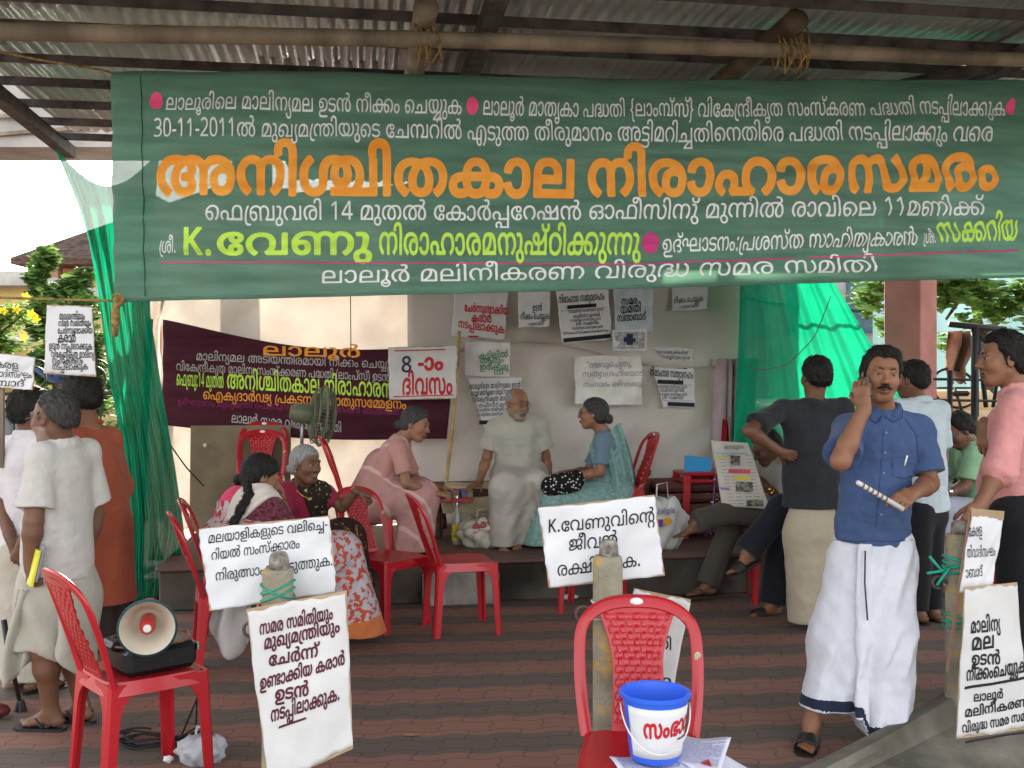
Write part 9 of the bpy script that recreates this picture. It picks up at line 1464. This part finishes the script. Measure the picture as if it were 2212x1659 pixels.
# woman in pink sari
p=Fig('woman in dusty pink sari leaning forward towards the old man',P(830,829.5,7.4)*[1,1,0],(1,-.12,0),1.56,2)
p.seat(P(806,1082,7.45),P(868,948,7.36),(P(905,1070,7.52),P(908,1075,7.28)),(P(892,1180,7.5),P(895,1185,7.28)),.10,.15); J=p.J; J['head']=P(898,916,7.36)
p.up(shoulderR=P(858,968,7.22),shoulderL=P(868,962,7.52),elbowR=P(878,1045,7.16),wristR=P(940,1066,7.24),elbowL=P(900,1040,7.62),wristL=P(950,1055,7.55)); p.head((.93,-.30,-.25),(.25,0,1),1.06,'bun',hm=M_hmix,fem=True,hl=-.003); p.limb('R',.92).limb('L',.92); p.hand('R',(1,.0,-.1),(0,.3,-1),[.7,.8,.9,.9],.6); p.hand('L',(1,-.1,-.1),(0,-.3,-1),[.6,.7,.8,.9],.6)
M_pks=pattern('dusty pink sari with pale stripes',(.42,.225,.205),(.56,.36,.33),2.2,.94,.97,'stripe'); blouse(p,[cotton('dusty pink blouse',(.45,.23,.20))],.72,bel=.02); band(p,'sari_pallu',[M_pks],p.J['chest']+p.trunkleft*.30+p.trunkup*.10,p.trunkleft,.42,.020,bel=.03); draped(p,'sari',[M_pks],ZS+.03,(.135,.115,.12),.09,extra=((P(806,1075,7.42),P(830,1010,7.42),.16,.15),)); p.done(.0065)
# old man in white on the cot
p=Fig('old man in cream shirt and white mundu with spectacles seated on the cot',P(1115,829.5,7.9)*[1,1,0],(.15,-1,0),1.66,2)
p.seat(P(1122,1030,8.05),P(1113,893,7.95),(P(1160,1048,7.62),P(1090,1055,7.50)),(P(1112,1160,7.66),P(1085,1168,7.56)),.09,.19); J=p.J; J['head']=P(1118,873,7.86)
p.up(shoulderR=P(1068,922,7.96),shoulderL=P(1165,918,8.0),elbowR=P(1052,988,8.0),wristR=P(1034,1044,7.86),elbowL=P(1178,985,8.08),wristL=P(1188,1048,8.1)); p.head((.52,-.85,-.10),(.08,0,1),1.08,'thin',hm=M_hgrey,glasses=True,stub=True,gaze=(.8,-.6,-.05),tache=True); p.limb('R').limb('L'); p.hand('R',(-.55,-.75,-.15),(0,0,-1),[.15,.15,.2,.25],.2); p.hand('L',(.5,-.6,-.2),(0,0,-1),.2,.2); p.foot('R',(.1,-1,0)); p.foot('L',(.15,-1,0))
p.shirt('shirt',[cotton('cream khadi shirt',(.40,.38,.32))],P(1120,1040,8.0),.72,.72,True,.168,.165,.165,.72,.03,.9,.0075,r1=.085); draped(p,'mundu',[cotton('white khadi mundu',(.42,.385,.34)),cotton('green edge',(.06,.16,.09))],ZS+.02,(.112,.098,.10),.065,fold=(.009,30))
mb=MB(); mb.grid(lambda u,v:np.stack([((1125+38*u+30*v+8*np.sin(u*5)-1106)/F2*7.5),7.50+.05*np.sin(u*6+1)+.02*np.sin(u*16+v*6),1.5-(1032+110*v+12*np.sin(u*3)-829.5)/F2*7.5],1),12,18,0,.003); mb.build('mundu_end',cotton('white khadi mundu',(.42,.385,.34)),p.t,True); p.done(.0055)
# woman in teal sari
p=Fig('woman in teal sari with spectacles and a hair bun, facing left, bag on her lap',P(1290,829.5,7.75)*[1,1,0],(-1,-.10,0),1.58,2)
p.seat(P(1325,1075,7.82),P(1302,932,7.78),(P(1192,1078,7.62),P(1200,1076,7.88)),(P(1170,1175,7.62),P(1180,1165,7.86)),.10,.155); J=p.J; J['head']=P(1281,893,7.76)
p.up(shoulderL=P(1303,952,7.60),shoulderR=P(1302,948,7.94),elbowL=P(1297,1020,7.55),wristL=P(1222,1032,7.52),elbowR=P(1270,1018,8.0),wristR=P(1218,1022,7.72)); p.head((-.95,.20,.02),(.05,0,1),1.04,'bun',glasses=True,fem=True,hm=mat('black hair with grey',(.022,.02,.019),.55,.3,.3,60,bump=.6,bs=150,col2=(.05,.048,.046))); p.limb('L',.9).limb('R',.9); p.hand('L',(-.9,.35,-.2),(.1,.3,-1),[.6,.7,.8,.8],.5); p.hand('R',(-.9,-.3,-.1),(0,-.3,-1),[.6,.7,.8,.8],.5)
M_tl=pattern('teal cotton sari',(.20,.34,.32),(.26,.40,.37),40,.45,.6,'noise'); blouse(p,[cotton('grey blue blouse',(.13,.20,.255))],.78); band(p,'sari_pallu',[M_tl],p.J['chest']-p.trunkleft*-.015+p.trunkup*.12,p.trunkleft*.35+p.trunkup*.55-p.trunkfwd*.0,.30,.022); draped(p,'sari',[M_tl],ZS+.02,(.135,.115,.12),.09,fold=(.009,46),extra=((P(1200,1080,7.7),P(1160,1180,7.62),.09,.10),))
mb=MB(); mb.grid(lambda u,v:np.stack([((1300+48*u+(14+10*u)*v+14*np.sin(v*2)-1106)/F2*7.60),7.56+.30*u+.03*np.sin(u*20),1.5-(930+14*np.cos(u*3)+v*150-829.5)/F2*7.60],1),18,20,0,.003); mb.build('pallu_end',M_tl,p.t,True); p.done(.006)
bg_=thing('handbag','black handbag with white polka dots on the lap of the woman in teal','handbag',P(1215,1060,7.42)); o=SDF(); o.cone(P(1190,1050,7.5),P(1243,1040,7.5),.075,.07,.03,(V3(.2,-1,.2),.5),wr=(.006,20)); o.cone(P(1200,1042,7.5),P(1246,1030,7.5),.06,.05,.03,(V3(.2,-1,.2),.5)); o.build('pouch',[pattern('polka dots',(.012,.012,.012),(.62,.62,.58),45,.30,.36) if False else pattern('dots',(.62,.6,.56),(.012,.012,.012),42,.25,.31)],bg_,.006)
# newspaper reader
p=Fig('man in grey trousers seated with crossed legs reading the newspaper, face half hidden',P(1690,829.5,7.1)*[1,1,0],(-.95,-.25,0),1.62,1)
p.seat(P(1705,1112,7.15),P(1668,1000,7.1),(P(1572,1104,6.98),P(1585,1118,7.2)),(P(1502,1128,6.92),P(1528,1262,7.15)),.09,.165); J=p.J; J['head']=P(1655,968,7.08)
p.up(elbowL=P(1690,1082,6.98),wristL=P(1662,1058,6.92),elbowR=P(1640,1075,7.35),wristR=P(1575,1030,7.2)); p.head((-.85,-.30,-.45),(-.3,0,1),1.05,'short',fine=True,brows=False); p.limb('L').limb('R'); p.hand('L',(-.75,-.1,.4),(-.2,.9,0),[.8,.85,.9,.95],.7); p.hand('R',(-.6,-.3,.4),(.3,-.7,0),.8,.7); p; p.foot('L',(-.92,-.1,-.25)); p.foot('R',(-.95,-.2,0),mat('brown sandal',(.04,.025,.018),.6),'x')
p.shirt('shirt',[cotton('grey beige shirt',(.34,.31,.27))],None,.75,.75,True,.16,.155,.155,.70,0,.3,.009); M_gtr=cotton('grey brown trousers',(.075,.066,.055)); p.legs('trousers',[M_gtr],(.095,.08,.078),h=.009,hipr=.14); 
mb=MB(); d=J['wristL']-J['elbowL']; mb.tube([J['wristL']-nrm(d)*.01+rot_to(d)@V3(.029*math.cos(t),.029*math.sin(t),0) for t in np.linspace(0,2*math.pi,20)],.006,6); mb.ball(J['wristL']-nrm(d)*.01+V3(-.01,-.03,.01),(.015,.008,.015)); mb.build('wrist_watch',M_gold,p.t,True); p.done(.0065)
npg=thing('newspaper','open newspaper with colour photographs held up by the seated reader','newspaper',P(1610,1095,6.95)); NS=Sheet(P(1536,951,6.98),P(1616,957,6.88),P(1664,1101,6.84),P(1560,1092,6.94),lambda u,v:.012*np.sin(u*6)+.008*np.sin(v*9+u*2)); mb=MB(); NS.mesh(mb,24,30,0,.0015); mb.build('page',mat('newsprint',(.52,.49,.44),.95,.1,.04,8,bump=.1,bs=20),npg,True)
mb=MB(); NS.text(mb,'j1',(1566,970),(1606,969),7,20); 
for i in range(60):
    r_=random.Random(i); col=i%4; row=i//4; y=984+row*7.4; x0=1545+col*19+(y-950)*.22; 
    if 2<=col<=3 and (row in(0,1,2,3,9,10) and col==2): continue
    NS.rect(mb,x0,y,x0+16*r_.uniform(.7,1),y+1.1,off=.003)
mb.build('print',mat('news print',(.20,.19,.19),.9),npg)
for nm,c,q in(('blue_strip',(.20,.42,.58),(1544,977,1614,980)),('yellow_box',(.62,.52,.10),(1546,983,1572,987)),('photo',(.22,.20,.17),(1578,983,1598,1004)),('red_headline',(.55,.10,.12),(1574,1013,1620,1022)),('yellow_headline',(.60,.50,.08),(1586,1027,1618,1036)),('photo',(.16,.12,.09),(1590,1040,1626,1062)),('violet_box',(.25,.17,.36),(1556,1052,1578,1057)),('photo',(.25,.22,.18),(1612,1080,1648,1094))):
    mb=MB(); NS.rect(mb,*q,.0045,2); mb.build(nm,mat('news '+nm,c,.9,.1,.5,40) if nm=='photo' else mat('news '+nm,c,.9),npg)
# sitter in dark trousers, mostly behind the man in charcoal
p=Fig('sitter in dark navy trousers with crossed legs, hidden behind the man in charcoal',P(1770,829.5,6.68)*[1,1,0],(-.95,-.2,0),1.6,0)
p.seat(P(1780,1130,6.75),P(1772,975,6.75),(P(1690,1098,6.58),P(1695,1120,6.8)),(P(1612,1195,6.5),P(1668,1305,6.68)),.09,.165); J=p.J; J['head']=P(1766,925,6.72); p.up(elbowL=P(1790,1080,6.6),wristL=P(1740,1100,6.55),elbowR=P(1780,1080,6.95),wristR=P(1735,1100,6.8))
p.head((-1,0,-.1),(0,0,1),1,'short',fine=False); p.limb('L').limb('R'); p.hand('L',(-1,0,-.1),(0,0,-1),.4); p.hand('R',(-1,0,-.1),(0,0,-1),.4); p.foot('L',(-.85,-.2,-.45),mat('dark sandal',(.03,.022,.018),.6),'slide'); p.foot('R',(-.95,-.2,0),mat('dark sandal',(.03,.022,.018),.6),'slide'); p.shirt('shirt',[cotton('dim grey shirt',(.25,.25,.25))],None,.7,.7,True,h=.011); p.legs('trousers',[cotton('navy trousers',(.016,.017,.024))],(.10,.088,.085),h=.010,hipr=.14); p.done(.008)
# man in green shirt at the right
p=Fig('man in light green shirt seated with head bowed over papers at the right',P(2100,829.5,7.0)*[1,1,0],(-.96,-.15,0),1.6,1)
p.seat(P(2118,1105,7.02),P(2098,962,7.0),(P(2034,1100,6.86),P(2042,1096,7.12)),(P(2040,1262,6.86),P(2050,1250,7.1)),.10,.165); J=p.J; J['head']=P(2070,930,6.98); p.up(elbowL=P(2086,1050,6.84),wristL=P(2050,1064,6.78),elbowR=P(2075,1045,7.2),wristR=P(2040,1060,7.1),shoulderL=P(2100,985,6.86))
p.head((-.80,-.15,-.55),(-.5,0,1),1.05,'full',fine=True,brows=False,glasses=True); p.limb('L').limb('R'); p.hand('L',(-.95,0,-.2),(0,0,-1),[.4,.5,.6,.7],.4); p.hand('R',(-.9,-.2,-.2),(0,0,-1),.4); p.foot('L',(-1,0,0),M_sandal,'x'); p.foot('R',(-1,0,0),M_sandal,'x')
p.shirt('shirt',[cotton('light green shirt',(.24,.42,.25))],None,.78,.78,True,.16,.155,.155,.70,0,.3,.009); p.legs('trousers',[cotton('pale blue grey trousers',(.36,.37,.45))],(.10,.095,.085),h=.010,hipr=.14); mb=MB(); mb.ball(J['wristL']+V3(-.0,-.03,.008),(.017,.008,.017)); mb.build('wrist_watch',mat('steel watch',(.6,.6,.6),.25,.5,metal=1),p.t,True); p.done(.007)
mb=MB(); mb.box(P(2035,1052,6.9),(.24,.20,.006),rz(.2)@rx(R(12))); tag(mb.build('paper_sheet',mat('pale blue sheet',(.42,.60,.62),.8),None),'pale blue sheet of paper on the knees of the man in green','paper')
# sitter in olive behind the pillar side
p=Fig('sitter in olive shirt mostly hidden behind the man in pale blue',P(2030,829.5,7.6)*[1,1,0],(-.9,.3,0),1.6,1)
p.seat(P(2045,1090,7.6),P(2030,970,7.6),(P(1975,1085,7.45),P(1980,1085,7.7)),(P(1975,1190,7.45),P(1985,1190,7.7)),.10,.165); J=p.J; J['head']=P(2012,935,7.58); p.up(elbowL=P(2035,1050,7.4),wristL=P(1995,1065,7.35),elbowR=P(2020,1050,7.8),wristR=P(1985,1065,7.7))
p.head((-.9,.2,-.4),(-.3,0,1),1,'short',fine=False); p.limb('L').limb('R'); p.hand('L',(-1,0,-.1),(0,0,-1),.4); p.hand('R',(-1,0,-.1),(0,0,-1),.4); p.shirt('shirt',[cotton('olive shirt',(.085,.092,.055))],None,.7,.7,True,h=.012); p.legs('trousers',[cotton('maroon brown trousers',(.09,.02,.03))],h=.012); p.foot('L',(-1,0,0),M_sandal,'x'); p.foot('R',(-1,0,0),M_sandal,'x'); p.done(.009)
